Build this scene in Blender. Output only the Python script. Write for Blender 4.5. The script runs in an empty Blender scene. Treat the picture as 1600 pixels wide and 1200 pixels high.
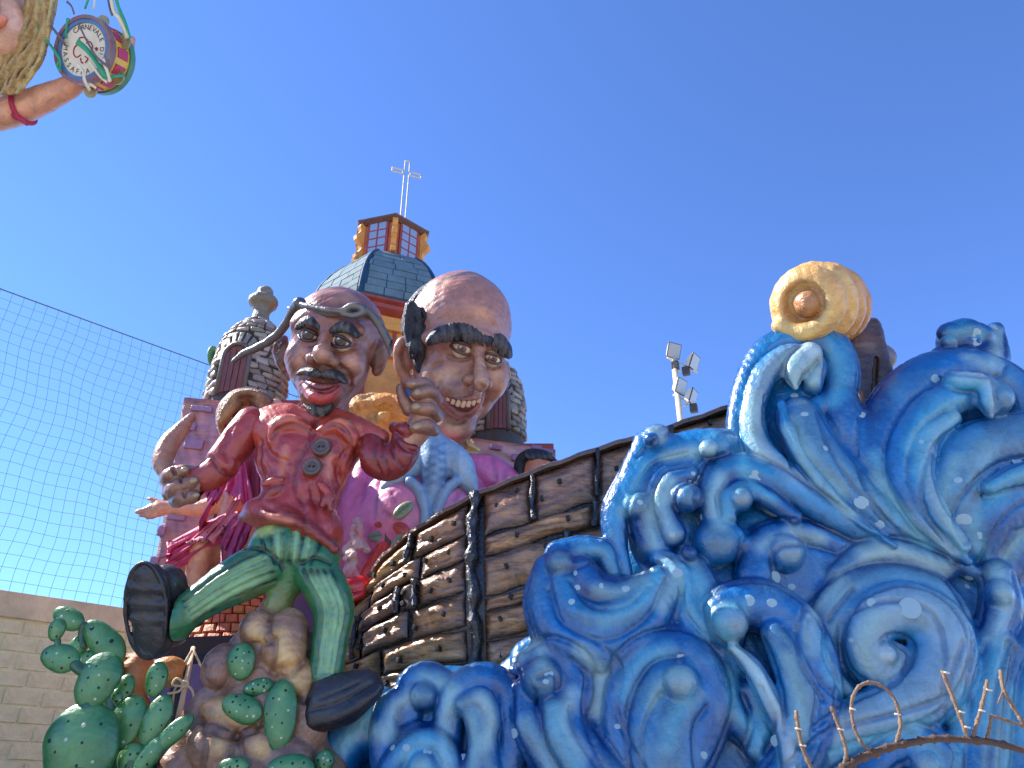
import bpy, bmesh, math, random
import numpy as np
from mathutils import Matrix, Vector
from mathutils.bvhtree import BVHTree

random.seed(7)
rng = np.random.default_rng(7)
sc = bpy.context.scene
COL = sc.collection
R = math.radians

# ------------------------------------------------------------------ camera
PITCH = R(28.0)
FPX = 1200.0                       # focal length in pixels of a 1600 px wide frame
CAM = np.array([0.0, 0.0, 1.6])
cam_d = bpy.data.cameras.new('camera')
cam = bpy.data.objects.new('camera', cam_d)
COL.objects.link(cam)
cam.location = CAM
cam.rotation_euler = (R(90) + PITCH, 0, 0)
cam_d.sensor_width = 36.0
cam_d.lens = 36.0 * FPX / 1600.0
cam_d.clip_start = 0.05
cam_d.clip_end = 5000
sc.camera = cam

# ------------------------------------------------------------------ light
SUN_TO = Vector((-0.84, 0.20, 0.80)).normalized()      # direction towards the sun
world = bpy.data.worlds.new('World')
sc.world = world
world.use_nodes = True
wn = world.node_tree
bg = wn.nodes['Background']
sky = wn.nodes.new('ShaderNodeTexSky')
sky.sky_type = 'NISHITA'
sky.sun_disc = False
sky.sun_elevation = math.asin(SUN_TO.z)
sky.sun_rotation = math.atan2(SUN_TO.x, SUN_TO.y)
sky.air_density = 1.2
sky.dust_density = 0.0
sky.ozone_density = 6.0
sky.altitude = 5000
tint = wn.nodes.new('ShaderNodeMix')
tint.data_type = 'RGBA'; tint.blend_type = 'MULTIPLY'
tint.inputs[0].default_value = 1.0
tint.inputs[7].default_value = (0.93, 1.06, 1.32, 1)
wn.links.new(sky.outputs[0], tint.inputs[6])
wn.links.new(tint.outputs[2], bg.inputs[0])
bg.inputs[1].default_value = 0.15
sun_d = bpy.data.lights.new('sun', 'SUN')
sun_d.energy = 4.8
sun_d.angle = R(0.5)
sun_d.color = (1.0, 0.96, 0.90)
sun = bpy.data.objects.new('sun', sun_d)
COL.objects.link(sun)
sun.location = (-30, 10, 30)
sun.rotation_euler = (-SUN_TO).to_track_quat('-Z', 'Y').to_euler()
sc.view_settings.view_transform = 'Standard'
sc.view_settings.look = 'None'
sc.view_settings.exposure = 1.0
sc.view_settings.gamma = 1.0
sc.view_settings.use_curve_mapping = False
sc.render.engine = 'CYCLES'
sc.cycles.max_bounces = 6
sc.cycles.use_denoising = True

# ------------------------------------------------------------------ pixel helpers
RGT = np.array([1.0, 0, 0])
FWD = np.array([0, math.cos(PITCH), math.sin(PITCH)])
UPV = np.array([0, -math.sin(PITCH), math.cos(PITCH)])

def ray(px, py):
    return RGT * (px - 800) / FPX + UPV * (600 - py) / FPX + FWD

def P(px, py, Y):
    "world point seen at photo pixel (px, py), standing Y metres ahead"
    r = ray(px, py)
    return CAM + r * (Y / r[1])

def M(py, Y, n=1.0):
    "n photo pixels at that place, in metres"
    return n * (Y / ray(800, py)[1]) / FPX

PIGMENT = (1.36, 1.14, 0.80)          # swatches were read off in blue shade: their pigments are warmer than they look
def lin(c):
    c = np.asarray(c, dtype=float) / 255.0
    l = np.where(c <= 0.04045, c / 12.92, ((c + 0.055) / 1.055) ** 2.4)
    return np.minimum(l * np.array(PIGMENT), 0.82)

# ------------------------------------------------------------------ scene helpers
ORG = {}
def link(o, parent=None):
    COL.objects.link(o)
    if parent is not None:
        o.parent = parent
    return o

def thing(name, label, cat, base=(0, 0, 0), group=None):
    o = bpy.data.objects.new(name, None)
    o.empty_display_size = 0.2
    COL.objects.link(o)
    o.location = tuple(float(v) for v in base)
    ORG[o.name] = np.array(base, dtype=float)
    o['label'] = label
    o['category'] = cat
    o['kind'] = 'thing'
    if group:
        o['group'] = group
    return o

def tag(o, label=None, cat=None, group=None, kind=None):
    if label: o['label'] = label
    if cat: o['category'] = cat
    if group: o['group'] = group
    if kind: o['kind'] = kind
    return o

def mesh_np(name, V, F, col=None, smooth=True):
    me = bpy.data.meshes.new(name)
    V = np.asarray(V, dtype=np.float32)
    if isinstance(F, np.ndarray):
        n, k = F.shape
        me.vertices.add(len(V)); me.vertices.foreach_set('co', V.ravel())
        me.loops.add(n * k); me.loops.foreach_set('vertex_index', F.astype(np.int32).ravel())
        me.polygons.add(n)
        me.polygons.foreach_set('loop_start', np.arange(0, n * k, k, dtype=np.int32))
        me.polygons.foreach_set('loop_total', np.full(n, k, dtype=np.int32))
        me.update(calc_edges=True)
    else:
        me.from_pydata([tuple(v) for v in V], [], F)
    if smooth:
        me.polygons.foreach_set('use_smooth', np.ones(len(me.polygons), dtype=bool))
    if col is not None:
        a = me.color_attributes.new('Col', 'FLOAT_COLOR', 'POINT')
        c = np.ones((len(V), 4), dtype=np.float32); c[:, :3] = col
        a.data.foreach_set('color', c.ravel())
    me.validate(clean_customdata=False)
    return me

def obj(name, me, mat=None, parent=None, world=True):
    "mesh object; world=True: vertices are world coordinates, moved into the parent's space"
    o = bpy.data.objects.new(name, me)
    if world:
        org = np.zeros(3)
        if parent is not None:
            org = ORG[parent.name]
            ORG[o.name] = org
        else:
            n = len(me.vertices)
            co = np.empty(n * 3, dtype=np.float32); me.vertices.foreach_get('co', co)
            co = co.reshape(-1, 3)
            org = np.array([(co[:, 0].min() + co[:, 0].max()) / 2, (co[:, 1].min() + co[:, 1].max()) / 2, co[:, 2].min()])
            o.location = org
            ORG[o.name] = org
        n = len(me.vertices)
        co = np.empty(n * 3, dtype=np.float32); me.vertices.foreach_get('co', co)
        co = (co.reshape(-1, 3) - org).astype(np.float32)
        me.vertices.foreach_set('co', co.ravel()); me.update()
    if mat is not None:
        me.materials.clear(); me.materials.append(mat)
    return link(o, parent)

# ------------------------------------------------------------------ frames and sculpting
class Frame:
    """local axes u (right), v (up), w (to the viewer); one unit = one photo pixel at the origin"""
    def __init__(s, px, py, Y, mode='up', yaw=0, roll=0, pitch=0):
        s.O = P(px, py, Y)
        s.s = M(py, Y)
        if mode == 'up':
            A = np.array([[1, 0, 0], [0, 0, 1], [0, -1, 0]], dtype=float)
        else:
            A = np.array([RGT, UPV, -FWD])
        # rotations inside the frame: yaw about v, pitch about u, roll about w
        cy, sy = math.cos(R(yaw)), math.sin(R(yaw))
        cp, sp = math.cos(R(pitch)), math.sin(R(pitch))
        cr, sr = math.cos(R(roll)), math.sin(R(roll))
        Ry = np.array([[cy, 0, sy], [0, 1, 0], [-sy, 0, cy]])
        Rx = np.array([[1, 0, 0], [0, cp, -sp], [0, sp, cp]])
        Rz = np.array([[cr, -sr, 0], [sr, cr, 0], [0, 0, 1]])
        Q = Rz @ Ry @ Rx           # columns: local axes in frame coordinates
        s.A = Q.T @ A
    def at(s, px, py, w=0.0):
        r = ray(px, py)
        a = s.A[2]
        t = (w * s.s - (CAM - s.O) @ a) / (r @ a)
        return s.A @ (CAM + r * t - s.O) / s.s
    def world(s, L):
        return (np.asarray(L) * s.s) @ s.A + s.O

def spline(pts, n=6):
    "Catmull-Rom through rows of any width"
    p = np.asarray(pts, dtype=float)
    if len(p) < 3:
        return np.array([p[0] + (p[-1] - p[0]) * t for t in np.linspace(0, 1, n + 1)])
    q = np.vstack([2 * p[0] - p[1], p, 2 * p[-1] - p[-2]])
    out = []
    for i in range(1, len(q) - 2):
        a, b, c, d = q[i - 1], q[i], q[i + 1], q[i + 2]
        for t in np.linspace(0, 1, n, endpoint=False):
            out.append(0.5 * ((2 * b) + (-a + c) * t + (2 * a - 5 * b + 4 * c - d) * t * t + (-a + 3 * b - 3 * c + d) * t ** 3))
    out.append(p[-1])
    return np.array(out)

def sstep(a, b, x):
    t = np.clip((x - a) / (b - a), 0, 1)
    return t * t * (3 - 2 * t)

def surface_nets(f):
    ins = f < 0
    nx, ny, nz = f.shape
    corners = [ins[i:nx - 1 + i, j:ny - 1 + j, k:nz - 1 + k] for i in (0, 1) for j in (0, 1) for k in (0, 1)]
    cnt = sum(c.astype(np.int8) for c in corners)
    act = (cnt > 0) & (cnt < 8)
    idx = np.argwhere(act)
    if len(idx) == 0:
        return np.zeros((0, 3)), np.zeros((0, 4), int)
    vid = np.full(act.shape, -1, dtype=np.int32)
    vid[act] = np.arange(len(idx))
    I, J, K = idx.T
    val = {}
    for i in (0, 1):
        for j in (0, 1):
            for k in (0, 1):
                val[i, j, k] = f[I + i, J + j, K + k].astype(np.float64)
    acc = np.zeros((len(idx), 3)); num = np.zeros(len(idx))
    def edge(c0, c1):
        a, b = val[c0], val[c1]
        m = (a < 0) != (b < 0)
        t = np.where(m, a / np.where(m, a - b, 1), 0)
        p = np.array(c0)[None] + t[:, None] * (np.array(c1) - np.array(c0))[None]
        acc[m] += p[m]; num[m] += 1
    for a in (0, 1):
        for b in (0, 1):
            edge((0, a, b), (1, a, b)); edge((a, 0, b), (a, 1, b)); edge((a, b, 0), (a, b, 1))
    V = idx + acc / num[:, None]
    quads = []
    # x edges
    for ax in range(3):
        sl0 = [slice(1, -1)] * 3; sl1 = [slice(1, -1)] * 3
        sl0[ax] = slice(0, -1); sl1[ax] = slice(1, None)
        a = ins[tuple(sl0)]; b = ins[tuple(sl1)]
        for flip, m in ((False, a & ~b), (True, ~a & b)):
            e = np.argwhere(m)
            if len(e) == 0: continue
            o = e.copy()
            for q in range(3):
                if q != ax: o[:, q] += 1
            u, v = [(1, 2), (2, 0), (0, 1)][ax]
            du = np.zeros(3, int); du[u] = 1
            dv = np.zeros(3, int); dv[v] = 1
            q = [vid[tuple((o - du - dv).T)], vid[tuple((o - dv).T)], vid[tuple(o.T)], vid[tuple((o - du).T)]]
            q = np.stack(q, 1)
            quads.append(q[:, ::-1] if flip else q)
    F = np.vstack(quads)
    return V, F

class Sculpt:
    def __init__(s, fr, lo, hi, vox, col=(128, 128, 128)):
        s.fr = fr; s.lo = np.array(lo, float); s.vox = float(vox)
        s.n = np.ceil((np.array(hi, float) - s.lo) / vox).astype(int) + 1
        s.f = np.full(s.n, 1e3, dtype=np.float32)
        s.c = np.empty(tuple(s.n) + (3,), dtype=np.float32); s.c[:] = lin(col)
        s.ax = [(s.lo[i] + np.arange(s.n[i]) * vox).astype(np.float32) for i in range(3)]
        s.soft = 1.0
    def box(s, lo, hi):
        a = np.maximum(np.floor((np.asarray(lo) - s.lo) / s.vox).astype(int), 0)
        b = np.minimum(np.ceil((np.asarray(hi) - s.lo) / s.vox).astype(int) + 1, s.n)
        if np.any(a >= b): return None, None
        sl = tuple(slice(a[i], b[i]) for i in range(3))
        X = s.ax[0][sl[0]][:, None, None]; Y = s.ax[1][sl[1]][None, :, None]; Z = s.ax[2][sl[2]][None, None, :]
        return sl, (X, Y, Z)
    def merge(s, sl, d, k, col, mode='add'):
        a = s.f[sl]
        k = max(k, 1e-3)
        if mode == 'add':
            h = np.clip(0.5 + 0.5 * (d - a) / k, 0, 1)
            s.f[sl] = (d * (1 - h) + a * h - k * h * (1 - h))
            if col is not None:
                kc = max(min(k, 2.5 * s.vox) * s.soft, 0.8 * s.vox)
                hc = np.clip(0.5 + 0.5 * (d - a) / kc, 0, 1)[..., None]
                s.c[sl] = col * (1 - hc) + s.c[sl] * hc
        elif mode == 'sub':
            h = np.clip(0.5 - 0.5 * (a + d) / k, 0, 1)      # 1 inside the cutter
            s.f[sl] = a * (1 - h) + (-d) * h + k * h * (1 - h)
            if col is not None:
                hc = np.clip(0.5 - 0.5 * d / (1.2 * s.vox), 0, 1)[..., None]
                s.c[sl] = col * hc + s.c[sl] * (1 - hc)
        elif mode == 'paint':
            hc = np.clip(0.5 - 0.5 * d / k, 0, 1)[..., None]
            s.c[sl] = col * hc + s.c[sl] * (1 - hc)
    def ell(s, c, r, rot=None, k=4, col=None, mode='add', amt=1.0):
        c = np.asarray(c, float); r = np.asarray(r if np.ndim(r) else (r, r, r), float)
        ext = np.full(3, r.max()) if rot is not None else r
        pad = k + 3 * s.vox
        sl, g = s.box(c - ext - pad, c + ext + pad)
        if sl is None: return
        x, y, z = g[0] - c[0], g[1] - c[1], g[2] - c[2]
        if rot is not None:
            if np.ndim(rot) == 0:
                cr, sr = math.cos(R(rot)), math.sin(R(rot))
                x, y = cr * x + sr * y, -sr * x + cr * y      # roll in the picture plane, counter-clockwise
            else:
                Q = np.asarray(rot)
                x, y, z = (Q[0, 0] * x + Q[1, 0] * y + Q[2, 0] * z, Q[0, 1] * x + Q[1, 1] * y + Q[2, 1] * z, Q[0, 2] * x + Q[1, 2] * y + Q[2, 2] * z)
        k0 = np.sqrt((x / r[0]) ** 2 + (y / r[1]) ** 2 + (z / r[2]) ** 2)
        k1 = np.sqrt((x / r[0] ** 2) ** 2 + (y / r[1] ** 2) ** 2 + (z / r[2] ** 2) ** 2)
        d = k0 * (k0 - 1) / np.maximum(k1, 1e-6)
        s.merge(sl, d, k, None if col is None else lin(col), mode)
    def chain(s, pts, k=4, col=None, edge=None, mode='add', n=5, flat=1.0, em=(0.35, 0.95), endcol=None, smooth=True):
        "pts rows (u, v, w, r): a tapering tube through them; edge = paint along its flanks"
        q = spline(pts, n) if smooth and len(pts) > 2 else np.asarray(pts, float)
        A, B = q[:-1], q[1:]
        rm = q[:, 3].max()
        pad = rm + k + 3 * s.vox
        sl, g = s.box(q[:, :3].min(0) - pad, q[:, :3].max(0) + pad)
        if sl is None: return
        shape = np.broadcast_shapes(*[a.shape for a in g])
        D = np.full(shape, 1e3, dtype=np.float32)
        E = np.zeros(shape, dtype=np.float32) if edge is not None else None
        T = np.zeros(shape, dtype=np.float32) if endcol is not None else None
        nseg = len(A)
        base = [sl[i].start for i in range(3)]
        for i in range(nseg):
            a, b = A[i], B[i]
            lo = np.minimum(a[:3], b[:3]) - pad; hi = np.maximum(a[:3], b[:3]) + pad
            s2, h = s.box(lo, hi)
            if s2 is None: continue
            loc = tuple(slice(s2[j].start - base[j], s2[j].stop - base[j]) for j in range(3))
            ab = b[:3] - a[:3]; L = float(ab @ ab) + 1e-9
            x, y, z = h[0] - a[0], h[1] - a[1], (h[2] - a[2])
            t = np.clip((x * ab[0] + y * ab[1] + z * ab[2]) / L, 0, 1)
            rr = a[3] + (b[3] - a[3]) * t
            dx, dy, dz = x - t * ab[0], y - t * ab[1], (z - t * ab[2]) / flat
            d = (np.sqrt(dx * dx + dy * dy + dz * dz) - rr) * min(1.0, flat)
            cur = D[loc]; m = d < cur
            D[loc] = np.where(m, d, cur)
            if E is not None:
                E[loc] = np.where(m, np.sqrt(dx * dx + dy * dy) / np.maximum(rr, 1e-3), E[loc])
            if T is not None:
                T[loc] = np.where(m, (i + t) / nseg, T[loc])
        c = None
        if col is not None:
            c = lin(col)
            if endcol is not None:
                c = c + (lin(endcol) - c) * T[..., None]
            if edge is not None:
                e = sstep(em[0], em[1], E)[..., None]
                c = c * (1 - e) + lin(edge) * e
        s.merge(sl, D, k, c, mode)
    def boxp(s, c, h, rot=None, rnd=2, k=2, col=None, mode='add'):
        c = np.asarray(c, float); h = np.asarray(h, float)
        ext = np.full(3, np.linalg.norm(h)) if rot is not None else h
        pad = k + rnd + 3 * s.vox
        sl, g = s.box(c - ext - pad, c + ext + pad)
        if sl is None: return
        x, y, z = g[0] - c[0], g[1] - c[1], g[2] - c[2]
        if rot is not None:
            cr, sr = math.cos(R(rot)), math.sin(R(rot))
            x, y = cr * x + sr * y, -sr * x + cr * y
        qx, qy, qz = np.abs(x) - h[0] + rnd, np.abs(y) - h[1] + rnd, np.abs(z) - h[2] + rnd
        d = np.sqrt(np.maximum(qx, 0) ** 2 + np.maximum(qy, 0) ** 2 + np.maximum(qz, 0) ** 2) + np.minimum(np.maximum(np.maximum(qx, qy), qz), 0) - rnd
        s.merge(sl, d, k, None if col is None else lin(col), mode)
    def on(s, px, py, off=0.0):
        "local point where the pixel ray first meets the sculpted surface"
        o = s.fr.A @ (CAM - s.fr.O) / s.fr.s; d = s.fr.A @ ray(px, py) / s.fr.s
        w1 = s.lo[2] + (s.n[2] - 1) * s.vox
        w = np.arange(w1, s.lo[2], -s.vox * .5)
        pt = o[None] + ((w - o[2]) / d[2])[:, None] * d[None]
        ix = np.round((pt - s.lo) / s.vox).astype(int)
        ok = np.all((ix >= 0) & (ix < s.n), axis=1)
        v = np.full(len(w), 1e3); v[ok] = s.f[ix[ok, 0], ix[ok, 1], ix[ok, 2]]
        h = np.argmax(v < 0)
        if not v[h] < 0: return None
        return pt[h] + np.array([0, 0, off])
    def drape(s, l, r=None, col=None, mode='sub', k=4, off=0.0, n=5):
        "groove, ridge or brush stroke laid on the surface along photo pixels (px, py, r)"
        q = spline([(a[0], a[1], a[2] if r is None else r) for a in l], n)
        run = []
        for a in list(q) + [None]:
            p = s.on(a[0], a[1], off) if a is not None else None
            if p is None or (run and np.linalg.norm(p - np.array(run[-1][:3])) > 30):
                if len(run) > 1: s.chain(run, k=k, col=col, mode=mode, smooth=False)
                run = []
            if p is not None: run.append((*p, a[2]))
    def build(s, name, mat, parent=None, lump=0.0, lump_scale=0.05, relax=1, keep=None):
        V, F = surface_nets(s.f)
        # light smoothing
        if relax and len(F):
            for _ in range(relax):
                acc = np.zeros_like(V); cn = np.zeros(len(V))
                for a, b in ((0, 1), (1, 2), (2, 3), (3, 0)):
                    np.add.at(acc, F[:, a], V[F[:, b]]); np.add.at(cn, F[:, a], 1)
                    np.add.at(acc, F[:, b], V[F[:, a]]); np.add.at(cn, F[:, b], 1)
                V = 0.5 * V + 0.5 * acc / np.maximum(cn, 1)[:, None]
        # colour by trilinear lookup
        i0 = np.clip(np.floor(V).astype(int), 0, s.n - 2); t = V - i0
        col = np.zeros((len(V), 3))
        for i in (0, 1):
            for j in (0, 1):
                for k in (0, 1):
                    wgt = (t[:, 0] if i else 1 - t[:, 0]) * (t[:, 1] if j else 1 - t[:, 1]) * (t[:, 2] if k else 1 - t[:, 2])
                    col += wgt[:, None] * s.c[i0[:, 0] + i, i0[:, 1] + j, i0[:, 2] + k]
        L = s.lo + V * s.vox
        if lump:
            d = np.zeros(len(L))
            r2 = np.random.default_rng(len(L))
            for o in range(5):
                kv = r2.normal(size=3); kv *= lump_scale * (1.6 ** o) / np.linalg.norm(kv)
                d += np.sin(L @ kv * 2 * math.pi + r2.uniform(0, 6.28)) / (1.3 ** o)
            # normals by face average
            fn = np.cross(L[F[:, 2]] - L[F[:, 0]], L[F[:, 3]] - L[F[:, 1]])
            nv = np.zeros_like(L)
            for a in range(4): np.add.at(nv, F[:, a], fn)
            nv /= np.linalg.norm(nv, axis=1)[:, None] + 1e-9
            L = L + nv * (d * lump / 2.2)[:, None]
        W = s.fr.world(L)
        me = mesh_np(name, W, F, col)
        s.f = s.c = None
        return obj(name, me, mat, parent)

# ------------------------------------------------------------------ materials
def new_mat(name):
    m = bpy.data.materials.new(name); m.use_nodes = True
    nt = m.node_tree
    b = nt.nodes['Principled BSDF']
    return m, nt, b

def nd(nt, t, **kw):
    n = nt.nodes.new(t)
    for k, v in kw.items():
        setattr(n, k, v)
    return n

def paint(name, col=None, rough=0.42, var=0.18, scale=9.0, bump=0.35, bscale=30.0, coat=0.15, streak=None, hue=(1, 1, 1), metallic=0.0, var2=None, scratch=0.0, spec=None):
    """hand-painted, varnished papier-mache: colour from the Col attribute (or col) with
    uneven brushwork, small wrinkles and dull patches"""
    m, nt, b = new_mat(name)
    tc = nd(nt, 'ShaderNodeTexCoord')
    if col is None:
        at = nd(nt, 'ShaderNodeAttribute', attribute_name='Col'); csock = at.outputs['Color']
    else:
        rgb = nd(nt, 'ShaderNodeRGB'); rgb.outputs[0].default_value = (*lin(col), 1); csock = rgb.outputs[0]
    mp = nd(nt, 'ShaderNodeMapping')
    if streak: mp.inputs['Scale'].default_value = streak
    nt.links.new(tc.outputs['Object'], mp.inputs[0])
    n1 = nd(nt, 'ShaderNodeTexNoise'); n1.inputs['Scale'].default_value = scale
    n1.inputs['Detail'].default_value = 5; n1.inputs['Roughness'].default_value = 0.65; n1.inputs['Distortion'].default_value = 0.6
    nt.links.new(mp.outputs[0], n1.inputs[0])
    r1 = nd(nt, 'ShaderNodeMapRange'); r1.inputs[1].default_value = 0.28; r1.inputs[2].default_value = 0.72
    r1.inputs[3].default_value = 1 - var; r1.inputs[4].default_value = 1 + var
    nt.links.new(n1.outputs[0], r1.inputs[0])
    mu = nd(nt, 'ShaderNodeMix', data_type='RGBA', blend_type='MULTIPLY'); mu.inputs[0].default_value = 1
    nt.links.new(csock, mu.inputs[6]); nt.links.new(r1.outputs[0], mu.inputs[7])
    last = mu.outputs[2]
    if var2 is not None:                        # second pigment brushed on in patches
        n3 = nd(nt, 'ShaderNodeTexNoise'); n3.inputs['Scale'].default_value = scale * 0.45; n3.inputs['Detail'].default_value = 6
        n3.inputs['Roughness'].default_value = 0.7
        nt.links.new(mp.outputs[0], n3.inputs[0])
        r3 = nd(nt, 'ShaderNodeMapRange'); r3.inputs[1].default_value = 0.5; r3.inputs[2].default_value = 0.72; r3.inputs[4].default_value = var2[1]
        nt.links.new(n3.outputs[0], r3.inputs[0])
        m3 = nd(nt, 'ShaderNodeMix', data_type='RGBA'); m3.inputs[7].default_value = (*lin(var2[0]), 1)
        nt.links.new(r3.outputs[0], m3.inputs[0]); nt.links.new(last, m3.inputs[6]); last = m3.outputs[2]
    if scratch:                                 # thin dry-brush scratches and rubbed spots
        mps = nd(nt, 'ShaderNodeMapping'); mps.inputs['Scale'].default_value = (3.0, 3.0, .7); mps.inputs['Rotation'].default_value = (.5, .7, .4)
        nt.links.new(tc.outputs['Object'], mps.inputs[0])
        n5 = nd(nt, 'ShaderNodeTexNoise'); n5.inputs['Scale'].default_value = 13.0; n5.inputs['Detail'].default_value = 9; n5.inputs['Roughness'].default_value = .72
        nt.links.new(mps.outputs[0], n5.inputs[0])
        r5 = nd(nt, 'ShaderNodeMapRange'); r5.inputs[1].default_value = .60; r5.inputs[2].default_value = .70; r5.inputs[4].default_value = scratch
        nt.links.new(n5.outputs[0], r5.inputs[0])
        m5 = nd(nt, 'ShaderNodeMix', data_type='RGBA', blend_type='SCREEN'); m5.inputs[7].default_value = (.75, .68, .6, 1)
        nt.links.new(r5.outputs[0], m5.inputs[0]); nt.links.new(last, m5.inputs[6]); last = m5.outputs[2]
        r6 = nd(nt, 'ShaderNodeMapRange'); r6.inputs[1].default_value = .40; r6.inputs[2].default_value = .30; r6.inputs[3].default_value = 1.0; r6.inputs[4].default_value = 1 - 1.6 * scratch
        nt.links.new(n5.outputs[0], r6.inputs[0])
        m6 = nd(nt, 'ShaderNodeMix', data_type='RGBA', blend_type='MULTIPLY'); m6.inputs[0].default_value = 1
        nt.links.new(last, m6.inputs[6]); nt.links.new(r6.outputs[0], m6.inputs[7]); last = m6.outputs[2]
    if spec is not None: b.inputs['Specular IOR Level'].default_value = spec
    nt.links.new(last, b.inputs['Base Color'])
    r2 = nd(nt, 'ShaderNodeMapRange'); r2.inputs[3].default_value = max(rough - 0.14, 0.05); r2.inputs[4].default_value = rough + 0.2
    nt.links.new(n1.outputs[0], r2.inputs[0]); nt.links.new(r2.outputs[0], b.inputs['Roughness'])
    n2 = nd(nt, 'ShaderNodeTexNoise'); n2.inputs['Scale'].default_value = bscale; n2.inputs['Detail'].default_value = 6; n2.inputs['Distortion'].default_value = 1.2
    nt.links.new(mp.outputs[0], n2.inputs[0])
    n4 = nd(nt, 'ShaderNodeTexNoise'); n4.inputs['Scale'].default_value = bscale * 0.22; n4.inputs['Detail'].default_value = 3
    nt.links.new(tc.outputs['Object'], n4.inputs[0])
    ad = nd(nt, 'ShaderNodeMath', operation='MULTIPLY_ADD'); ad.inputs[1].default_value = 2.2
    nt.links.new(n4.outputs[0], ad.inputs[0]); nt.links.new(n2.outputs[0], ad.inputs[2])
    bp = nd(nt, 'ShaderNodeBump'); bp.inputs['Strength'].default_value = bump; bp.inputs['Distance'].default_value = 0.03
    nt.links.new(ad.outputs[0], bp.inputs['Height']); nt.links.new(bp.outputs[0], b.inputs['Normal'])
    b.inputs['Coat Weight'].default_value = coat; b.inputs['Coat Roughness'].default_value = 0.25
    b.inputs['Metallic'].default_value = metallic
    return m

# ------------------------------------------------------------------ plain geometry
def tube(path, rad, sides=6, cap=True):
    "vertices and faces of a tube through world points; rad may be a list"
    p = np.asarray(path, float); n = len(p)
    rr = np.full(n, rad) if np.ndim(rad) == 0 else np.asarray(rad, float)
    V, F = [], []
    t0 = p[1] - p[0]; t0 /= np.linalg.norm(t0)
    ref = np.array([0, 0, 1.0]) if abs(t0[2]) < 0.9 else np.array([1.0, 0, 0])
    u = np.cross(t0, ref); u /= np.linalg.norm(u)
    for i in range(n):
        t = p[min(i + 1, n - 1)] - p[max(i - 1, 0)]; t /= np.linalg.norm(t) + 1e-12
        u = u - t * (u @ t); u /= np.linalg.norm(u) + 1e-12
        v = np.cross(t, u)
        for j in range(sides):
            a = 2 * math.pi * j / sides
            V.append(p[i] + rr[i] * (math.cos(a) * u + math.sin(a) * v))
    for i in range(n - 1):
        for j in range(sides):
            j2 = (j + 1) % sides
            F.append((i * sides + j, i * sides + j2, (i + 1) * sides + j2, (i + 1) * sides + j))
    if cap:
        F.append(tuple(range(sides - 1, -1, -1))); F.append(tuple((n - 1) * sides + j for j in range(sides)))
    return V, F

class MB:
    "collects plain geometry into one mesh"
    def __init__(s): s.V = []; s.F = []; s.C = []
    def add(s, V, F, col=None):
        o = len(s.V); s.V += [tuple(v) for v in V]; s.F += [tuple(i + o for i in f) for f in F]
        s.C += [tuple(lin(col)) if col is not None else (0.5, 0.5, 0.5)] * len(V)
    def tube(s, path, rad, sides=6, col=None): s.add(*tube(path, rad, sides), col=col)
    def box(s, c, h, ax=None, col=None):
        "box with half sizes h along the rows of ax"
        ax = np.eye(3) if ax is None else np.asarray(ax, float); c = np.asarray(c, float)
        V = [c + ax[0] * h[0] * i + ax[1] * h[1] * j + ax[2] * h[2] * k for i in (-1, 1) for j in (-1, 1) for k in (-1, 1)]
        F = [(0, 1, 3, 2), (4, 6, 7, 5), (0, 4, 5, 1), (2, 3, 7, 6), (0, 2, 6, 4), (1, 5, 7, 3)]
        s.add(V, F, col)
    def build(s, name, mat, parent=None, smooth=False, bevel=0, colors=False):
        me = mesh_np(name, np.array(s.V), s.F, np.array(s.C) if colors else None, smooth)
        bm = bmesh.new(); bm.from_mesh(me)
        bmesh.ops.recalc_face_normals(bm, faces=bm.faces)
        if bevel:
            bmesh.ops.bevel(bm, geom=list(bm.edges), offset=bevel, segments=2, affect='EDGES', profile=0.6)
        bm.to_mesh(me); bm.free()
        return obj(name, me, mat, parent)
# ================================================================== the setting
def ground_mat():
    m, nt, b = new_mat('ground_dust')
    tc = nd(nt, 'ShaderNodeTexCoord')
    n = nd(nt, 'ShaderNodeTexNoise'); n.inputs['Scale'].default_value = 0.6; n.inputs['Detail'].default_value = 8
    nt.links.new(tc.outputs['Object'], n.inputs[0])
    r = nd(nt, 'ShaderNodeValToRGB')
    r.color_ramp.elements[0].color = (0.34, 0.30, 0.25, 1); r.color_ramp.elements[1].color = (0.48, 0.44, 0.38, 1)
    nt.links.new(n.outputs[0], r.inputs[0]); nt.links.new(r.outputs[0], b.inputs['Base Color'])
    b.inputs['Roughness'].default_value = 0.95
    return m
V = [(-900, -300, 0), (900, -300, 0), (900, 1500, 0), (-900, 1500, 0)]
tag(obj('ground', mesh_np('ground', V, [(0, 1, 2, 3)], smooth=False), ground_mat(), world=False), 'bare sandy ground the floats stand on', None, None, 'structure')

# ---- boundary wall, running away at 45 degrees, coursed blocks with a rendered coping
WC = 21.75                                    # plane  y - x = WC
WD = np.array([1, 1, 0]) / math.sqrt(2)       # along the wall
WN = np.array([1, -1, 0]) / math.sqrt(2)      # towards the camera side
def wall_pt(px, py):
    r = ray(px, py)
    t = (WC - (CAM[1] - CAM[0])) / (r[1] - r[0])
    return CAM + r * t
WTOP = wall_pt(0, 922)[2]
w0 = np.array([-WC / 2, WC / 2, 0.0])         # foot of the perpendicular from the origin
def wall_at(a, z, out=0.0): return w0 + WD * a + WN * out + np.array([0, 0, z])
stone = paint('tuff_stone', (214, 206, 180), rough=0.9, var=0.20, scale=2.5, bump=0.8, bscale=9, coat=0, var2=((150, 134, 112), 0.4))
mortar = paint('mortar', (220, 212, 190), rough=0.95, var=0.10, scale=2.0, bump=0.8, bscale=8, coat=0)
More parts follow.
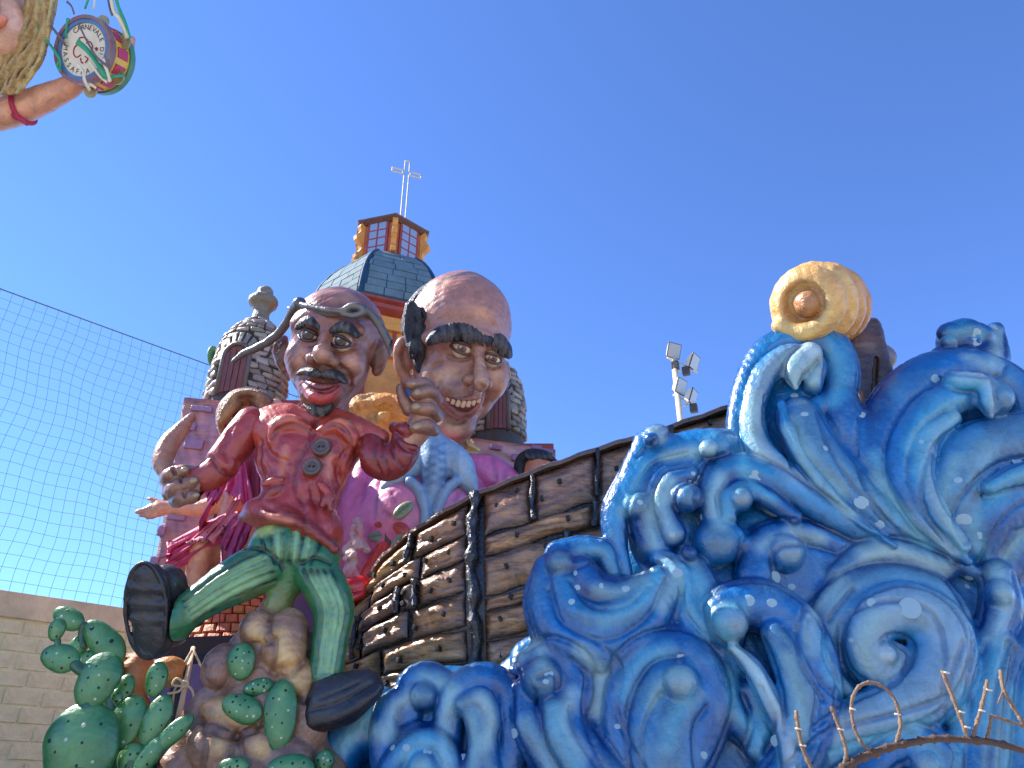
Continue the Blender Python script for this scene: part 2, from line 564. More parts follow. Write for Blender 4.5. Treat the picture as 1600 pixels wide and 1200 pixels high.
coping = paint('coping_render', (200, 192, 172), rough=0.92, var=0.22, scale=1.6, bump=0.6, bscale=7, coat=0, var2=((112, 106, 98), 0.4))
wl = thing('boundary_wall', 'tall beige stone block wall with rendered coping, under the net at the left', 'wall', wall_at(0, 0))
mb = MB(); mb.box(wall_at(4, (WTOP - 0.42) / 2, -0.16), (22, 0.15, (WTOP - 0.42) / 2), (WD, WN, (0, 0, 1))); mb.build('mortar_bed', mortar, wl)
mb = MB(); mb.box(wall_at(4, WTOP - 0.21, -0.14), (22, 0.20, 0.21), (WD, WN, (0, 0, 1))); mb.build('coping', coping, wl, bevel=0.02)
BH, BL = 0.27, 0.56
blocks = []
rb = random.Random(3)
for v in range(4):
    mb = MB()
    mb.box((0, 0, 0), (BL / 2 - 0.014 - 0.02 * rb.random(), 0.02, BH / 2 - 0.014 - 0.016 * rb.random()), (WD, WN, (0, 0, 1)))
    me = mesh_np('brick_mesh', np.array(mb.V), mb.F, None, False)
    bm = bmesh.new(); bm.from_mesh(me)
    bmesh.ops.bevel(bm, geom=list(bm.edges), offset=0.012, segments=1, affect='EDGES')
    for vv in bm.verts: vv.co += Vector((rb.uniform(-.014, .014), rb.uniform(-.01, .01), rb.uniform(-.012, .012)))
    bmesh.ops.recalc_face_normals(bm, faces=bm.faces)
    bm.to_mesh(me); bm.free(); me.materials.append(stone); blocks.append(me)
row = 0; z = WTOP - 0.42 - BH / 2
while z > 1.3:
    for i in range(-4, 16):
        a = i * BL + (BL / 2 if row % 2 else 0) + rb.uniform(-.03, .03)
        p = wall_at(a, z, rb.uniform(-0.018, 0.006))
        o = bpy.data.objects.new('brick', rb.choice(blocks)); link(o, wl)
        o.location = p - ORG[wl.name]
        o.rotation_euler = (0, rb.uniform(-.006, .006), 0)
    z -= BH; row += 1

# ---- safety net above the wall
NTOP = wall_pt(0, 450)[2]
net_m = paint('net_cord', (84, 104, 136), rough=0.7, var=0.1, bump=0, coat=0)
nt_ = thing('safety_net', 'tall dark cord net stretched above the stone wall at the left', 'net', wall_at(0, WTOP))
mb = MB(); rope = [wall_at(a, NTOP - 0.12 * (1 - ((a - 4) / 14) ** 2) + 0.1) for a in np.linspace(-9, 16, 60)]
mb.tube(rope, 0.013, 5); mb.build('top_rope', net_m, nt_)
CELL = 0.205
mb = MB(); rn = np.random.default_rng(5)
A = np.arange(-8, 15, CELL)
ph = rn.uniform(0, 6.28, len(A))
def net_pos(a, z, i=0):
    h = (z - WTOP) / (NTOP - WTOP)
    dx = 0.05 * math.sin(3.1 * z + 0.8 * a) * (0.35 + 0.4 * math.sin(a * .7)) + 0.03 * math.sin(1.3 * z + 1.7 * a)
    dz = 0.022 * math.sin(a * 1.9 + z) + 0.016 * math.sin(a * 5 + 2 * z)
    out = 0.25 * math.sin(math.pi * h) * math.sin(a * 0.5 + 1)
    f = min(1, 6 * h * (1 - h) + .12)
    top = NTOP - 0.12 * (1 - ((a - 4) / 14) ** 2) + 0.1
    zz = WTOP - 0.06 + (z - WTOP) * (top - WTOP + .06) / (NTOP - WTOP)
    return wall_at(a + dx * f, zz + dz * f, 0.05 + out)
zs = np.arange(WTOP, NTOP + CELL, CELL * 1.06)
for i, a in enumerate(A):
    mb.tube([net_pos(a, z) for z in np.linspace(WTOP, NTOP, 30)], 0.0040, 3)
for z in zs[:-1]:
    mb.tube([net_pos(a, z) for a in A], 0.0040, 3)
tag(mb.build('netting', net_m, nt_), kind='stuff')
for a in (-8.6, 15.2):
    mb = MB(); mb.tube([wall_at(a, 0, -0.1), wall_at(a, NTOP + 0.2, -0.1)], 0.06, 10); mb.build('post', net_m, nt_, smooth=True)

# ---- floodlight mast
steel = paint('galvanised_steel', (190, 190, 188), rough=0.5, var=0.08, bump=0.05, coat=0)
dark_m = paint('lamp_housing', (60, 62, 66), rough=0.55, var=0.1, bump=0.05, coat=0)
glassm, nt0, b0 = new_mat('lamp_glass')
b0.inputs['Base Color'].default_value = (0.42, 0.43, 0.42, 1); b0.inputs['Roughness'].default_value = 0.25
YL = 26.0
base = P(1068, 700, YL); base[2] = 0
fl = thing('floodlight_mast', 'white steel mast with four square floodlights rising behind the ship', 'floodlight', base)
top = P(1068, 560, YL)
mb = MB(); mb.tube([(base[0], YL, 0), (base[0], YL, top[2] + .1)], [0.16, 0.10], 14); mb.build('mast', steel, fl, smooth=True)
for (px, py, wd, hg, yaw, tilt) in ((1053, 548, 24, 24, 25, 25), (1085, 566, 21, 24, 52, 25), (1064, 604, 20, 25, 45, 22), (1083, 621, 15, 22, 60, 22)):
    c = P(px, py, YL - 0.15); m_ = M(py, YL)
    n = np.array([math.sin(R(yaw)) * math.cos(R(tilt)), -math.cos(R(yaw)) * math.cos(R(tilt)), -math.sin(R(tilt))])
    u = np.cross((0, 0, 1.0), n); u /= np.linalg.norm(u); v = np.cross(n, u)
    hw, hh = 0.30, 0.30
    mb = MB()
    fr = [c + u * sx * hw + v * sy * hh for sx, sy in ((-1, -1), (1, -1), (1, 1), (-1, 1))]
    bk = [c - n * 0.26 + u * sx * hw * .55 + v * sy * hh * .55 for sx, sy in ((-1, -1), (1, -1), (1, 1), (-1, 1))]
    mb.add(fr + bk, [(0, 1, 5, 4), (1, 2, 6, 5), (2, 3, 7, 6), (3, 0, 4, 7), (4, 5, 6, 7), (3, 2, 1, 0)])
    lamp = mb.build('floodlight', steel, fl)
    mb = MB(); mb.box(c + n * 0.004, (hw * 1.0, hh * 1.0, 0.02), (u, v, n)); mb.build('rim', dark_m, lamp)
    mb = MB(); mb.box(c + n * 0.012, (hw * .9, hh * .9, 0.02), (u, v, n)); mb.build('glass', glassm, lamp)
    ctr = np.array([base[0], YL, c[2] - 0.35])
    mb = MB(); mb.tube([ctr, c - n * .14 - v * .3], 0.035, 6); mb.tube([c - n * .14 - v * .3, c - n * .1], 0.03, 6); mb.build('bracket', steel, fl, smooth=True)
for (px, py) in ((1055, 571), (1072, 580), (1084, 638)):
    c = P(px, py, YL); mb = MB(); mb.box(c, (0.14, 0.12, 0.17), ((.9, -.4, 0), (.4, .9, .1), (0, 0, 1))); mb.build('ballast_box', dark_m, fl, bevel=0.02)
mb = MB(); mb.tube([P(1050, 604, YL) - (0, 0, .35), P(1080, 628, YL) + (0, .1, 0)], 0.04, 6); mb.build('cross_arm', steel, fl, smooth=True)
mb = MB(); mb.tube([P(1042, 558, YL) , P(1064, 568, YL), P(1090, 582, YL)], 0.04, 6); mb.build('cross_arm', steel, fl, smooth=True)
# ================================================================== the painted wave
DEEP = (0, 36, 108); MID = (6, 98, 178); SKYB = (36, 138, 206); PALE = (156, 188, 200); TEAL = (98, 142, 166); FOAM = (196, 230, 238)
wave_m = paint('wave_paint', rough=0.27, var=0.26, scale=4.0, bump=0.42, bscale=16, coat=0.6, var2=((120, 164, 178), 0.30), scratch=.12)
FW = Frame(1120, 900, 7.3, 'up', yaw=-4)
wv = thing('wave', 'huge painted blue wave of curling scrolls rolling in front of the ship', 'wave sculpture', (FW.O[0], FW.O[1], 0))

def X(x, y, r, w=0.0):           # crop coordinates (origin 820, 480; 5/3 px) -> frame point + radius
    p = FW.at(820 + x * 0.6, 480 + y * 0.6, w * 1.0 - 4)
    return (*p, r * 0.6 * 1.04)
def Xs(rows, w=0.0):
    return [X(a[0], a[1], a[2], (a[3] if len(a) > 3 else 0) + w) for a in rows]
def Q(px, py, r, w=0.0):
    return (*FW.at(px, py, w), r * 1.04)

S = Sculpt(FW, (-640, -330, -110), (600, 520, 125), 2.7, MID)
STROKES = []
def offset_path(l, f):
    q = np.array(l, float); out = []
    for i in range(len(q)):
        t = q[min(i + 1, len(q) - 1), :2] - q[max(i - 1, 0), :2]; t /= np.linalg.norm(t) + 1e-9
        out.append((q[i, 0] - t[1] * q[i, 2] * f, q[i, 1] + t[0] * q[i, 2] * f))
    return out
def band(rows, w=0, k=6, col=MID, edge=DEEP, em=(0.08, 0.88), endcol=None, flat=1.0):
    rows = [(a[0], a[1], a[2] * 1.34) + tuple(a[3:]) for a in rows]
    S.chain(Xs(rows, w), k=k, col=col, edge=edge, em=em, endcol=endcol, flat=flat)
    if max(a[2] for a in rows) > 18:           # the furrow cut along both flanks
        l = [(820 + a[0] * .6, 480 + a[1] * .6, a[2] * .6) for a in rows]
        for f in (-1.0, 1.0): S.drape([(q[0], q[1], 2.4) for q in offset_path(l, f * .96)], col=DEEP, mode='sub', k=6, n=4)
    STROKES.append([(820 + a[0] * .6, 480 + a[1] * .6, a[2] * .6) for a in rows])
def ball(x, y, r, w=0, col=TEAL, edge=None, k=6):
    c = X(x, y, r * 1.05, w - .1 * r * .6); S.chain([c, (c[0], c[1], c[2] + 0.5, c[3])], k=k, col=col, edge=edge or DEEP, em=(0.4, 1.0))
# body that carries the scrolls
def fill(x, y, rx, ry, rz, w, rot=None, col=MID):
    c = X(x, y, 1, w)[:3]; S.ell(c, (rx * .6, ry * .66, rz), rot, k=26, col=col)
fill(650, 1000, 420, 330, 62, -60)
fill(1060, 960, 330, 330, 60, -62)
fill(150, 1120, 280, 240, 55, -62)
fill(760, 660, 300, 210, 62, -52, -25)
fill(380, 560, 150, 240, 55, -60)
fill(460, 800, 170, 200, 50, -66)
fill(1190, 560, 200, 220, 55, -55)
fill(720, 300, 140, 230, 48, -42)
fill(1130, 380, 190, 200, 50, -55)
fill(700, 1350, 720, 220, 70, -70)
fill(1290, 1000, 150, 400, 60, -60)
fill(-180, 1260, 260, 190, 45, -80)
fill(-200, 1110, 170, 150, 40, -48)
fill(40, 1150, 150, 150, 45, -46)
fill(360, 640, 110, 130, 40, -44)
# ---- D: tall scroll, upper middle
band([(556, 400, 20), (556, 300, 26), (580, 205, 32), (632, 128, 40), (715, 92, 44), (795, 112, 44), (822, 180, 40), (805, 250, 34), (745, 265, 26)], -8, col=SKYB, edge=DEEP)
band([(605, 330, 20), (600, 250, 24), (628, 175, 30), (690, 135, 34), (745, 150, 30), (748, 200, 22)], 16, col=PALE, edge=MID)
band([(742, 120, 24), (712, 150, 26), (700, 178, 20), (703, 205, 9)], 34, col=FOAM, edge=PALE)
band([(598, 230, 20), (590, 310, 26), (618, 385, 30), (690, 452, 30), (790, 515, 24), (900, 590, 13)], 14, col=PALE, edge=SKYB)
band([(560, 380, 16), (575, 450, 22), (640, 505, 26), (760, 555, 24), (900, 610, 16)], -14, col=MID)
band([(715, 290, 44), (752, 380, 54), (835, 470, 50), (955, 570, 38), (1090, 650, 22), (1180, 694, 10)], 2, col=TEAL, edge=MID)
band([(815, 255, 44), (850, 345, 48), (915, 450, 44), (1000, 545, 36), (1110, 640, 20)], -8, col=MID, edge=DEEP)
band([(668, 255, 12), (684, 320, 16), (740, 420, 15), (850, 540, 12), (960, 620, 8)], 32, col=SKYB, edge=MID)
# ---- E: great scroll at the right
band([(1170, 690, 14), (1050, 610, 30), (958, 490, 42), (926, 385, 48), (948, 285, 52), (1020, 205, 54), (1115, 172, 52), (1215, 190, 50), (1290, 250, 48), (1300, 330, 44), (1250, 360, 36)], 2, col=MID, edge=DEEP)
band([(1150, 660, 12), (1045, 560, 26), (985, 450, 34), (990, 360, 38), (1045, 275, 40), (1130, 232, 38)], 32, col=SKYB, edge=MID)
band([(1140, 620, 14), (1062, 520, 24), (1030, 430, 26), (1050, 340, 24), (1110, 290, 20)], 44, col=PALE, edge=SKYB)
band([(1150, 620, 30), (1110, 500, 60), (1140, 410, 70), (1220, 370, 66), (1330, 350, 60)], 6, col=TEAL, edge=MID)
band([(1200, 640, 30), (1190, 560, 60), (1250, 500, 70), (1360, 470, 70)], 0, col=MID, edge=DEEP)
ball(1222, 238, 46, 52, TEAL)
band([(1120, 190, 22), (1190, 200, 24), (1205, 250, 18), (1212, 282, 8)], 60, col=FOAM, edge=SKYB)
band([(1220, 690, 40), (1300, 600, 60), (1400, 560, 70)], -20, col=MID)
band([(1210, 470, 14), (1280, 440, 22), (1360, 425, 26)], 62, col=SKYB, edge=MID)
# ---- F: little crest on top
c = X(1152, 92, 1, -20)[:3]; S.ell(c, (52, 40, 34), 0, k=6, col=DEEP)
band([(1090, 135, 30), (1152, 120, 44), (1215, 140, 34), (1225, 60, 18)], -20, col=DEEP, edge=DEEP)
band([(1105, 70, 26), (1150, 60, 26), (1190, 70, 22)], 0, col=MID, edge=DEEP)
ball(1104, 92, 22, 20, TEAL)
# ---- C: column of knobs left of centre
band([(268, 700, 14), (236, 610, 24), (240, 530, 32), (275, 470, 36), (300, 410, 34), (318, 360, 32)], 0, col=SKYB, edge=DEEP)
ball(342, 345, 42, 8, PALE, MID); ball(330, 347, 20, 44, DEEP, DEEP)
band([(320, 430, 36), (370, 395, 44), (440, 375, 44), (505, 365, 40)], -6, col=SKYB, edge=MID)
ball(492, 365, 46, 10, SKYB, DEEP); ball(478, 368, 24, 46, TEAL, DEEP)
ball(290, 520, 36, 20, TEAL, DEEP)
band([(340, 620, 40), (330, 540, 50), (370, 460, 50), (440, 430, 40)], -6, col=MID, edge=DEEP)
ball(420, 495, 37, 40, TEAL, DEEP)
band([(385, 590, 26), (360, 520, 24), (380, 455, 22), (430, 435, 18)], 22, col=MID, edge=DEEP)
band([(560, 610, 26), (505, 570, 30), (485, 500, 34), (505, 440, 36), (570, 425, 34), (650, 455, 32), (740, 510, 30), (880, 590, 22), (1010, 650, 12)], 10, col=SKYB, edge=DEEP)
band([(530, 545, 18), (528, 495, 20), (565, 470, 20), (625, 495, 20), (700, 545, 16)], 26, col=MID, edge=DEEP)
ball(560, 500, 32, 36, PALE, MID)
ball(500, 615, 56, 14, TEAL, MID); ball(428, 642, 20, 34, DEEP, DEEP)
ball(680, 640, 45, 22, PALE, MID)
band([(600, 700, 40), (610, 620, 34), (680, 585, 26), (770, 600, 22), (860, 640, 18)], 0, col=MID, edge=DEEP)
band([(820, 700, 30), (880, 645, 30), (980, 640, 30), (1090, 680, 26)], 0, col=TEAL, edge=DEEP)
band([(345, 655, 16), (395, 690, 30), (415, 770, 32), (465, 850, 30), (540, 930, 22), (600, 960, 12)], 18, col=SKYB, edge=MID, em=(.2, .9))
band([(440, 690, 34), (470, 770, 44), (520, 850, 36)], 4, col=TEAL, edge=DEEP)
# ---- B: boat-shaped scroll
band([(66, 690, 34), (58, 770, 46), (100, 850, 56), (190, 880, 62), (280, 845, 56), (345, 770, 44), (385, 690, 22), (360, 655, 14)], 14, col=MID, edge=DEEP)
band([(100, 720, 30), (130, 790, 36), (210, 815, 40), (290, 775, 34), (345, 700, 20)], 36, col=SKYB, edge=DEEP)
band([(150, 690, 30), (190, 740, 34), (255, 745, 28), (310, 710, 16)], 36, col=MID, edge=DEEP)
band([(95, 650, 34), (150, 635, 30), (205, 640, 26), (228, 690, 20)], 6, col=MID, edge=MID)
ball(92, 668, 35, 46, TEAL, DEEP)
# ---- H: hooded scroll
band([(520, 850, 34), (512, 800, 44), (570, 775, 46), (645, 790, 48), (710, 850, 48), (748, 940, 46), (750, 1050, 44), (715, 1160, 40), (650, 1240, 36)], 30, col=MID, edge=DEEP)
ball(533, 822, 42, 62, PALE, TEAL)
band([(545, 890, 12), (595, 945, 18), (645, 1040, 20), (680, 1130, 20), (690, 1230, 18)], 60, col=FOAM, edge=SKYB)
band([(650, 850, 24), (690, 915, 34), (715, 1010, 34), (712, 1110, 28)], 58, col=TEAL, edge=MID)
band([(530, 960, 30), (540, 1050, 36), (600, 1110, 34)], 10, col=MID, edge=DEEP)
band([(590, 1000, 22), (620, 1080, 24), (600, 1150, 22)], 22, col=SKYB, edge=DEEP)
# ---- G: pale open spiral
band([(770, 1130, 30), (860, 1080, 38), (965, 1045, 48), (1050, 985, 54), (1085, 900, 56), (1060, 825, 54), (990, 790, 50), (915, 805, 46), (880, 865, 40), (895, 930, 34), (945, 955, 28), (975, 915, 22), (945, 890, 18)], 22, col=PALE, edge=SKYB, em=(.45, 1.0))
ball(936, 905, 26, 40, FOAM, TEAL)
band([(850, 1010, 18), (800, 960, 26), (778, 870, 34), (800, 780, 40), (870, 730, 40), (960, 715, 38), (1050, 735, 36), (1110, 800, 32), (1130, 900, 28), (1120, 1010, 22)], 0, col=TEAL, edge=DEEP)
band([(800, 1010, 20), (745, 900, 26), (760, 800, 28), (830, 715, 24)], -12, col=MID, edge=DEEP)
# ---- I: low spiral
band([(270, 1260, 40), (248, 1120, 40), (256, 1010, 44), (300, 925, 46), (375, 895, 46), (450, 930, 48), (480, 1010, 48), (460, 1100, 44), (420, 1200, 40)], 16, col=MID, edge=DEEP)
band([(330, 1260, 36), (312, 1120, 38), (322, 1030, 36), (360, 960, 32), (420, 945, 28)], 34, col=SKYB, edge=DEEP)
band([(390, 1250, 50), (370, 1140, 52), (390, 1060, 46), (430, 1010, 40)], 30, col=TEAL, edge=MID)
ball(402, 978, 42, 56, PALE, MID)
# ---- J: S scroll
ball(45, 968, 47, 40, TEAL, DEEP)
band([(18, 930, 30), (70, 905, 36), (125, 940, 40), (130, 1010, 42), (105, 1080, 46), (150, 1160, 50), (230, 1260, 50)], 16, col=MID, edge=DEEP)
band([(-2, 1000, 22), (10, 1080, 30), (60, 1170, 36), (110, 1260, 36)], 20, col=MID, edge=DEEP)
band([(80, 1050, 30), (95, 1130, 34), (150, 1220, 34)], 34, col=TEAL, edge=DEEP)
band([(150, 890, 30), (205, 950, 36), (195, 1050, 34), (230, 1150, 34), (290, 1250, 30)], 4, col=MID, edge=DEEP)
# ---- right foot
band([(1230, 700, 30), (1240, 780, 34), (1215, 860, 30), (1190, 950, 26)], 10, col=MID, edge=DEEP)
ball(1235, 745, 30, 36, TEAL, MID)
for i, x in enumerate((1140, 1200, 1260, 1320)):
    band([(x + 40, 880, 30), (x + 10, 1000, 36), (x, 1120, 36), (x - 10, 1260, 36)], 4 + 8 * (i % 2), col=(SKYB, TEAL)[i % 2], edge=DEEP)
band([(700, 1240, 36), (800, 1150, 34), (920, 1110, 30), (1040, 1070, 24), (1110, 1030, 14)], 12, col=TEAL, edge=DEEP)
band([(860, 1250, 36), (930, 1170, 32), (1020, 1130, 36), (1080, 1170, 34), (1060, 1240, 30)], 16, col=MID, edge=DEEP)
ball(1040, 1190, 34, 30, PALE, MID)
# ---- A: low scrolls at the left, before the hull
def qband(rows, w=0, col=MID, edge=DEEP, em=(0.3, .95)):
    S.chain([Q(a[0], a[1], a[2] * 1.1, (a[3] if len(a) > 3 else 0) + w) for a in rows], k=5, col=col, edge=edge, em=(.12, .92))
    STROKES.append([a[:3] for a in rows])
qband([(700, 1200, 14), (700, 1130, 20), (712, 1085, 22), (745, 1062, 22), (782, 1070, 22), (800, 1105, 22), (800, 1160, 22), (785, 1230, 22)], -4)
qband([(735, 1230, 16), (748, 1170, 16), (742, 1120, 16), (725, 1105, 12)], 16, SKYB)
qband([(722, 1100, 12), (752, 1092, 14), (765, 1118, 14), (760, 1160, 14), (770, 1220, 14)], 22, TEAL, MID)
qband([(640, 1120, 16), (640, 1075, 20), (662, 1060, 22), (695, 1070, 18), (705, 1100, 14)], -10)
c = Q(662, 1087, 20, 10); S.chain([c, (c[0], c[1], c[2] + 1, c[3])], k=4, col=TEAL, edge=DEEP, em=(.6, 1))
qband([(608, 1220, 20), (602, 1150, 22), (612, 1105, 20), (640, 1085, 14)], -6)
qband([(640, 1230, 18), (636, 1165, 20), (662, 1150, 18), (690, 1155, 16)], 2, MID)
qband([(600, 1230, 18), (628, 1180, 18), (670, 1158, 18), (700, 1180, 16), (712, 1230, 14)], 16, SKYB)
qband([(648, 1235, 16), (660, 1195, 18), (680, 1230, 16)], 24, TEAL, MID)
qband([(815, 1050, 16), (816, 1025, 16), (838, 1012, 15), (845, 1040, 15)], -30, SKYB, MID)
qband([(808, 1035, 9), (806, 1058, 10), (812, 1068, 6)], -14, DEEP, DEEP)
qband([(515, 1240, 30), (530, 1180, 32), (560, 1150, 32), (600, 1150, 26)], -50, SKYB, MID)
qband([(520, 1220, 18), (540, 1165, 18), (575, 1120, 18), (600, 1085, 10)], -34, PALE, SKYB)
# furrows and brush strokes running along every scroll
gs = random.Random(12)
def offset_path(l, f):
    q = np.array(l, float); out = []
    for i in range(len(q)):
        t = q[min(i + 1, len(q) - 1), :2] - q[max(i - 1, 0), :2]; t /= np.linalg.norm(t) + 1e-9
        out.append((q[i, 0] - t[1] * q[i, 2] * f, q[i, 1] + t[0] * q[i, 2] * f))
    return out
for l in STROKES:
    if len(l) < 3 or max(a[2] for a in l) < 11: continue
    for f in ((gs.choice((-.4, .4)),) if max(a[2] for a in l) > 99 else ()):
        f += gs.uniform(-.1, .1)
        o = offset_path(l, f); o = o[gs.randint(0, 1):len(o) - gs.randint(0, 1)]
        if len(o) < 2: continue
        rr = [gs.uniform(1.2, 2.4) * math.sin(math.pi * (i + .6) / (len(o) + .2)) + .6 for i in range(len(o))]
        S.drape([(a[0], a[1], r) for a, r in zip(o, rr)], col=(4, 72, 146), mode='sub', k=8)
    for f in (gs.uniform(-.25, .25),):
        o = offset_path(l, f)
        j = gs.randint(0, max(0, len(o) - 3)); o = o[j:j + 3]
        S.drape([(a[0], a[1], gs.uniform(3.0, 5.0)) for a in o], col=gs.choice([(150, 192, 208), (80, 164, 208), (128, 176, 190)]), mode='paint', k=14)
wave_o = S.build('scroll_mass', wave_m, wv, lump=1.3, lump_scale=0.012, relax=1)

# ---- white foam spots dabbed on the wave: thin discs lying on its skin
foam_m = paint('foam_spot_paint', (140, 176, 208), rough=0.5, var=0.25, scale=30, bump=0.2, coat=0.2)
def bvh_of(o):
    me = o.data
    n = len(me.vertices); co = np.empty(n * 3, dtype=np.float32); me.vertices.foreach_get('co', co)
    co = co.reshape(-1, 3) + ORG[o.name]
    return BVHTree.FromPolygons([Vector(c) for c in co], [tuple(p.vertices) for p in me.polygons])
wave_b = bvh_of(wave_o)
def disc_mesh(name, mat, n=14):
    V = [(0, 0, 0.25)]; F = []
    for i in range(n):
        a = 2 * math.pi * i / n; V.append((0.8 * math.cos(a), 0.8 * math.sin(a), 0.22))
    for i in range(n):
        a = 2 * math.pi * i / n; V.append((math.cos(a), math.sin(a), -0.3))
    for i in range(n):
        j = (i + 1) % n
        F += [(0, 1 + i, 1 + j), (1 + i, 1 + n + i, 1 + n + j, 1 + j)]
    me = mesh_np(name, V, F); me.materials.append(mat); return me
foam_me = disc_mesh('foam_spot', foam_m)
spots = [(1524, 520, 8), (1524, 534, 8), (1463, 592, 8), (1348, 648, 7), (1254, 570, 7), (1241, 618, 6), (1257, 647, 6), (1346, 785, 11), (1372, 820, 9), (1506, 813, 11), (1532, 837, 7), (1497, 750, 6), (1592, 722, 10), (1180, 745, 11), (1095, 808, 7), (1172, 692, 5), (1162, 708, 5), (1212, 902, 10), (1237, 917, 6), (1058, 895, 9), (1422, 950, 15), (1364, 942, 9), (1170, 938, 9), (1206, 942, 8), (1515, 903, 7), (1512, 916, 5), (902, 918, 6), (940, 915, 5), (978, 920, 7), (893, 940, 6), (899, 895, 5), (1213, 1158, 10), (1061, 1026, 10), (856, 1052, 9), (853, 1065, 5), (802, 1146, 9), (1050, 835, 5), (1085, 756, 5), (1092, 745, 4), (1083, 740, 4), (1078, 752, 3), (1000, 785, 5), (660, 1010, 4), (757, 1105, 4), (724, 1185, 8), (668, 1174, 7), (635, 1168, 6), (613, 1168, 6), (1290, 700, 5), (1440, 690, 4), (1580, 560, 6), (965, 1135, 5), (1100, 1180, 6), (1330, 1000, 5)]
for (px, py, r) in spots:
    d = Vector(ray(px, py)).normalized()
    hit = wave_b.ray_cast(Vector(CAM), d)
    if hit[0] is None: continue
    o = bpy.data.objects.new('foam_spot', foam_me); link(o, wv)
    n = hit[1] if hit[1].dot(d) < 0 else -hit[1]
    rr = r * (hit[3] / FPX) * 0.95
    o.location = hit[0] - Vector(ORG[wv.name])
    o.rotation_euler = n.to_track_quat('Z', 'Y').to_euler()
    o.scale = (rr, rr * random.uniform(.75, 1), min(rr * 0.25, 0.008))
# ================================================================== the ship
hull_m = paint('hull_varnish', rough=0.26, scratch=.14, var=0.45, scale=3.2, bump=0.9, bscale=7.0, coat=0.7, streak=(1.0, 1.0, 3.5), var2=((62, 44, 34), 0.6))
tar_m = paint('tar', (26, 21, 22), rough=0.22, var=0.4, scale=14, bump=1.0, bscale=26, coat=0.8)
nail_m = paint('nail_iron', (26, 20, 20), rough=0.7, var=0.3, bump=0.3, coat=0.3)
sunlit_m = paint('wood_sunlit_end', rough=0.35, var=0.35, scale=4, bump=0.8, bscale=9, coat=0.4, streak=(1, 1, 3.5), var2=((70, 48, 34), 0.4))  # lighter copy of the hull varnish, standing in for sunlight on its end
# columns of the hull skin: top pixel, bottom pixel, distance
HC = [(560, 930, 527, 1130, 9.10), (580, 905, 560, 1130, 8.75), (612, 862, 600, 1130, 8.50), (655, 828, 652, 1130, 8.30), (700, 800, 702, 1132, 8.16), (742, 776, 750, 1135, 8.08),
      (840, 737, 850, 1135, 8.02), (935, 704, 945, 1135, 7.98), (1040, 672, 1050, 1135, 7.95), (1145, 636, 1150, 1135, 7.95), (1250, 595, 1250, 1135, 8.0), (1345, 555, 1345, 1135, 8.15)]
HA = [0, .35, .75, 1.2, 1.62, 2.0, 2.9, 3.75, 4.7, 5.65, 6.75, 7.9]           # running length, the corner post at 2
HT = np.array([P(c[0], c[1], c[4]) for c in HC]); HB = np.array([P(c[2], c[3], c[4] + 0.12) for c in HC])
def hull(a, b):
    "b = 0 gunwale .. 1 waterline"
    t = np.array([np.interp(a, HA, HT[:, i]) for i in range(3)]); q = np.array([np.interp(a, HA, HB[:, i]) for i in range(3)])
    p = t + (q - t) * b
    return p + hull_n(a) * 0.16 * math.sin(math.pi * b)
def hull_n(a):
    e = 0.02
    d = np.array([np.interp(a + e, HA, HT[:, i]) - np.interp(a - e, HA, HT[:, i]) for i in range(3)]); d[2] = 0
    n = np.array([d[1], -d[0], 0]); return n / np.linalg.norm(n)
base = hull(2, 1).copy(); base[2] = 0
sh = thing('ship', 'old wooden ship with dark varnished planks behind the blue wave', 'ship', base)
# inner shell: dark skin behind the planks, with thickness
V, F = [], []
na, nb = 60, 14
for i in range(na):
    a = 0.0 + (HA[-1]) * i / (na - 1)
    for j in range(nb):
        p = hull(a, 0.004 + 0.99 * j / (nb - 1)); V.append(p - hull_n(a) * 0.02)
for i in range(na):
    a = 0.0 + (HA[-1]) * i / (na - 1)
    for j in range(nb):
        p = hull(a, 0.004 + 0.99 * j / (nb - 1)); V.append(p - hull_n(a) * 0.14)
def grid_faces(na, nb, off=0): return [(off + i * nb + j, off + (i + 1) * nb + j, off + (i + 1) * nb + j + 1, off + i * nb + j + 1) for i in range(na - 1) for j in range(nb - 1)]
F = grid_faces(na, nb) + [f[::-1] for f in grid_faces(na, nb, na * nb)]
o2 = na * nb
F += [(i * nb, o2 + i * nb, o2 + (i + 1) * nb, (i + 1) * nb) for i in range(na - 1)]
F += [(j, j + 1, o2 + j + 1, o2 + j) for j in range(nb - 1)]
obj('hull_shell', mesh_np('hull_shell', V, F), tar_m, sh)

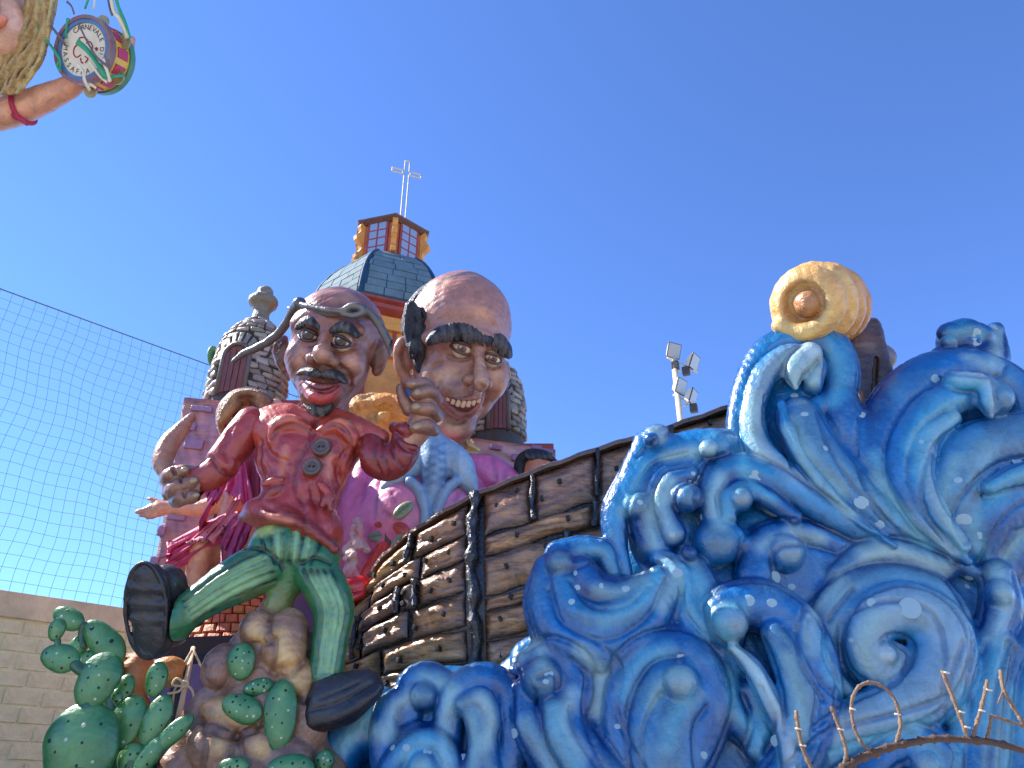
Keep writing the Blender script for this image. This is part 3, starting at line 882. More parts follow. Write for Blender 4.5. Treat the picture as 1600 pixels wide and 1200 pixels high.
def nz(p, s):       # cheap smooth noise
    x, y, z = p * s
    return (math.sin(1.7 * x + 2.1 * z + 0.6 * y) + math.sin(2.9 * z - 1.3 * x + 1.9 * y + 1) + math.sin(3.7 * x + 1.1 * z - 2.3 * y + 2)) / 3
rp = random.Random(11)
def plank(a0, a1, b0, b1, skew0=0, skew1=0, col=(132, 100, 62)):
    na = max(4, int((a1 - a0) * 40)); nb = 15
    th = rp.uniform(0.04, 0.065)
    sd = rp.uniform(0, 50)
    V = []; C = []
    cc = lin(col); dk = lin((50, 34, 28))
    for i in range(na + 1):
        s = i / na
        for j in range(nb + 1):
            t = j / nb
            a = a0 + (a1 - a0) * s + (skew0 * (1 - s) + skew1 * s) * (t - .5)
            b = b0 + (b1 - b0) * t
            ph = hull(a, b)
            wob = 0.006 * math.sin(a * 5.3 + sd) + .003 * math.sin(a * 11.1 + sd * 2)
            b += wob * (1 if j in (0, nb) else .5)
            e = min(min(s * (a1 - a0) * 6, (1 - s) * (a1 - a0) * 6, 1), min(t, 1 - t) * 3.2); e = max(0, min(1, e))
            bulge = th * (1 - (1 - e) ** 2.4)
            rip = 0.022 * math.sin(t * 9 + 2.2 * math.sin(a * 2.6 + sd) + sd) * e + 0.016 * nz(ph + sd, 6.0) * e + 0.008 * nz(ph + sd, 19) * e
            V.append(hull(a, b) + hull_n(a) * (bulge + rip))
            g = .5 + .5 * nz(ph * np.array([.6, .6, 2.2]) + sd, 4.2)
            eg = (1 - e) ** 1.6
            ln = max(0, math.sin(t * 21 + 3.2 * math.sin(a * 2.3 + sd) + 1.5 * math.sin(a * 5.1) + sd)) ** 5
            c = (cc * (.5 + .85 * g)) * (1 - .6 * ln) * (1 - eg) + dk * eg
            C.append(c)
    F = grid_faces(na + 1, nb + 1)
    me = mesh_np('plank', V, F, np.array(C))
    o = obj('plank', me, hull_m, sh)
    return o
def nail(a, b, out=0.05, s=0.026):
    n = hull_n(a); c = hull(a, b) + n * out
    u = np.cross((0, 0, 1.0), n); v = np.cross(n, u)
    w = rp.uniform(.6, 1); q = rp.uniform(-.5, .5)
    u2 = u * math.cos(q) + v * math.sin(q); v2 = v * math.cos(q) - u * math.sin(q)
    mb = MB(); mb.box(c, (s * w, s, 0.04), (u2, v2, n)); mb.build('nail', nail_m, sh, bevel=0.008)
brown = [(170, 130, 92), (156, 118, 86), (178, 136, 94), (148, 112, 90), (164, 126, 98)]
rowsR = [(0.015, .218, [2.1, 2.83, 3.72, 4.75, 6.0, 7.9]), (.224, .312, [2.1, 3.66, 5.1, 7.9]), (.318, .488, [2.1, 3.3, 4.4, 7.9]), (.494, .548, [2.1, 3.9, 7.9]), (.554, .664, [2.1, 3.05, 4.5, 7.9]), (.670, .804, [2.1, 3.2, 4.6, 7.9]), (.81, .985, [2.1, 3.0, 4.4, 7.9])]
for (b0, b1, js) in rowsR:
    for q in range(len(js) - 1):
        if js[q] > 6.9: continue
        plank(js[q] + .03, js[q + 1] - .03, b0, b1, 0, 0, rp.choice(brown))
rowsL = [(0.02, .17, [0.05, 1.15, 1.92]), (.18, .30, [.05, .55, 1.3, 1.92]), (.31, .445, [.05, .40, 1.05, 1.28, 1.92]), (.455, .60, [.05, .5, 1.2, 1.92]), (.61, .74, [.05, .8, 1.92]), (.75, .86, [.05, .45, 1.92]), (.87, .98, [.05, 1.0, 1.92])]
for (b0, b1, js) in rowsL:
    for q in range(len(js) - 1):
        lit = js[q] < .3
        plank(js[q] + .02, js[q + 1] - .02, b0, b1, 0, 0, (190, 148, 92) if lit else rp.choice(brown))  # left end planks painted paler: the sunlight on them is put into the colour
for (a, b) in ((2.32, .10), (2.6, .06), (3.2, .09), (2.95, .14), (3.98, .11), (4.5, .07), (4.95, .06), (5.3, .04), (3.3, .26), (2.6, .27), (4.4, .27), (2.45, .39), (3.0, .35), (3.6, .42), (2.5, .52), (2.35, .60), (2.75, .62), (3.0, .72), (2.35, .74), (2.6, .87), (3.4, .62),
               (1.75, .10), (1.45, .12), (1.15, .09), (.9, .13), (.6, .10), (.3, .13), (1.7, .24), (1.4, .23), (1.15, .26), (.8, .24), (.35, .22), (1.72, .38), (1.5, .40), (1.16, .36), (1.17, .42), (.8, .38), (.5, .36), (.2, .40), (1.65, .53), (1.3, .56), (.9, .52), (.55, .55), (.25, .50), (1.6, .68), (1.1, .70), (.5, .66), (.2, .70), (1.5, .82), (.9, .80), (.7, .9), (.25, .82), (1.5, .93)):
    nail(a, b)
# tarred corner post and butt joints: lumpy dark ribs
def rib(a, b0, b1, r, name='rib'):
    pts = []; q = np.linspace(b0, b1, int(14 + 40 * (b1 - b0)))
    sd = rp.uniform(0, 9)
    pts = [hull(a + .012 * math.sin(9 * t + sd) + .012 * math.sin(31 * t), t) + hull_n(a) * 0.055 for t in q]
    rr = [r * (1 + .22 * math.sin(40 * t + sd) + .18 * math.sin(67 * t)) for t in q]
    mb = MB(); mb.tube(pts, rr, 10); mb.build(name, tar_m, sh, smooth=True)
rib(2.0, -.01, .99, .058, 'corner_post')
rib(2.83, .02, .225, .032); rib(3.72, .0, .2, .026); rib(1.12, .0, .17, .03); rib(1.28, .31, .45, .035); rib(1.05, .31, .45, .035); rib(.42, .31, .6, .03); rib(3.66, .22, .32, .03); rib(3.3, .31, .49, .03); rib(4.75, 0, .22, .03)
# gunwale: rail along the top edge
def rail(a0, a1, mat, r=0.05):
    q = np.linspace(a0, a1, 60); V = []; F = []
    for a in q:
        n = hull_n(a); p = hull(a, 0)
        k = .006 * math.sin(a * 13)
        for (x, z) in ((.08, -.03), (.085, .015), (.06, .03), (-.15, .03), (-.17, -.03)):
            V.append(p + n * (x + k) + np.array([0, 0, z + k]))
    for i in range(len(q) - 1):
        for j in range(5): F.append((i * 5 + j, (i + 1) * 5 + j, (i + 1) * 5 + (j + 1) % 5, i * 5 + (j + 1) % 5))
    F += [(0, 1, 2, 3, 4), tuple(len(V) - 1 - j for j in range(5))]
    obj('rail', mesh_np('rail', V, F, None, False), mat, sh)
rail_m = paint('rail_dark_wood', (88, 66, 54), rough=0.32, var=0.4, scale=8, bump=0.8, bscale=16, coat=0.5)
rail(0.02, 7.85, rail_m)

# ---- prow post and the golden scroll on it
prow_m = paint('prow_brown', rough=0.28, var=0.25, scale=5, bump=0.5, bscale=14, coat=0.4)
FP = Frame(1350, 580, 8.0, 'up')
S = Sculpt(FP, (-60, -150, -60), (70, 90, 60), 3.0, (80, 60, 52))
S.boxp(FP.at(1354, 604, 0), (34, 110, 34), rnd=12, k=2, col=(74, 58, 52))
S.chain([(*FP.at(1342, 545, 10), 26), (*FP.at(1375, 560, -10), 24)], k=8, col=(150, 104, 72))
S.chain([(*FP.at(1368, 560, 30), 4), (*FP.at(1364, 640, 32), 4)], k=2, col=(60, 46, 42), mode='sub')
S.build('prow_post', prow_m, sh, lump=1.0, lump_scale=.02)
gold = paint('golden_scroll', rough=0.36, var=0.22, scale=7, bump=0.55, bscale=20, coat=0.35, var2=((176, 116, 70), 0.4))
FS = Frame(1277, 476, 7.2, 'cam', yaw=-38, roll=2); FS.s *= 1.13
S = Sculpt(FS, (-110, -110, -140), (110, 110, 100), 2.6, (206, 158, 92))
GO = (222, 174, 118); OR = (156, 96, 58)
# drum of the volute: rounded cylinder built from rings along its axis (w)
for i, (w, r) in enumerate(((44, 50), (14, 57), (-18, 60), (-50, 58), (-80, 52))):
    S.ell((0, 0, w), (r, r * 1.02, 25), k=7, col=GO if i < 2 else (180, 128, 84))
for w in (-2, -34, -66):
    ring = [(61 * math.cos(a), 62 * math.sin(a), w + 3 * math.sin(2 * a), 3.2) for a in np.linspace(0, 2 * math.pi, 33)]
    S.chain(ring, k=4, col=OR, mode='sub', n=2)
# face: deep eye with a ball, spiral lip
S.ell((2, -2, 70), (30, 30, 26), k=6, col=(122, 78, 50), mode='sub')
spi = [((44 - 2.6 * i) * math.cos(a), (44 - 2.6 * i) * math.sin(a), 56 - .8 * i, 13 - .7 * i) for i, a in enumerate(np.linspace(-2.4, 3.4, 12))]
S.chain(spi, k=4, col=(230, 192, 138), edge=GO)
S.ell((4, -2, 54), (19, 18, 18), k=3, col=(150, 100, 72))
S.chain([(-34, -44, 62, 4), (-46, -20, 62, 4), (-42, 10, 62, 3)], k=3, col=OR, mode='sub')
S.build('prow_scroll', gold, sh, lump=1.2, lump_scale=.02)
# ================================================================== church tower, stone turrets, house walls
def prism_ring(c, r, n, z, rot): return [np.array([c[0] + r * math.cos(rot + 2 * math.pi * i / n), c[1] + r * math.sin(rot + 2 * math.pi * i / n), z]) for i in range(n)]
def loft(rings, close_top=True, close_bot=True):
    V = [v for r in rings for v in r]; n = len(rings[0]); F = []
    for i in range(len(rings) - 1):
        for j in range(n): F.append((i * n + j, i * n + (j + 1) % n, (i + 1) * n + (j + 1) % n, (i + 1) * n + j))
    if close_bot: F.append(tuple(range(n - 1, -1, -1)))
    if close_top: F.append(tuple((len(rings) - 1) * n + j for j in range(n)))
    return V, F
YC = 12.2
slate = paint('dome_slate', (92, 118, 142), rough=0.72, spec=.15, var=0.22, scale=3, bump=0.35, bscale=10, coat=0, var2=((96, 130, 160), 0.4))
slate_d = paint('dome_rib', (40, 74, 112), rough=0.6, spec=.2, var=0.2, bump=0.3, coat=0)
ochre = paint('church_ochre', (206, 148, 74), rough=0.5, var=0.18, scale=4, bump=0.3, bscale=14, coat=0.12, var2=((190, 104, 62), 0.5))
rust = paint('cornice_red', (138, 62, 54), rough=0.45, var=0.25, scale=6, bump=0.3, coat=0.2)
pane_m, nt0, b0 = new_mat('window_pane'); b0.inputs['Base Color'].default_value = (0.30, 0.36, 0.48, 1); b0.inputs['Roughness'].default_value = 0.3
cx = P(607, 430, YC)[0]
zb = P(617, 680, YC)[2]; zc = P(598, 466, YC - 1.3)[2]; zd = P(600, 388, YC - .6)[2]
ch = thing('church_tower', 'ochre church tower with blue slate dome, window lantern and metal cross on top', 'church tower', (cx, YC, 0))
n8 = 6; rot0 = R(-90 - 8)           # a ridge points almost at the viewer
RW = 1.27
# drum
V, F = loft([prism_ring((cx, YC), RW * .94, n8, 1.55, rot0), prism_ring((cx, YC), RW * .94, n8, zc - .12, rot0)])
obj('drum_wall', mesh_np('drum_wall', V, F, None, False), ochre, ch)
V, F = loft([prism_ring((cx, YC), RW * f, n8, zc + z, rot0) for f, z in ((.95, -.18), (1.06, -.10), (1.07, -.03), (1.14, .0), (1.14, .05))])
obj('cornice', mesh_np('cornice', V, F, None, False), rust, ch)
# painted pilasters, blocks and a blue door on the front faces
for fi in range(n8):
    a0 = rot0 + 2 * math.pi * fi / n8; a1 = rot0 + 2 * math.pi * (fi + 1) / n8
    p0 = np.array([cx + RW * .94 * math.cos(a0), YC + RW * .94 * math.sin(a0), 0]); p1 = np.array([cx + RW * .94 * math.cos(a1), YC + RW * .94 * math.sin(a1), 0])
    t = (p1 - p0); L = np.linalg.norm(t); t /= L; n = np.array([t[1], -t[0], 0])
    if n[1] > 0.3: continue
    for s in (.09, .91):
        mb = MB(); mb.box(p0 + t * L * s + n * .02 + (0, 0, (zb + zc) / 2 - .1), (.055, .05, (zc - zb) / 2 + .05), (t, n, (0, 0, 1))); mb.build('pilaster', rust, ch, bevel=.015)
    for (s, z, hw, hh) in ((.5, zc - .42, .2, .07), (.5, zc - .95, .24, .06), (.72, zc - 1.3, .12, .06)):
        mb = MB(); mb.box(p0 + t * L * s + n * .03 + (0, 0, z), (hw, .06, hh), (t, n, (0, 0, 1))); mb.build('block', ochre, ch, bevel=.03)
    mb = MB(); mb.box(p0 + t * L * .5 + n * .01 + (0, 0, zc - .68), (.03, .035, .2), (t, n, (0, 0, 1))); mb.build('pilaster', rust, ch, bevel=.01)
    dr = MB(); dr.box(p0 + t * L * .82 + n * .015 + (0, 0, zb + .28), (.14, .03, .5), (t, n, (0, 0, 1))); d_ = dr.build('door', paint('blue_door', (46, 104, 160), rough=.4, var=.2), ch, bevel=.01)
# dome: hexagonal, curved, slate courses as separate tiles
prof = [(1.10, 0.03), (1.10, .14), (1.05, .34), (.96, .54), (.82, .72), (.66, .86), (.55, .93)]
HD = zd - zc
V, F = loft([prism_ring((cx, YC), RW * f, n8, zc + z * HD, rot0) for f, z in prof])
obj('dome_shell', mesh_np('dome_shell', V, F, None, False), slate_d, ch)
def dome_pt(fi, s, h):
    f = np.interp(h, [q[1] for q in prof], [q[0] for q in prof])
    a0 = rot0 + 2 * math.pi * fi / n8; a1 = rot0 + 2 * math.pi * (fi + 1) / n8
    p0 = np.array([math.cos(a0), math.sin(a0)]); p1 = np.array([math.cos(a1), math.sin(a1)]); q = (p0 + (p1 - p0) * s) * RW * f
    return np.array([cx + q[0], YC + q[1], zc + h * HD])
rt = random.Random(5)
for fi in range(n8):
    am = rot0 + 2 * math.pi * (fi + .5) / n8
    if math.sin(am) > .4: continue
    nn = np.array([math.cos(am), math.sin(am), .35]); nn /= np.linalg.norm(nn)
    rows = np.linspace(.06, .91, 9)
    for r_ in range(8):
        k = 4 - r_ // 3; off = rt.uniform(0, .3)
        cuts = sorted(set([.035] + [min(.965, max(.035, (i + off) / k)) for i in range(k + 1)] + [.965]))
        for c0, c1 in zip(cuts[:-1], cuts[1:]):
            if c1 - c0 < .04: continue
            g = .006
            h0, h1 = rows[r_] + .006, rows[r_ + 1] - .006
            q = [dome_pt(fi, c0 + g, h0), dome_pt(fi, c1 - g, h0), dome_pt(fi, c1 - g, h1), dome_pt(fi, c0 + g, h1)]
            o1 = rt.uniform(.014, .026)
            Vt = [v - nn * .01 for v in q] + [v + nn * o1 for v in q]
            mb = MB(); mb.add(Vt, [(0, 1, 5, 4), (1, 2, 6, 5), (2, 3, 7, 6), (3, 0, 4, 7), (4, 5, 6, 7)]); mb.build('slate_tile', slate, ch)
for fi in range(n8):
    mb = MB(); mb.tube([dome_pt(fi, 0, h) for h in np.linspace(.04, .92, 12)], .035, 6); mb.build('ridge', slate_d, ch, smooth=True)
# lantern
zl0 = zc + .90 * HD; zl1 = P(622, 344, YC - .6)[2]; RL = .72
wood = paint('lantern_wood', (176, 96, 58), rough=.42, var=.22, scale=8, bump=.3, coat=.2, var2=((206, 130, 62), .5))
V, F = loft([prism_ring((cx, YC), RL * .92, n8, zl0, rot0 + R(22)), prism_ring((cx, YC), RL * .92, n8, zl1 - .02, rot0 + R(22))])
ln = obj('lantern', mesh_np('lantern', V, F, None, False), wood, ch)
V, F = loft([prism_ring((cx, YC), RL * f, n8, zl1 + z, rot0 + R(22)) for f, z in ((.98, -.06), (1.10, 0), (1.12, .03), (.9, .055), (.2, .07))])
obj('lantern_roof', mesh_np('lantern_roof', V, F, None, False), paint('lantern_roof_brown', (92, 60, 54), rough=.5, var=.2), ln)
for fi in range(n8):
    ra = rot0 + R(22)
    a0 = ra + 2 * math.pi * fi / n8; a1 = ra + 2 * math.pi * (fi + 1) / n8
    p0 = np.array([cx + RL * .92 * math.cos(a0), YC + RL * .92 * math.sin(a0), 0]); p1 = np.array([cx + RL * .92 * math.cos(a1), YC + RL * .92 * math.sin(a1), 0])
    t = (p1 - p0); L = np.linalg.norm(t); t /= L; n = np.array([t[1], -t[0], 0])
    # corner bracket with scrolled outline
    d = np.array([math.cos(a0), math.sin(a0), 0]); e = np.array([-d[1], d[0], 0])
    hh = zl1 - zl0
    outl = [(0, 0), (.15, 0), (.17, .08), (.09, .18), (.05, .30), (.08, .40), (.18, .50), (.2, .60), (.13, .70), (.09, .80), (.13, .9), (.1, 1), (0, 1)]
    V = [p0 + d * (x * .95 - .02) + e * s + (0, 0, zl0 + y * hh * .97) for s in (-.05, .05) for x, y in outl]; k = len(outl)
    F = [tuple(range(k)), tuple(range(2 * k - 1, k - 1, -1))] + [(i, k + i, k + (i + 1) % k, (i + 1) % k) for i in range(k)]
    mb = MB(); mb.add(V, F); mb.build('scroll_bracket', ochre, ln)
    if n[1] > .4: continue
    wmid = p0 + t * L * .5 + n * .005
    wf = MB(); wf.box(wmid + (0, 0, (zl0 + zl1) / 2), (L * .33, .03, hh * .46), (t, n, (0, 0, 1))); w_ = wf.build('window', rust, ln, bevel=.01)
    for i in range(2):
        for j in range(4):
            z = zl0 + hh * (.15 + .23 * j)
            mb = MB(); mb.box(wmid + n * .022 + t * L * (.14 if i else -.14) + (0, 0, z), (L * .115, .012, hh * .095), (t, n, (0, 0, 1))); mb.build('pane', pane_m, w_, bevel=.006)
# cross: open metal outline
alu = paint('cross_metal', (176, 184, 192), rough=.35, var=.1, bump=0, coat=0, metallic=.6)
cr = MB()
def cpt(px, py): return P(px, py, YC)
zt = P(637, 252, YC)[2]; zbm = zl1 + .1
cxx = P(633, 300, YC)[0]; q = .05; th = .017
zarm = P(636, 270, YC)[2]; LA = .31
ad = np.array([.93, .37, 0])   # arm direction: turned, its right end further away
ad /= np.linalg.norm(ad)
def cq(s, z): return np.array([cxx, YC, 0]) + ad * s + np.array([0, 0, z])
for path in ([cq(-q, zbm), cq(-q, zarm - q), cq(-LA, zarm - q), cq(-LA, zarm + q), cq(-q, zarm + q), cq(-q, zt), cq(q, zt), cq(q, zarm + q), cq(LA, zarm + q), cq(LA, zarm - q), cq(q, zarm - q), cq(q, zbm)], [cq(-q * 1.6, zarm - q), cq(-q * 1.6, zarm + q)], [cq(q * 1.6, zarm - q), cq(q * 1.6, zarm + q)]):
    for a, b in zip(path[:-1], path[1:]): cr.tube([a, b], th, 6)
cr.build('cross', alu, ch)

# ---- stone turrets
stone_m = paint('turret_stone', rough=.42, var=.2, scale=8, bump=.5, bscale=18, coat=.2)
door_m = paint('turret_door', (112, 66, 62), rough=.42, var=.25, scale=6, bump=.5, bscale=14, coat=.15, streak=(3, 3, .6))
def turret(name, label, px, py0, py1, Y, rpx, doorx, finial=True, dome=.5, yb=None, tilt=0):
    "rounded stone hut: body from py1 (base) to py0 (top of the dome)"
    fr = Frame(px, (py0 + py1) / 2, Y, 'up')
    tv = fr.at(px, py0, 0)[1]; bv = fr.at(px, py1, 0)[1]
    H = tv - bv
    base = fr.world((0, bv, 0)); base0 = base.copy()
    t = thing(name, label, 'turret', base)
    prof = [(0, 1.0), (.35, .98), (.55, .93), (.7, .80), (.82, .62), (.92, .38), (.98, .17), (1.0, .12)]
    rad = lambda h: rpx * np.interp(h, [p[0] for p in prof], [p[1] for p in prof])
    # core
    V, F = loft([[fr.world((rad(h) * .955 * math.cos(a), bv + H * h, rad(h) * .955 * math.sin(a))) for a in np.linspace(0, 2 * math.pi, 24, endpoint=False)] for h in [-.45] + list(np.linspace(0, 1, 14))])
    obj('core', mesh_np('core', V, F), paint('turret_mortar', (62, 58, 58), rough=.6, var=.2, bump=.4), t)
    # stones
    da = math.asin(max(-1, min(1, doorx / rpx)))           # azimuth of the door (0 = towards the viewer)
    dw = .33 * rpx; dh = .50
    rs = random.Random(int(px)); row = 0; h = 0.0
    while h < .97:
        hh = rs.uniform(.058, .08) if h < .6 else rs.uniform(.05, .065)
        r0 = rad(min(h + hh / 2, 1)); n = max(5, int(2 * math.pi * r0 / (rs.uniform(13, 22))))
        off = rs.uniform(0, 6.28)
        for i in range(n):
            a0 = off + 2 * math.pi * (i + rs.uniform(.02, .06)) / n; a1 = off + 2 * math.pi * (i + 1 - rs.uniform(.02, .06)) / n
            am = (a0 + a1) / 2
            if math.cos(am) < -.35: continue
            # keep clear of the door opening
            xd = r0 * math.sin(am - da); fd = math.cos(am - da)
            ht = h + hh / 2
            if fd > 0:
                if abs(xd) < dw * 1.28 and ht < dh * .72: continue
                if ht >= dh * .72 and (xd / (dw * 1.35)) ** 2 + ((ht - dh * .72) / (.30)) ** 2 < 1: continue
            pr = rs.uniform(1.5, 4.2); Vv = []
            g = .006
            for (aa, h0) in ((a0, h + g), (a1, h + g), (a1, h + hh - g), (a0, h + hh - g)):
                hj = h0 + rs.uniform(-.014, .014); aj = aa + rs.uniform(-.07, .07)
                rr = rad(min(hj, 1)); Vv.append((aj, hj, rr))
            ctr = (np.mean([v[0] for v in Vv]), np.mean([v[1] for v in Vv]))
            pts = []
            for sc_, dr in ((1, -3), (1, pr * .5), (.72, pr)):
                for (aj, hj, rr) in Vv:
                    a = ctr[0] + (aj - ctr[0]) * sc_; hq = ctr[1] + (hj - ctr[1]) * sc_
                    q = rad(min(hq, 1)) + dr
                    pts.append(fr.world((q * math.sin(a), bv + H * hq, q * math.cos(a))))
            F = [(j, (j + 1) % 4, 4 + (j + 1) % 4, 4 + j) for j in range(4)] + [(4 + j, 4 + (j + 1) % 4, 8 + (j + 1) % 4, 8 + j) for j in range(4)] + [(8, 9, 10, 11)]
            g_ = rs.uniform(.75, 1.15); base_c = np.array((134, 132, 134)) * g_ + np.array((rs.uniform(-5, 12), 0, rs.uniform(-10, 6)))
            me = mesh_np('stone', pts, F, np.tile(lin(np.clip(base_c, 0, 255)), (12, 1)))
            obj('stone', me, stone_m, t)
        h += hh
    # door: recessed leaf with boards, arch of voussoirs
    def dp(x, h, out):
        a = da + x / rpx; rr = rpx * .97 + out
        return fr.world((rr * math.sin(a), bv + H * h, rr * math.cos(a)))
    arch = [(-dw, 0), (-dw, dh * .72)] + [(-dw * math.cos(q), dh * .72 + .13 * math.sin(q)) for q in np.linspace(.25, math.pi - .25, 9)] + [(dw, dh * .72), (dw, 0)]
    V = [dp(x * .96, h, 0.5) for x, h in arch] + [dp(x * .96, h, -6) for x, h in arch]; k = len(arch)
    door = obj('door', mesh_np('door', V, [tuple(range(k))[::-1]] + [(i, (i + 1) % k, k + (i + 1) % k, k + i) for i in range(k)], None, False), door_m, t)
    for i in range(4):
        x0 = -dw * .9 + i * dw * .46
        hm = dh * .72 + (.10 if i in (1, 2) else .05)
        mb = MB(); V = [dp(x, h, o) for o in (.5, 2.2) for x, h in ((x0, .01), (x0 + dw * .40, .01), (x0 + dw * .40, hm), (x0, hm))]
        mb.add(V, [(0, 1, 2, 3), (4, 5, 6, 7), (0, 1, 5, 4), (1, 2, 6, 5), (2, 3, 7, 6), (3, 0, 4, 7)]); mb.build('board', door_m, door)
    path = [dp(x * 1.08, h * 1.02, 2.0) for x, h in arch]
    mb = MB(); mb.tube(path, fr.s * 3.6, 6); mb.build('door_frame', paint('turret_door_frame', (92, 86, 86), rough=.45, var=.2), t, smooth=True)
    for q in np.linspace(.1, math.pi - .1, 9):
        x0, h0 = -dw * 1.22 * math.cos(q), dh * .72 + .165 * math.sin(q)
        x1, h1 = -dw * 1.85 * math.cos(q), dh * .72 + .30 * math.sin(q)
        wq = .14
        pr = [(-dw * f * math.cos(q + s), dh * .72 + g * math.sin(q + s), o) for o in (-2, 4) for f, g, s in ((1.2, .16, -wq), (1.85, .29, -wq * .8), (1.85, .29, wq * .8), (1.2, .16, wq))]
        V = [dp(x, min(h, .9), o + (rad(min(h, .9)) - rpx)) for x, h, o in pr]
        mb = MB(); mb.add(V, [(0, 1, 2, 3), (4, 5, 6, 7), (0, 1, 5, 4), (1, 2, 6, 5), (2, 3, 7, 6), (3, 0, 4, 7)], (128, 124, 124)); mb.build('arch_stone', stone_m, t, colors=True, bevel=.012)
    if finial:
        S = Sculpt(fr, (-40, tv - 30, -40), (40, tv + 75, 40), 2.0, (128, 122, 114))
        S.chain([(0, tv - 10, 0, 16), (0, tv + 8, 0, 13), (0, tv + 14, 0, 14)], k=3, col=(100, 96, 92))
        S.ell((0, tv + 30, 0), (24, 15, 24), k=5, col=(112, 108, 104)); S.ell((0, tv + 22, 0), (16, 14, 16), k=4, col=(98, 94, 90))
        S.ell((0, tv + 49, 0), (13, 12, 13), k=3, col=(120, 114, 110))
        S.build('finial', stone_m, t, lump=.6, lump_scale=.03)
    return t, fr
tl, frl = turret('stone_turret', 'grey stone turret with ball finial, behind the puppet in red jacket at left', 394, 497, 640, 10.9, 58, -4)
# prickly pear edge and bare patch on the sunlit flank of the left turret
green_pad = paint('pad_green_flat', (84, 140, 104), rough=.5, var=.2)
for (px, py, r) in ((333, 557, 17), (332, 596, 17)):
    S = Sculpt(frl, (-110, -90, -40), (-40, 90, 40), 2.0, (92, 146, 108))
    c = frl.at(px, py, 6); S.ell(c, (7, r, 18), k=2, col=(92, 146, 108)); S.build('cactus_pad', green_pad, tl)
turret('stone_turret', 'grey stone turret with plank door, behind the grinning giant head at right', 778, 560, 688, 11.0, 42, 2, finial=False)

# ---- purple and orange house walls with raised bricks
house_m = paint('house_plaster', rough=.45, var=.22, scale=5.5, bump=.5, bscale=9, coat=.15, streak=(.6, .6, 3.0), var2=((224, 150, 76), .9), scratch=.15)
brick_m = paint('house_brick', (146, 116, 164), rough=.42, var=.2, scale=8, bump=.4, coat=.2)
def slab(name, label, quad, Y, thick, bricks, col, curve=0):
    "upright slab through four pixels (tl, tr, br, bl) with raised bricks [(px,py,w,h)]"
    yy = Y if np.ndim(Y) else (Y, Y, Y, Y)
    q = [P(p[0], p[1], y) for p, y in zip(quad, yy)]
    base = (q[2] + q[3]) / 2
    t = thing(name, label, 'house facade', base)
    n = np.cross(q[1] - q[0], q[3] - q[0]); n /= np.linalg.norm(n)
    if n[1] > 0: n = -n
    NU, NV = 10, 16; V = []; C = []; rr = random.Random(9)
    for s_ in (0, 1):
        for i in range(NU + 1):
            for j in range(NV + 1):
                u, v = i / NU, j / NV
                p = (q[0] * (1 - u) + q[1] * u) * (1 - v) + (q[3] * (1 - u) + q[2] * u) * v
                p = p + n * (curve * math.sin(math.pi * u) + .012 * math.sin(v * 40 + u * 3) + .01 * math.sin(17 * u + 9 * v)) if s_ == 0 else p - n * thick
                V.append(p); C.append(lin(np.array(col) * (.85 + .3 * rr.random())))
    a = (NU + 1) * (NV + 1)
    F = grid_faces(NU + 1, NV + 1) + [f[::-1] for f in grid_faces(NU + 1, NV + 1, a)]
    for i in range(NU):
        for j in (0, NV): F.append((i * (NV + 1) + j, (i + 1) * (NV + 1) + j, a + (i + 1) * (NV + 1) + j, a + i * (NV + 1) + j))
    for j in range(NV):
        for i in (0, NU): F.append((i * (NV + 1) + j, i * (NV + 1) + j + 1, a + i * (NV + 1) + j + 1, a + i * (NV + 1) + j))
    obj('wall_slab', mesh_np('wall_slab', V, F, np.array(C)), house_m, t)
    for (px, py, w, h) in bricks:
        r = ray(px, py); tt = ((q[0] - CAM) @ n) / (r @ n); c = CAM + r * tt + n * curve * .8
        m_ = tt / FPX; u = (q[1] - q[0]) / np.linalg.norm(q[1] - q[0]); v = np.cross(n, u)
        mb = MB(); mb.box(c, (w / 2 * m_, .055, h / 2 * m_), (u, n, v)); mb.build('brick', brick_m, t, bevel=.018)
    return t
slab('house_facade', 'purple and orange plastered house wall behind the woman in pink', [(288, 621), (365, 628), (300, 1000), (232, 940)], 10.3, .5,
     [(304, 695, 30, 16), (298, 668, 18, 13), (316, 640, 34, 9), (300, 655, 10, 8), (278, 805, 28, 18), (254, 830, 12, 16), (262, 785, 14, 12), (242, 880, 14, 20), (250, 905, 12, 14), (272, 760, 20, 12)], (152, 118, 150))
slab('house_facade', 'curved purple and orange chimney wall between striped trousers and giant pink coat', [(516, 792), (560, 800), (548, 1010), (508, 1010)], 9.8, .35,
     [(540, 846, 26, 14), (538, 872, 26, 15), (534, 898, 24, 15), (531, 924, 22, 14)], (150, 118, 150), curve=.12)
slab('house_facade', 'pale violet house wall below the right stone turret', [(735, 684), (868, 702), (868, 790), (735, 800)], 10.4, .4,
     [(806, 716, 12, 11), (838, 700, 16, 7), (856, 706, 16, 6), (775, 700, 18, 8)], (176, 148, 172))
block_m = paint('house_block', (116, 84, 132), rough=.5, var=.25, scale=2.5, bump=.4, bscale=8, coat=.1, var2=((190, 120, 70), .5))
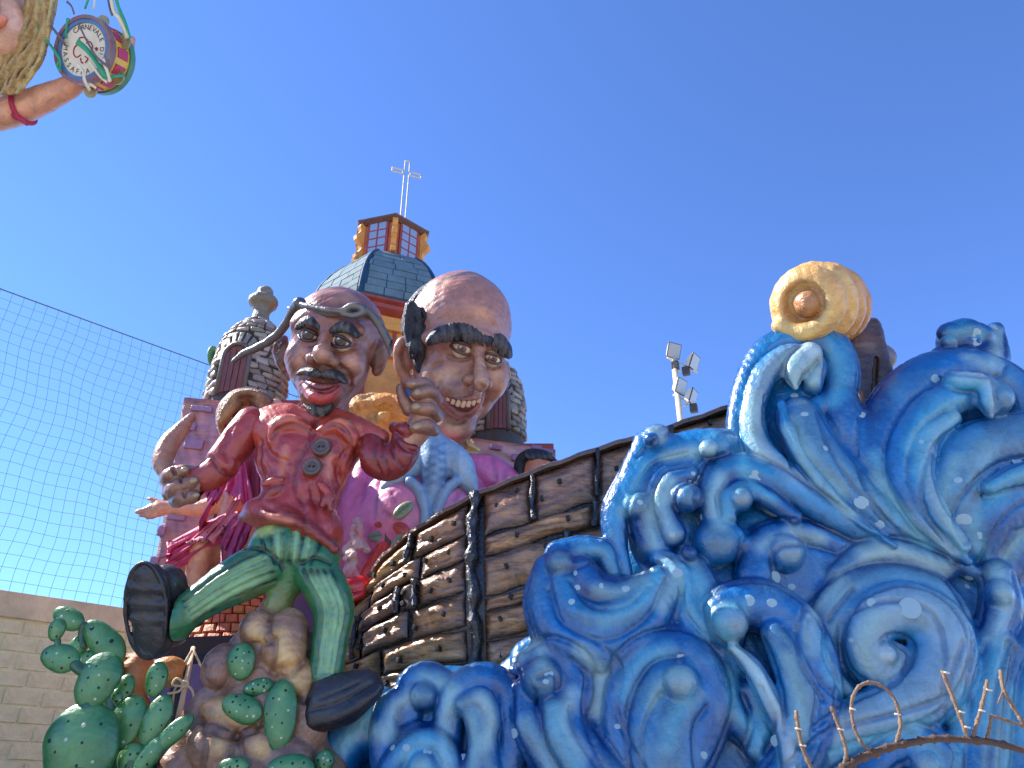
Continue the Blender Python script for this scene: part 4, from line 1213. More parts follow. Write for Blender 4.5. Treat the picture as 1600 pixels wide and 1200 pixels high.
def block(name, label, px0, px1, pyt, Y0, Y1):
    a, b = P(px0, pyt, Y0), P(px1, pyt, Y0)
    t = thing(name, label, 'house', ((a[0] + b[0]) / 2, (Y0 + Y1) / 2, 1.6))
    mb = MB(); mb.box(((a[0] + b[0]) / 2, (Y0 + Y1) / 2, (a[2] + 1.6) / 2), ((b[0] - a[0]) / 2, (Y1 - Y0) / 2, (a[2] - 1.6) / 2)); mb.build('wall', block_m, t, bevel=.03)
    mb = MB(); mb.box(((a[0] + b[0]) / 2, (Y0 + Y1) / 2, a[2] + .03), ((b[0] - a[0]) / 2 + .05, (Y1 - Y0) / 2 + .05, .05)); mb.build('roof_edge', rust, t, bevel=.02)
block('house', 'plain purple house block carrying the left stone turret, behind the red jacket', 325, 540, 634, 10.8, 12.4)
block('house', 'plain purple house block carrying the right stone turret, behind the ship rail', 690, 860, 702, 10.6, 12.4)
tile_m = paint('orange_tile', rough=.45, var=.25, scale=6, bump=.5, coat=.15)
# ---- orange brick skirt wall under the house, on a dark timber shelf
bw = thing('brick_skirt', 'low sloping wall of orange bricks on a dark timber shelf behind the black sole', 'brick wall', P(330, 1015, 9.4))
def bp(u, v, out=0):       # u 0..1 left-right, v 0..1 top-bottom
    tlp, trp, brp, blp = P(318, 925, 9.6), P(412, 925, 9.6), P(440, 1008, 9.2), P(262, 1012, 9.2)
    p = (tlp * (1 - u) + trp * u) * (1 - v) + (blp * (1 - u) + brp * u) * v
    return p + np.array([0, -1, .2]) * (out + .12 * math.sin(math.pi * u) )
V = [bp(i / 10, j / 8) for i in range(11) for j in range(9)] + [bp(i / 10, j / 8, -.3) for i in range(11) for j in range(9)]
obj('mortar_bed', mesh_np('mortar_bed', V, grid_faces(11, 9) + [f[::-1] for f in grid_faces(11, 9, 99)]), paint('brick_groove', (96, 46, 42), rough=.5, var=.2), bw)
rk = random.Random(2)
for r_ in range(6):
    n = 7; off = (r_ % 2) * .5
    for i in range(-1, n):
        u0 = max(0, (i + off) / n + .008); u1 = min(1, (i + 1 + off) / n - .008)
        if u1 - u0 < .03: continue
        v0, v1 = r_ / 6 + .012, (r_ + 1) / 6 - .012
        pts = []
        jit = [(rk.uniform(-.006, .006), rk.uniform(-.01, .01)) for _ in range(4)]
        for s_, o in ((1, 0), (1, .025), (.75, .042)):
            for (u, v), (du, dv) in zip(((u0, v0), (u1, v0), (u1, v1), (u0, v1)), jit):
                uc, vc = (u0 + u1) / 2, (v0 + v1) / 2
                pts.append(bp(uc + (u + du - uc) * s_, vc + (v + dv - vc) * s_, o))
        F = [(j, (j + 1) % 4, 4 + (j + 1) % 4, 4 + j) for j in range(4)] + [(4 + j, 4 + (j + 1) % 4, 8 + (j + 1) % 4, 8 + j) for j in range(4)] + [(8, 9, 10, 11)]
        cc = lin(np.array((178, 104, 68)) * rk.uniform(.85, 1.15) + np.array((10, rk.uniform(-8, 16), 0)))
        me = mesh_np('brick', pts, F, np.tile(cc, (12, 1)), False)
        bm = bmesh.new(); bm.from_mesh(me); bmesh.ops.recalc_face_normals(bm, faces=bm.faces); bm.to_mesh(me); bm.free()
        obj('brick', me, tile_m, bw)
timber = paint('dark_timber', (52, 42, 40), rough=.6, var=.3, scale=5, bump=.4, coat=0, streak=(.5, 3, 3))
for (p0, p1, p2, dz) in (((255, 1016), (560, 1004), 9.1, .09),):
    mb = MB(); a, b = P(*p0, p2), P(*p1, p2); mb.box((a + b) / 2 + (0, 0, -.02), (np.linalg.norm(b - a) / 2, .35, dz), ((b - a) / np.linalg.norm(b - a), (0, 1, 0), (0, 0, 1))); mb.build('shelf', timber, bw)
for px in (290, 420, 540):
    a = P(px, 1010, 9.3); mb = MB(); mb.box((a[0], a[1], a[2] / 2 - .06), (.06, .06, a[2] / 2 - .06)); mb.build('post', timber, bw)
# ================================================================== the puppet in the red jacket
skin_m = paint('painted_skin', rough=.34, var=.26, scale=8, bump=.32, bscale=22, coat=.4, scratch=.16)
cloth_m = paint('painted_cloth', rough=.34, var=.24, scale=6, bump=.32, bscale=14, coat=.4, scratch=.10)
hair_m = paint('painted_hair', rough=.38, var=.3, scale=16, bump=.9, bscale=50, coat=.2)
shoe_m = paint('black_shoe', rough=.38, var=.25, scale=8, bump=.3, bscale=18, coat=.2)
eye_m = paint('painted_eye', rough=.2, var=.06, scale=10, bump=.03, coat=.6)
bone_m = paint('nail_tooth', rough=.3, var=.12, scale=20, bump=.1, coat=.4)
FU = Frame(455, 800, 7.5, 'up')
def u4(px, py, r, w=0.0, fr=FU): return (*fr.at(px, py, w), r)
def rows(l, w=0, fr=FU): return [u4(a[0], a[1], a[2], (a[3] if len(a) > 3 else 0) + w, fr) for a in l]
pp = thing('carnival_puppet', 'grinning moustached puppet in red jacket and green striped trousers kicking up one foot', 'puppet', P(455, 1180, 7.5))
RED = (150, 54, 50); DRED = (76, 22, 24); LRED = (172, 78, 68)
# ---- jacket
S = Sculpt(FU, (-110, -90, -90), (170, 200, 90), 2.4, RED)
S.ell(FU.at(478, 715, -4), (82, 62, 46), k=14, col=RED)
S.ell(FU.at(470, 770, -2), (62, 66, 44), k=18, col=RED)
S.ell(FU.at(440, 672, -2), (52, 38, 36), 8, k=14, col=LRED)
S.ell(FU.at(535, 678, -2), (58, 36, 36), -14, k=14, col=LRED)
S.ell(FU.at(452, 815, 2), (76, 30, 50), -16, k=16, col=RED)
S.ell(FU.at(492, 828, 2), (44, 38, 46), -22, k=14, col=RED)
S.chain(rows([(380, 808, 8), (420, 806, 9, 44), (470, 818, 9, 50), (524, 858, 7, 30)]), k=8, col=DRED)
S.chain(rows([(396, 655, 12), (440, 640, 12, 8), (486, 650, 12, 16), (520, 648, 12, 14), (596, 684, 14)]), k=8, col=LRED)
# chest pads with hooked creases
S.chain(rows([(425, 690, 7), (432, 668, 12), (455, 660, 14), (485, 672, 8)], 36), k=8, col=LRED)
S.chain(rows([(505, 672, 8), (530, 664, 13), (548, 680, 12), (552, 694, 5)], 36), k=8, col=LRED)
for l in ([(424, 684, 3), (438, 668, 3), (462, 664, 3), (492, 676, 2)], [(498, 676, 2), (522, 662, 3), (542, 676, 3), (550, 698, 2.5)]):
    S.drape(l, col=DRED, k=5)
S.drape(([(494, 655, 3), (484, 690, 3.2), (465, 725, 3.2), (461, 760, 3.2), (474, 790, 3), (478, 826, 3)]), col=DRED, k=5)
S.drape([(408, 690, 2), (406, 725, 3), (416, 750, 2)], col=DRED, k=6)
# pocket flaps
S.chain(rows([(412, 756, 5), (428, 752, 7), (442, 750, 4)], 42), k=3, col=LRED, edge=RED)
S.chain(rows([(414, 778, 4), (428, 768, 8), (438, 760, 5)], 40), k=3, col=(110, 48, 46), edge=DRED)
S.chain(rows([(500, 756, 5), (510, 766, 7), (520, 780, 4)], 40), k=3, col=LRED, edge=RED)
S.chain(rows([(504, 790, 4), (512, 778, 6), (518, 796, 4)], 40), k=3, col=(110, 48, 46), edge=DRED)
for l in ([(440, 720, 2), (450, 740, 3), (448, 770, 2)], [(524, 720, 2), (530, 745, 3), (522, 770, 2)], [(426, 792, 2), (450, 786, 3), (476, 800, 2)]):
    S.drape(l, col=(140, 44, 42), k=9)
for l in ([(416, 700, 2), (430, 716, 3), (452, 722, 2)], [(540, 706, 2), (528, 730, 3), (530, 756, 2)], [(408, 786, 2), (432, 800, 3), (462, 806, 2)], [(486, 760, 2), (492, 786, 3), (500, 812, 2)], [(560, 690, 2), (556, 712, 2.6), (546, 730, 2)]): S.drape(l, col=(120, 38, 38), k=7)
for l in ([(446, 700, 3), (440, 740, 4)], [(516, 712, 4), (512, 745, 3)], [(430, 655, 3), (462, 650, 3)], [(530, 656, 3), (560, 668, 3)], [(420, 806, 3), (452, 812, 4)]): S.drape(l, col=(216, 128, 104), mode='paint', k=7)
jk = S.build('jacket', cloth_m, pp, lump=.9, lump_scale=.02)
# buttons
for (px, py) in ((503, 699), (488, 730)):
    S = Sculpt(FU, FU.at(px, py, 48) - 24, FU.at(px, py, 48) + 24, 1.2, (92, 74, 66))
    c = FU.at(px, py, 46); S.ell(c, (16, 16, 6), k=2, col=(66, 52, 48))
    S.chain([(*(c + (12 * math.cos(a), 12 * math.sin(a), 4)), 2.6) for a in np.linspace(0, 2 * math.pi, 13)], k=2, col=(92, 76, 70))
    for s in (-1, 1): S.ell(c + (3.4 * s, 0, 7), (2, 2, 5), k=1, col=(30, 22, 22), mode='sub')
    S.build('button', skin_m, jk)
# ---- sleeves
S = Sculpt(FU, FU.at(260, 800, 0) + (0, 0, -50), FU.at(430, 610, 0) + (0, 0, 60), 2.4, RED)
S.chain(rows([(392, 660, 26), (372, 690, 29), (348, 722, 27)], 0), k=4, col=RED, edge=DRED, em=(.55, 1))
S.chain(rows([(352, 728, 22), (330, 742, 24), (305, 752, 22)], 6), k=3, col=LRED, edge=RED)
S.drape([(328, 712, 3), (345, 734, 3.4), (362, 746, 3)], col=DRED)
S.drape([(360, 672, 2), (352, 700, 3), (356, 720, 2)], col=(130, 42, 42), k=7)
S.build('sleeve', cloth_m, pp, lump=.7, lump_scale=.02)
S = Sculpt(FU, FU.at(560, 780, 0) + (0, 0, -60), FU.at(690, 630, 0) + (0, 0, 70), 2.2, (128, 40, 42))
DR2 = (128, 42, 42)
S.chain(rows([(578, 700, 24), (592, 718, 30), (612, 722, 29), (630, 705, 26), (636, 682, 24)], 8), k=4, col=DR2, edge=DRED, em=(.6, 1))
S.chain(rows([(616, 668, 9, 4), (634, 672, 10, 26), (652, 682, 9, 4)], 6), k=4, col=DR2)
for l in ([(588, 690, 2), (586, 716, 2.5), (596, 742, 2)], [(600, 688, 2), (600, 716, 2.5), (610, 744, 2)], [(612, 690, 2), (616, 712, 2.5), (630, 732, 2)], [(618, 684, 2), (630, 700, 2.5), (650, 708, 2)], [(620, 676, 2), (634, 688, 2.5), (654, 694, 2)]):
    S.drape(l, col=DRED, k=4)
S.build('sleeve', cloth_m, pp, lump=.6, lump_scale=.02)
# ---- hands
SK = (142, 104, 92); SKD = (84, 58, 56); SKL = (176, 132, 112)
S = Sculpt(FU, FU.at(222, 815, 0) + (0, 0, -50), FU.at(350, 630, 0) + (0, 0, 60), 2.0, SK)
S.ell(FU.at(283, 752, 2), (30, 27, 22), 30, k=6, col=SK)
S.chain(rows([(305, 752, 16), (285, 752, 20)], 0), k=6, col=SK)
S.chain(rows([(300, 650, 6, -16), (282, 672, 13, -10), (262, 698, 17, 0), (254, 722, 16, 8), (262, 742, 12, 12)], 0), k=5, col=SKL, edge=SK)        # long thumb
S.chain(rows([(262, 750, 13), (268, 742, 13, 22), (286, 736, 11, 26)]), k=2.5, col=SK, edge=SKD)
S.chain(rows([(266, 770, 13), (276, 762, 13, 24), (300, 754, 11, 28)]), k=2.5, col=SK, edge=SKD)
S.chain(rows([(276, 782, 12), (286, 778, 12, 22), (304, 776, 10, 24)]), k=2.5, col=SK, edge=SKD)
S.chain(rows([(300, 770, 12), (312, 764, 10, 18)]), k=3, col=SK, edge=SKD)
for (px, py) in ((272, 737), (284, 752), (288, 772)): S.ell(FU.at(px, py, 34), (3, 8, 5), 20, k=3, col=SKD, mode='sub')
h1 = S.build('hand', skin_m, pp, lump=.5, lump_scale=.04)
def nailp(px, py, w, rx, ry, rot, par):
    S = Sculpt(FU, FU.at(px, py, w) - 16, FU.at(px, py, w) + 16, 1.2, (150, 128, 108))
    S.ell(FU.at(px, py, w), (rx, ry, 4), rot, k=1, col=(156, 134, 112)); S.build('fingernail', bone_m, par)
for a in ((255, 703, 16, 7, 6, 0), (288, 734, 37, 6, 5, 20), (302, 751, 39, 7, 5, 25), (306, 774, 34, 6, 4.5, 15)): nailp(*a, h1)
S = Sculpt(FU, FU.at(610, 705, 0) + (0, 0, -40), FU.at(700, 575, 0) + (0, 0, 75), 1.8, SK)
S.chain(rows([(640, 690, 18), (655, 668, 22), (664, 636, 20), (662, 614, 14)], 14), k=5, col=SKL, edge=SK)
S.chain(rows([(672, 604, 10), (660, 598, 10, 16), (644, 602, 9, 24), (632, 596, 7, 20)], 14), k=2.5, col=SK, edge=SKD)
S.chain(rows([(682, 624, 11), (672, 612, 11, 18), (650, 616, 9, 28)], 14), k=2.5, col=SK, edge=SKD)
S.chain(rows([(682, 650, 11), (672, 640, 12, 20), (648, 638, 9, 30)], 14), k=2.5, col=SK, edge=SKD)
S.chain(rows([(678, 672, 11), (668, 666, 12, 20), (648, 668, 9, 30)], 14), k=2.5, col=SK, edge=SKD)
S.chain(rows([(640, 640, 12), (630, 622, 10, 6), (626, 606, 8, 10)], 10), k=3, col=SK, edge=SKD)
h2 = S.build('hand', skin_m, pp, lump=.4, lump_scale=.04)
for a in ((652, 613, 52, 6, 6, 0), (650, 635, 53, 7, 6, 0), (652, 666, 53, 8, 6, 20), (646, 600, 46, 5, 4, 20)): nailp(*a, h2)
# ---- trousers: pelvis and two legs
GRN = (38, 102, 68); DG = (6, 32, 22); LG = (136, 186, 148)
S = Sculpt(FU, FU.at(255, 1100, 0) + (0, 0, -80), FU.at(600, 790, 0) + (0, 0, 80), 2.0, GRN)
S.ell(FU.at(458, 852, 4), (64, 46, 42), -6, k=8, col=GRN)
S.ell(FU.at(430, 862, 8), (40, 34, 38), 0, k=10, col=GRN)
S.ell(FU.at(492, 872, 8), (38, 40, 38), 0, k=10, col=GRN)
S.chain(rows([(452, 900, 28), (442, 925, 22), (434, 948, 20)], -4), k=12, col=(58, 116, 74), endcol=(150, 140, 70))
S.chain(rows([(418, 884, 38), (378, 902, 36), (338, 925, 30), (300, 950, 26), (276, 974, 25)], 10), k=4, col=GRN)
S.chain(rows([(496, 896, 33), (512, 924, 32), (522, 955, 30), (516, 1000, 26), (510, 1045, 25), (508, 1066, 22)], 12), k=4, col=GRN)
# pale panels and dark stripes running down the cloth (painted)
def stripe(l, w, r=2.2, col=DG): S.chain(rows(l, w), k=2.0, col=col, mode='paint')
def groove(l, w, r=2.2):
    S.drape(l, r=r, col=DG, mode='sub', k=3.0); S.drape(l, r=r, col=DG, mode='paint', k=2.0)
for i, t in enumerate(np.linspace(-.86, .86, 7)):
    l = [(458 + 58 * t, 826 - 6 * t + 8 * abs(t), 1.8), (456 + 52 * t, 850, 2.2), (452 + 40 * t, 880, 2.2)]
    wz = 44 * math.sqrt(max(0, 1 - t * t))
    groove(l, wz + 3)
for i, t in enumerate(np.linspace(-.75, .75, 5)):
    # kicked leg: lines along it
    nx, ny = .45, .89
    l = [(420 + nx * 34 * t, 884 + ny * 34 * t, 2), (378 + nx * 32 * t, 902 + ny * 32 * t, 2), (338 + nx * 28 * t, 925 + ny * 28 * t, 2), (296 + nx * 24 * t, 955 + ny * 24 * t, 2)]
    groove(l, 12 + 30 * math.sqrt(1 - t * t))
    l = [(496 + 30 * t, 890, 2), (512 + 28 * t, 924, 2), (522 + 26 * t, 955, 2), (516 + 23 * t, 1000, 2), (509 + 21 * t, 1052, 2)]
    groove(l, 13 + 27 * math.sqrt(1 - t * t))
for t in (-.45, .1, .55):
    S.drape(([(416, 884 + 30 * t, 3), (380, 902 + 28 * t, 5), (336, 926 + 26 * t, 4), (298, 952 + 22 * t, 3)]), k=7, col=LG, mode='paint')
    S.drape(([(498 + 24 * t, 905, 3), (514 + 24 * t, 930, 5), (521 + 22 * t, 960, 4), (514 + 20 * t, 1010, 4), (509 + 18 * t, 1050, 3)]), k=7, col=LG, mode='paint')
    S.drape([(458 + 54 * t, 830, 3), (456 + 48 * t, 850, 4), (454 + 44 * t, 868, 3)], k=7, col=LG, mode='paint')
S.drape([(404, 832, 6), (420, 828, 7)], k=8, col=(186, 206, 120), mode='paint')
groove([(382, 858, 2), (405, 858, 2), (430, 872, 2), (442, 890, 2)], 40, 2.4)
groove([(470, 880, 2), (492, 872, 2), (516, 880, 2)], 46, 2.4)
tr = S.build('trousers', cloth_m, pp, lump=.7, lump_scale=.02)
# ---- shoes
BK = (40, 40, 48); BK2 = (58, 58, 66)
FK = Frame(232, 957, 7.35, 'cam', yaw=-12, roll=2)
S = Sculpt(FK, (-60, -95, -80), (70, 95, 40), 2.2, BK)
S.chain([(-2, 44, -6, 34), (-1, 10, -6, 36), (3, -40, -6, 34)], k=3, col=BK, flat=.42)
S.chain([(4, 34, -38, 32), (6, -10, -44, 34), (12, -36, -40, 30)], k=8, col=(48, 48, 54))
S.chain([(26, -20, -40, 26), (44, -14, -46, 24)], k=8, col=(52, 52, 58))
sl_ = [(-2 + 37 * math.cos(a), 3 + (76 if math.sin(a) > 0 else 74) * math.sin(a), 7 - 4, 3.4) for a in np.linspace(0, 2 * math.pi, 33)]
S.chain(sl_, k=3, col=(34, 33, 40), n=2)
S.ell((-1, 2, 19), (31, 68, 10), k=5, col=(62, 60, 66), mode='sub')
for y in (40, 16, -8): S.chain([(-26, y, 5, 3.4), (26, y - 2, 5, 3.4)], k=9, col=(44, 42, 50))
S.ell((0, -36, 4), (22, 28, 5), k=6, col=(66, 64, 70))
so = S.build('shoe', shoe_m, pp, lump=.6, lump_scale=.02)
S = Sculpt(FU, FU.at(465, 1160, 0) + (0, 0, -50), FU.at(615, 1030, 0) + (0, 0, 80), 2.2, BK)
S.chain(rows([(508, 1098, 27), (540, 1086, 30), (572, 1070, 22)], 20), k=6, col=BK2, edge=BK)
S.chain(rows([(498, 1118, 22), (535, 1104, 26), (578, 1078, 18)], 24), k=5, col=BK)
S.chain(rows([(488, 1128, 9), (530, 1118, 11, 6), (570, 1094, 10, 6), (592, 1074, 8)], 34), k=3, col=(30, 30, 36))
S.chain(rows([(510, 1070, 23), (512, 1085, 25)], 12), k=8, col=BK2)
for l in ([(488, 1110, 1.6), (530, 1098, 1.6), (580, 1068, 1.6)], [(500, 1092, 1.4), (530, 1080, 1.4), (560, 1066, 1.4)]): S.drape(l, k=3, col=(26, 26, 30))
S.build('shoe', shoe_m, pp, lump=.6, lump_scale=.03)

# ---- head
FH = Frame(520, 545, 7.35, 'cam', yaw=-15, roll=-8)
def h4(px, py, r, w): return (*FH.at(px, py, w), r)
def hrow(l, w=0): return [h4(a[0], a[1], a[2], (a[3] if len(a) > 3 else 0) + w) for a in l]
HB_ = (104, 70, 62); HL = (138, 96, 80); HDk = (50, 30, 32); HP = (142, 90, 90)
S = Sculpt(FH, (-110, -135, -100), (110, 120, 110), 1.8, HB_)
S.ell((2, 30, -8), (70, 68, 76), k=6, col=HP)
S.ell((0, -18, 4), (62, 74, 62), k=14, col=HB_)
S.ell(FH.at(500, 622, 30), (30, 24, 30), k=16, col=HB_)
S.ell(FH.at(470, 560, 34), (22, 26, 24), k=14, col=HL); S.ell(FH.at(545, 568, 34), (26, 28, 26), k=14, col=HL)     # cheeks
S.chain(hrow([(462, 505, 9), (482, 498, 11), (502, 503, 11), (530, 506, 11), (562, 517, 9)], 50), k=12, col=HB_)    # brow ridge
for (px, py) in ((485, 524), (535, 534)): S.ell(FH.at(px, py, 74), (20, 13, 16), -8, k=9, col=HDk, mode='sub')
S.chain(hrow([(507, 512, 8, 58), (506, 535, 9, 70), (504, 554, 15, 80)]), k=9, col=HL)
S.ell(FH.at(488, 560, 70), (10, 9, 11), k=7, col=HL); S.ell(FH.at(520, 566, 70), (10, 9, 11), k=7, col=HL)
S.ell(FH.at(514, 573, 78), (5, 3, 7), k=3, col=(34, 20, 20), mode='sub'); S.ell(FH.at(493, 568, 78), (4, 3, 6), k=3, col=(34, 20, 20), mode='sub')
S.ell(FH.at(503, 610, 48), (36, 30, 24), k=12, col=HB_)
S.chain(hrow([(472, 575, 3), (466, 590, 3), (470, 606, 3)], 66), k=6, col=HDk, mode='sub')
S.chain(hrow([(526, 570, 3), (542, 586, 3), (540, 604, 3)], 64), k=6, col=HDk, mode='sub')
# mouth: dark slit between two thick red lips
S.chain(hrow([(474, 597, 3, 60), (488, 602, 6, 70), (503, 606, 7, 74), (517, 605, 6, 70), (533, 600, 3, 58)]), k=3, col=(132, 30, 36))
S.chain(hrow([(477, 602, 5, 60), (488, 616, 10, 68), (503, 621, 12, 70), (517, 616, 10, 66), (530, 603, 5, 58)]), k=3, col=(168, 34, 40))
S.drape([(474, 598, 1.6), (488, 608, 2.6), (503, 611.5, 2.8), (517, 609, 2.6), (533, 600, 1.6)], k=2, col=(40, 12, 16))
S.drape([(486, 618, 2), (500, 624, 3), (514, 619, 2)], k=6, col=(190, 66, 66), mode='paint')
for l in ([(470, 560, 2), (478, 572, 2.4), (474, 590, 2)], [(530, 572, 2), (546, 584, 2.4), (548, 604, 2)], [(474, 538, 1.4), (486, 540, 1.8), (498, 536, 1.4)], [(522, 548, 1.4), (536, 550, 1.8), (552, 544, 1.4)]): S.drape(l, k=6, col=HDk)
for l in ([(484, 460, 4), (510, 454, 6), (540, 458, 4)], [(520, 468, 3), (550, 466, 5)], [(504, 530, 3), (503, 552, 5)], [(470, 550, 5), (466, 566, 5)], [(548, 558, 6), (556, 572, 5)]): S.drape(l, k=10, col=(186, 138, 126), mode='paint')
# ears
for (px, py, s) in ((590, 556, 1), (443, 552, -1)):
    S.chain(hrow([(px, py - 22, 7), (px + 9 * s, py - 12, 8), (px + 8 * s, py + 6, 8), (px - 1 * s, py + 24, 8)], -12), k=4, col=HB_)
    S.ell(FH.at(px - 1, py, -8), (11, 22, 8), k=4, col=HDk)
S.chain([(0, -70, 0, 34), (-6, -100, -14, 38), (-8, -128, -20, 44)], k=12, col=(110, 66, 60))
# painted greys on the right temple
S.chain(hrow([(572, 520, 7), (574, 560, 8), (566, 600, 7)], 30), k=10, col=(150, 128, 132), mode='paint')
S.chain(hrow([(452, 530, 5), (452, 570, 5), (462, 610, 5)], 30), k=10, col=(150, 128, 132), mode='paint')
hd = S.build('head', skin_m, pp, lump=.9, lump_scale=.018)
def eyeball(fr, px, py, w, r, iris, par, look=(0, 0), ic=(58, 34, 28), white=(206, 190, 178)):
    S = Sculpt(fr, fr.at(px, py, w) - r * 1.7, fr.at(px, py, w) + r * 1.7, r / 12, white)
    c = fr.at(px, py, w); S.ell(c, (r, r, r), k=.5, col=white)
    ci = c + (look[0], look[1], math.sqrt(max(r * r - look[0] ** 2 - look[1] ** 2, 1)))
    S.ell(ci, (iris, iris, iris), k=.5, col=(30, 18, 16), mode='paint'); S.ell(ci, (iris * .84, iris * .84, iris), k=.5, col=ic, mode='paint'); S.ell(ci, (iris * .42, iris * .42, iris), k=.4, col=(12, 8, 8), mode='paint')
    S.ell(ci + (-iris * .3, iris * .35, 0), (iris * .16, iris * .16, iris), k=.3, col=(230, 228, 226), mode='paint')
    return S.build('eye', eye_m, par)
def lids(fr, px, py, w, r, col, par, lo=.42, up=.34, rot=-8):
    "upper and lower lid: thick rims hugging the ball"
    c = fr.at(px, py, w)
    S = Sculpt(fr, c - r * 2, c + r * 2, r / 9, col)
    cr, sr = math.cos(R(rot)), math.sin(R(rot))
    for sg, h in ((1, up), (-1, lo)):
        pts = []
        for t in np.linspace(-1.25, 1.25, 11):
            x = r * 1.12 * math.sin(t); y = sg * r * h * math.cos(t * 1.05) * 1.25
            z = math.sqrt(max((r * 1.1) ** 2 - x * x - y * y, 0.02 * r))
            pts.append((c[0] + cr * x - sr * y, c[1] + sr * x + cr * y, c[2] + z, r * .17))
        S.chain(pts, k=1, col=col, n=2)
    return S.build('eyelids', skin_m, par)
for (px, py) in ((485, 524), (535, 534)):
    e = eyeball(FH, px, py, 51, 15, 10.2, pp, look=(3.6, .6)); e['label'] = 'dark brown painted eye'
    lids(FH, px, py, 51, 15, (52, 32, 34), pp, lo=.46, up=.40)
def hairy(fr, path, w, r, name, par, col=(30, 28, 36), lite=(104, 104, 112), strands=26, sl=9, lean=(.2, -1, 0.25), vox=1.4, seed=1):
    "a hair bar with combed strands laid over it"
    q = spline([fr.at(a[0], a[1], w + (a[3] if len(a) > 3 else 0)) for a in path], 8); rr = spline([[a[2]] for a in path], 8)[:, 0]
    lo = q.min(0) - 30; hi = q.max(0) + 30
    S = Sculpt(fr, lo, hi, vox, col)
    S.chain([(*p, r_ * r) for p, r_ in zip(q, rr)], k=2, col=col, smooth=False)
    g = random.Random(seed)
    for i in range(strands):
        t = (i + g.random()) / strands * (len(q) - 1); j = min(int(t), len(q) - 2)
        p = q[j] + (q[j + 1] - q[j]) * (t - j); r_ = rr[j] * r
        d = np.array(lean) + np.array([g.uniform(-.25, .25), 0, 0]); d /= np.linalg.norm(d)
        a = p - d * r_ * 1.0 + (0, 0, r_ * .65); b = p + d * (r_ * 1.15) + (0, 0, r_ * .55)
        S.chain([(*a, r_ * .14), (*((a + b) / 2 + (0, 0, r_ * .4)), r_ * .26), (*b, r_ * .08)], k=.5, col=lite if g.random() < .45 else col, n=3)
    return S.build(name, hair_m, par, relax=0)
hairy(FH, [(464, 512, .5), (476, 503, .9), (488, 503, 1), (500, 511, .7)], 64, 8, 'eyebrow', pp, strands=16)
hairy(FH, [(518, 517, .6), (532, 511, 1), (546, 513, 1), (558, 524, .6)], 62, 8, 'eyebrow', pp, strands=16)
hairy(FH, [(466, 584, .45), (476, 580, .8), (490, 582, 1), (502, 587, .55)], 74, 7, 'moustache', pp, lean=(-.8, -.6, .1), strands=20)
hairy(FH, [(505, 587, .55), (516, 585, 1), (529, 588, 1), (540, 597, .5)], 72, 7.5, 'moustache', pp, lean=(.8, -.6, .1), strands=20)
hairy(FH, [(478, 632, .5), (492, 638, 1), (506, 640, 1), (518, 634, .5)], 56, 10, 'goatee', pp, strands=26)
# ---- knotted cloth band round the head, with two loose tails
BN = (84, 82, 88); BNL = (120, 116, 118)
S = Sculpt(FH, FH.at(355, 610, 0) + (0, -10, -60), FH.at(640, 455, 0) + (0, 10, 100), 2.0, BN)
S.chain(hrow([(452, 482, 4, 12), (470, 481, 4, 40), (490, 487, 4, 57), (512, 491, 4, 65), (535, 491, 4, 64), (556, 486, 4, 54), (578, 490, 4, 24), (588, 505, 4, 0)], 2), k=3, col=BN, edge=(60, 60, 66))
S.chain(hrow([(462, 474, 4, 40), (482, 478, 4.5, 58), (510, 484, 4.5, 70), (532, 486, 4.5, 70)], 2), k=2, col=BNL, edge=BN)
S.chain(hrow([(536, 486, 5), (550, 478, 6), (566, 481, 5), (567, 489, 5), (552, 493, 5), (537, 490, 5)], 70), k=2, col=BNL, edge=(70, 70, 76))
S.chain(hrow([(468, 474, 10, 44), (456, 488, 7, 32), (446, 508, 7, 20), (428, 528, 7, 10), (404, 542, 6.5, 6), (382, 552, 6, 4), (364, 565, 4, 4)]), k=3, col=BN, edge=(58, 64, 72))
S.chain(hrow([(566, 482, 7, 58), (584, 496, 6.5, 46), (600, 520, 6.5, 40), (612, 548, 6.5, 38), (622, 578, 6.5, 38), (632, 602, 6, 40)]), k=3, col=BN, edge=(58, 64, 72))
S.build('headband', cloth_m, pp, lump=.6, lump_scale=.04)
# ================================================================== the giant head and its body
gt = thing('carnival_giant', 'giant bald grinning head with thick black brows on a pink coat, behind the ship', 'giant figure', P(690, 1000, 9.3))
FG = Frame(718, 552, 9.0, 'cam', yaw=18, roll=-6)
def g4(px, py, r, w): return (*FG.at(px, py, w), r)
def grow(l, w=0): return [g4(a[0], a[1], a[2], (a[3] if len(a) > 3 else 0) + w) for a in l]
GB = (146, 104, 94); GL = (174, 128, 108); GD = (80, 52, 52); GP = (162, 118, 116)
S = Sculpt(FG, (-125, -160, -120), (125, 150, 125), 2.0, GB)
S.ell((0, 46, -14), (80, 84, 92), k=6, col=GP)
S.ell((2, -28, 0), (71, 86, 68), k=18, col=GB)
S.ell(FG.at(712, 664, 36), (30, 24, 26), k=18, col=(132, 104, 102))
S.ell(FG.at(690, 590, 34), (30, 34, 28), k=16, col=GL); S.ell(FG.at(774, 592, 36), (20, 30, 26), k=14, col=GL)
S.chain(grow([(668, 528, 10, 44), (700, 522, 12, 60), (738, 526, 12, 70), (762, 532, 12, 68), (788, 548, 9, 52)]), k=12, col=GB)
for (px, py, rx) in ((720, 543, 22), (768, 559, 17)): S.ell(FG.at(px, py, 80), (rx, 12, 15), -10, k=8, col=GD, mode='sub')
S.chain(grow([(748, 545, 8, 66), (750, 572, 9, 84), (752, 596, 11, 104), (750, 604, 8, 102)]), k=9, col=GL)
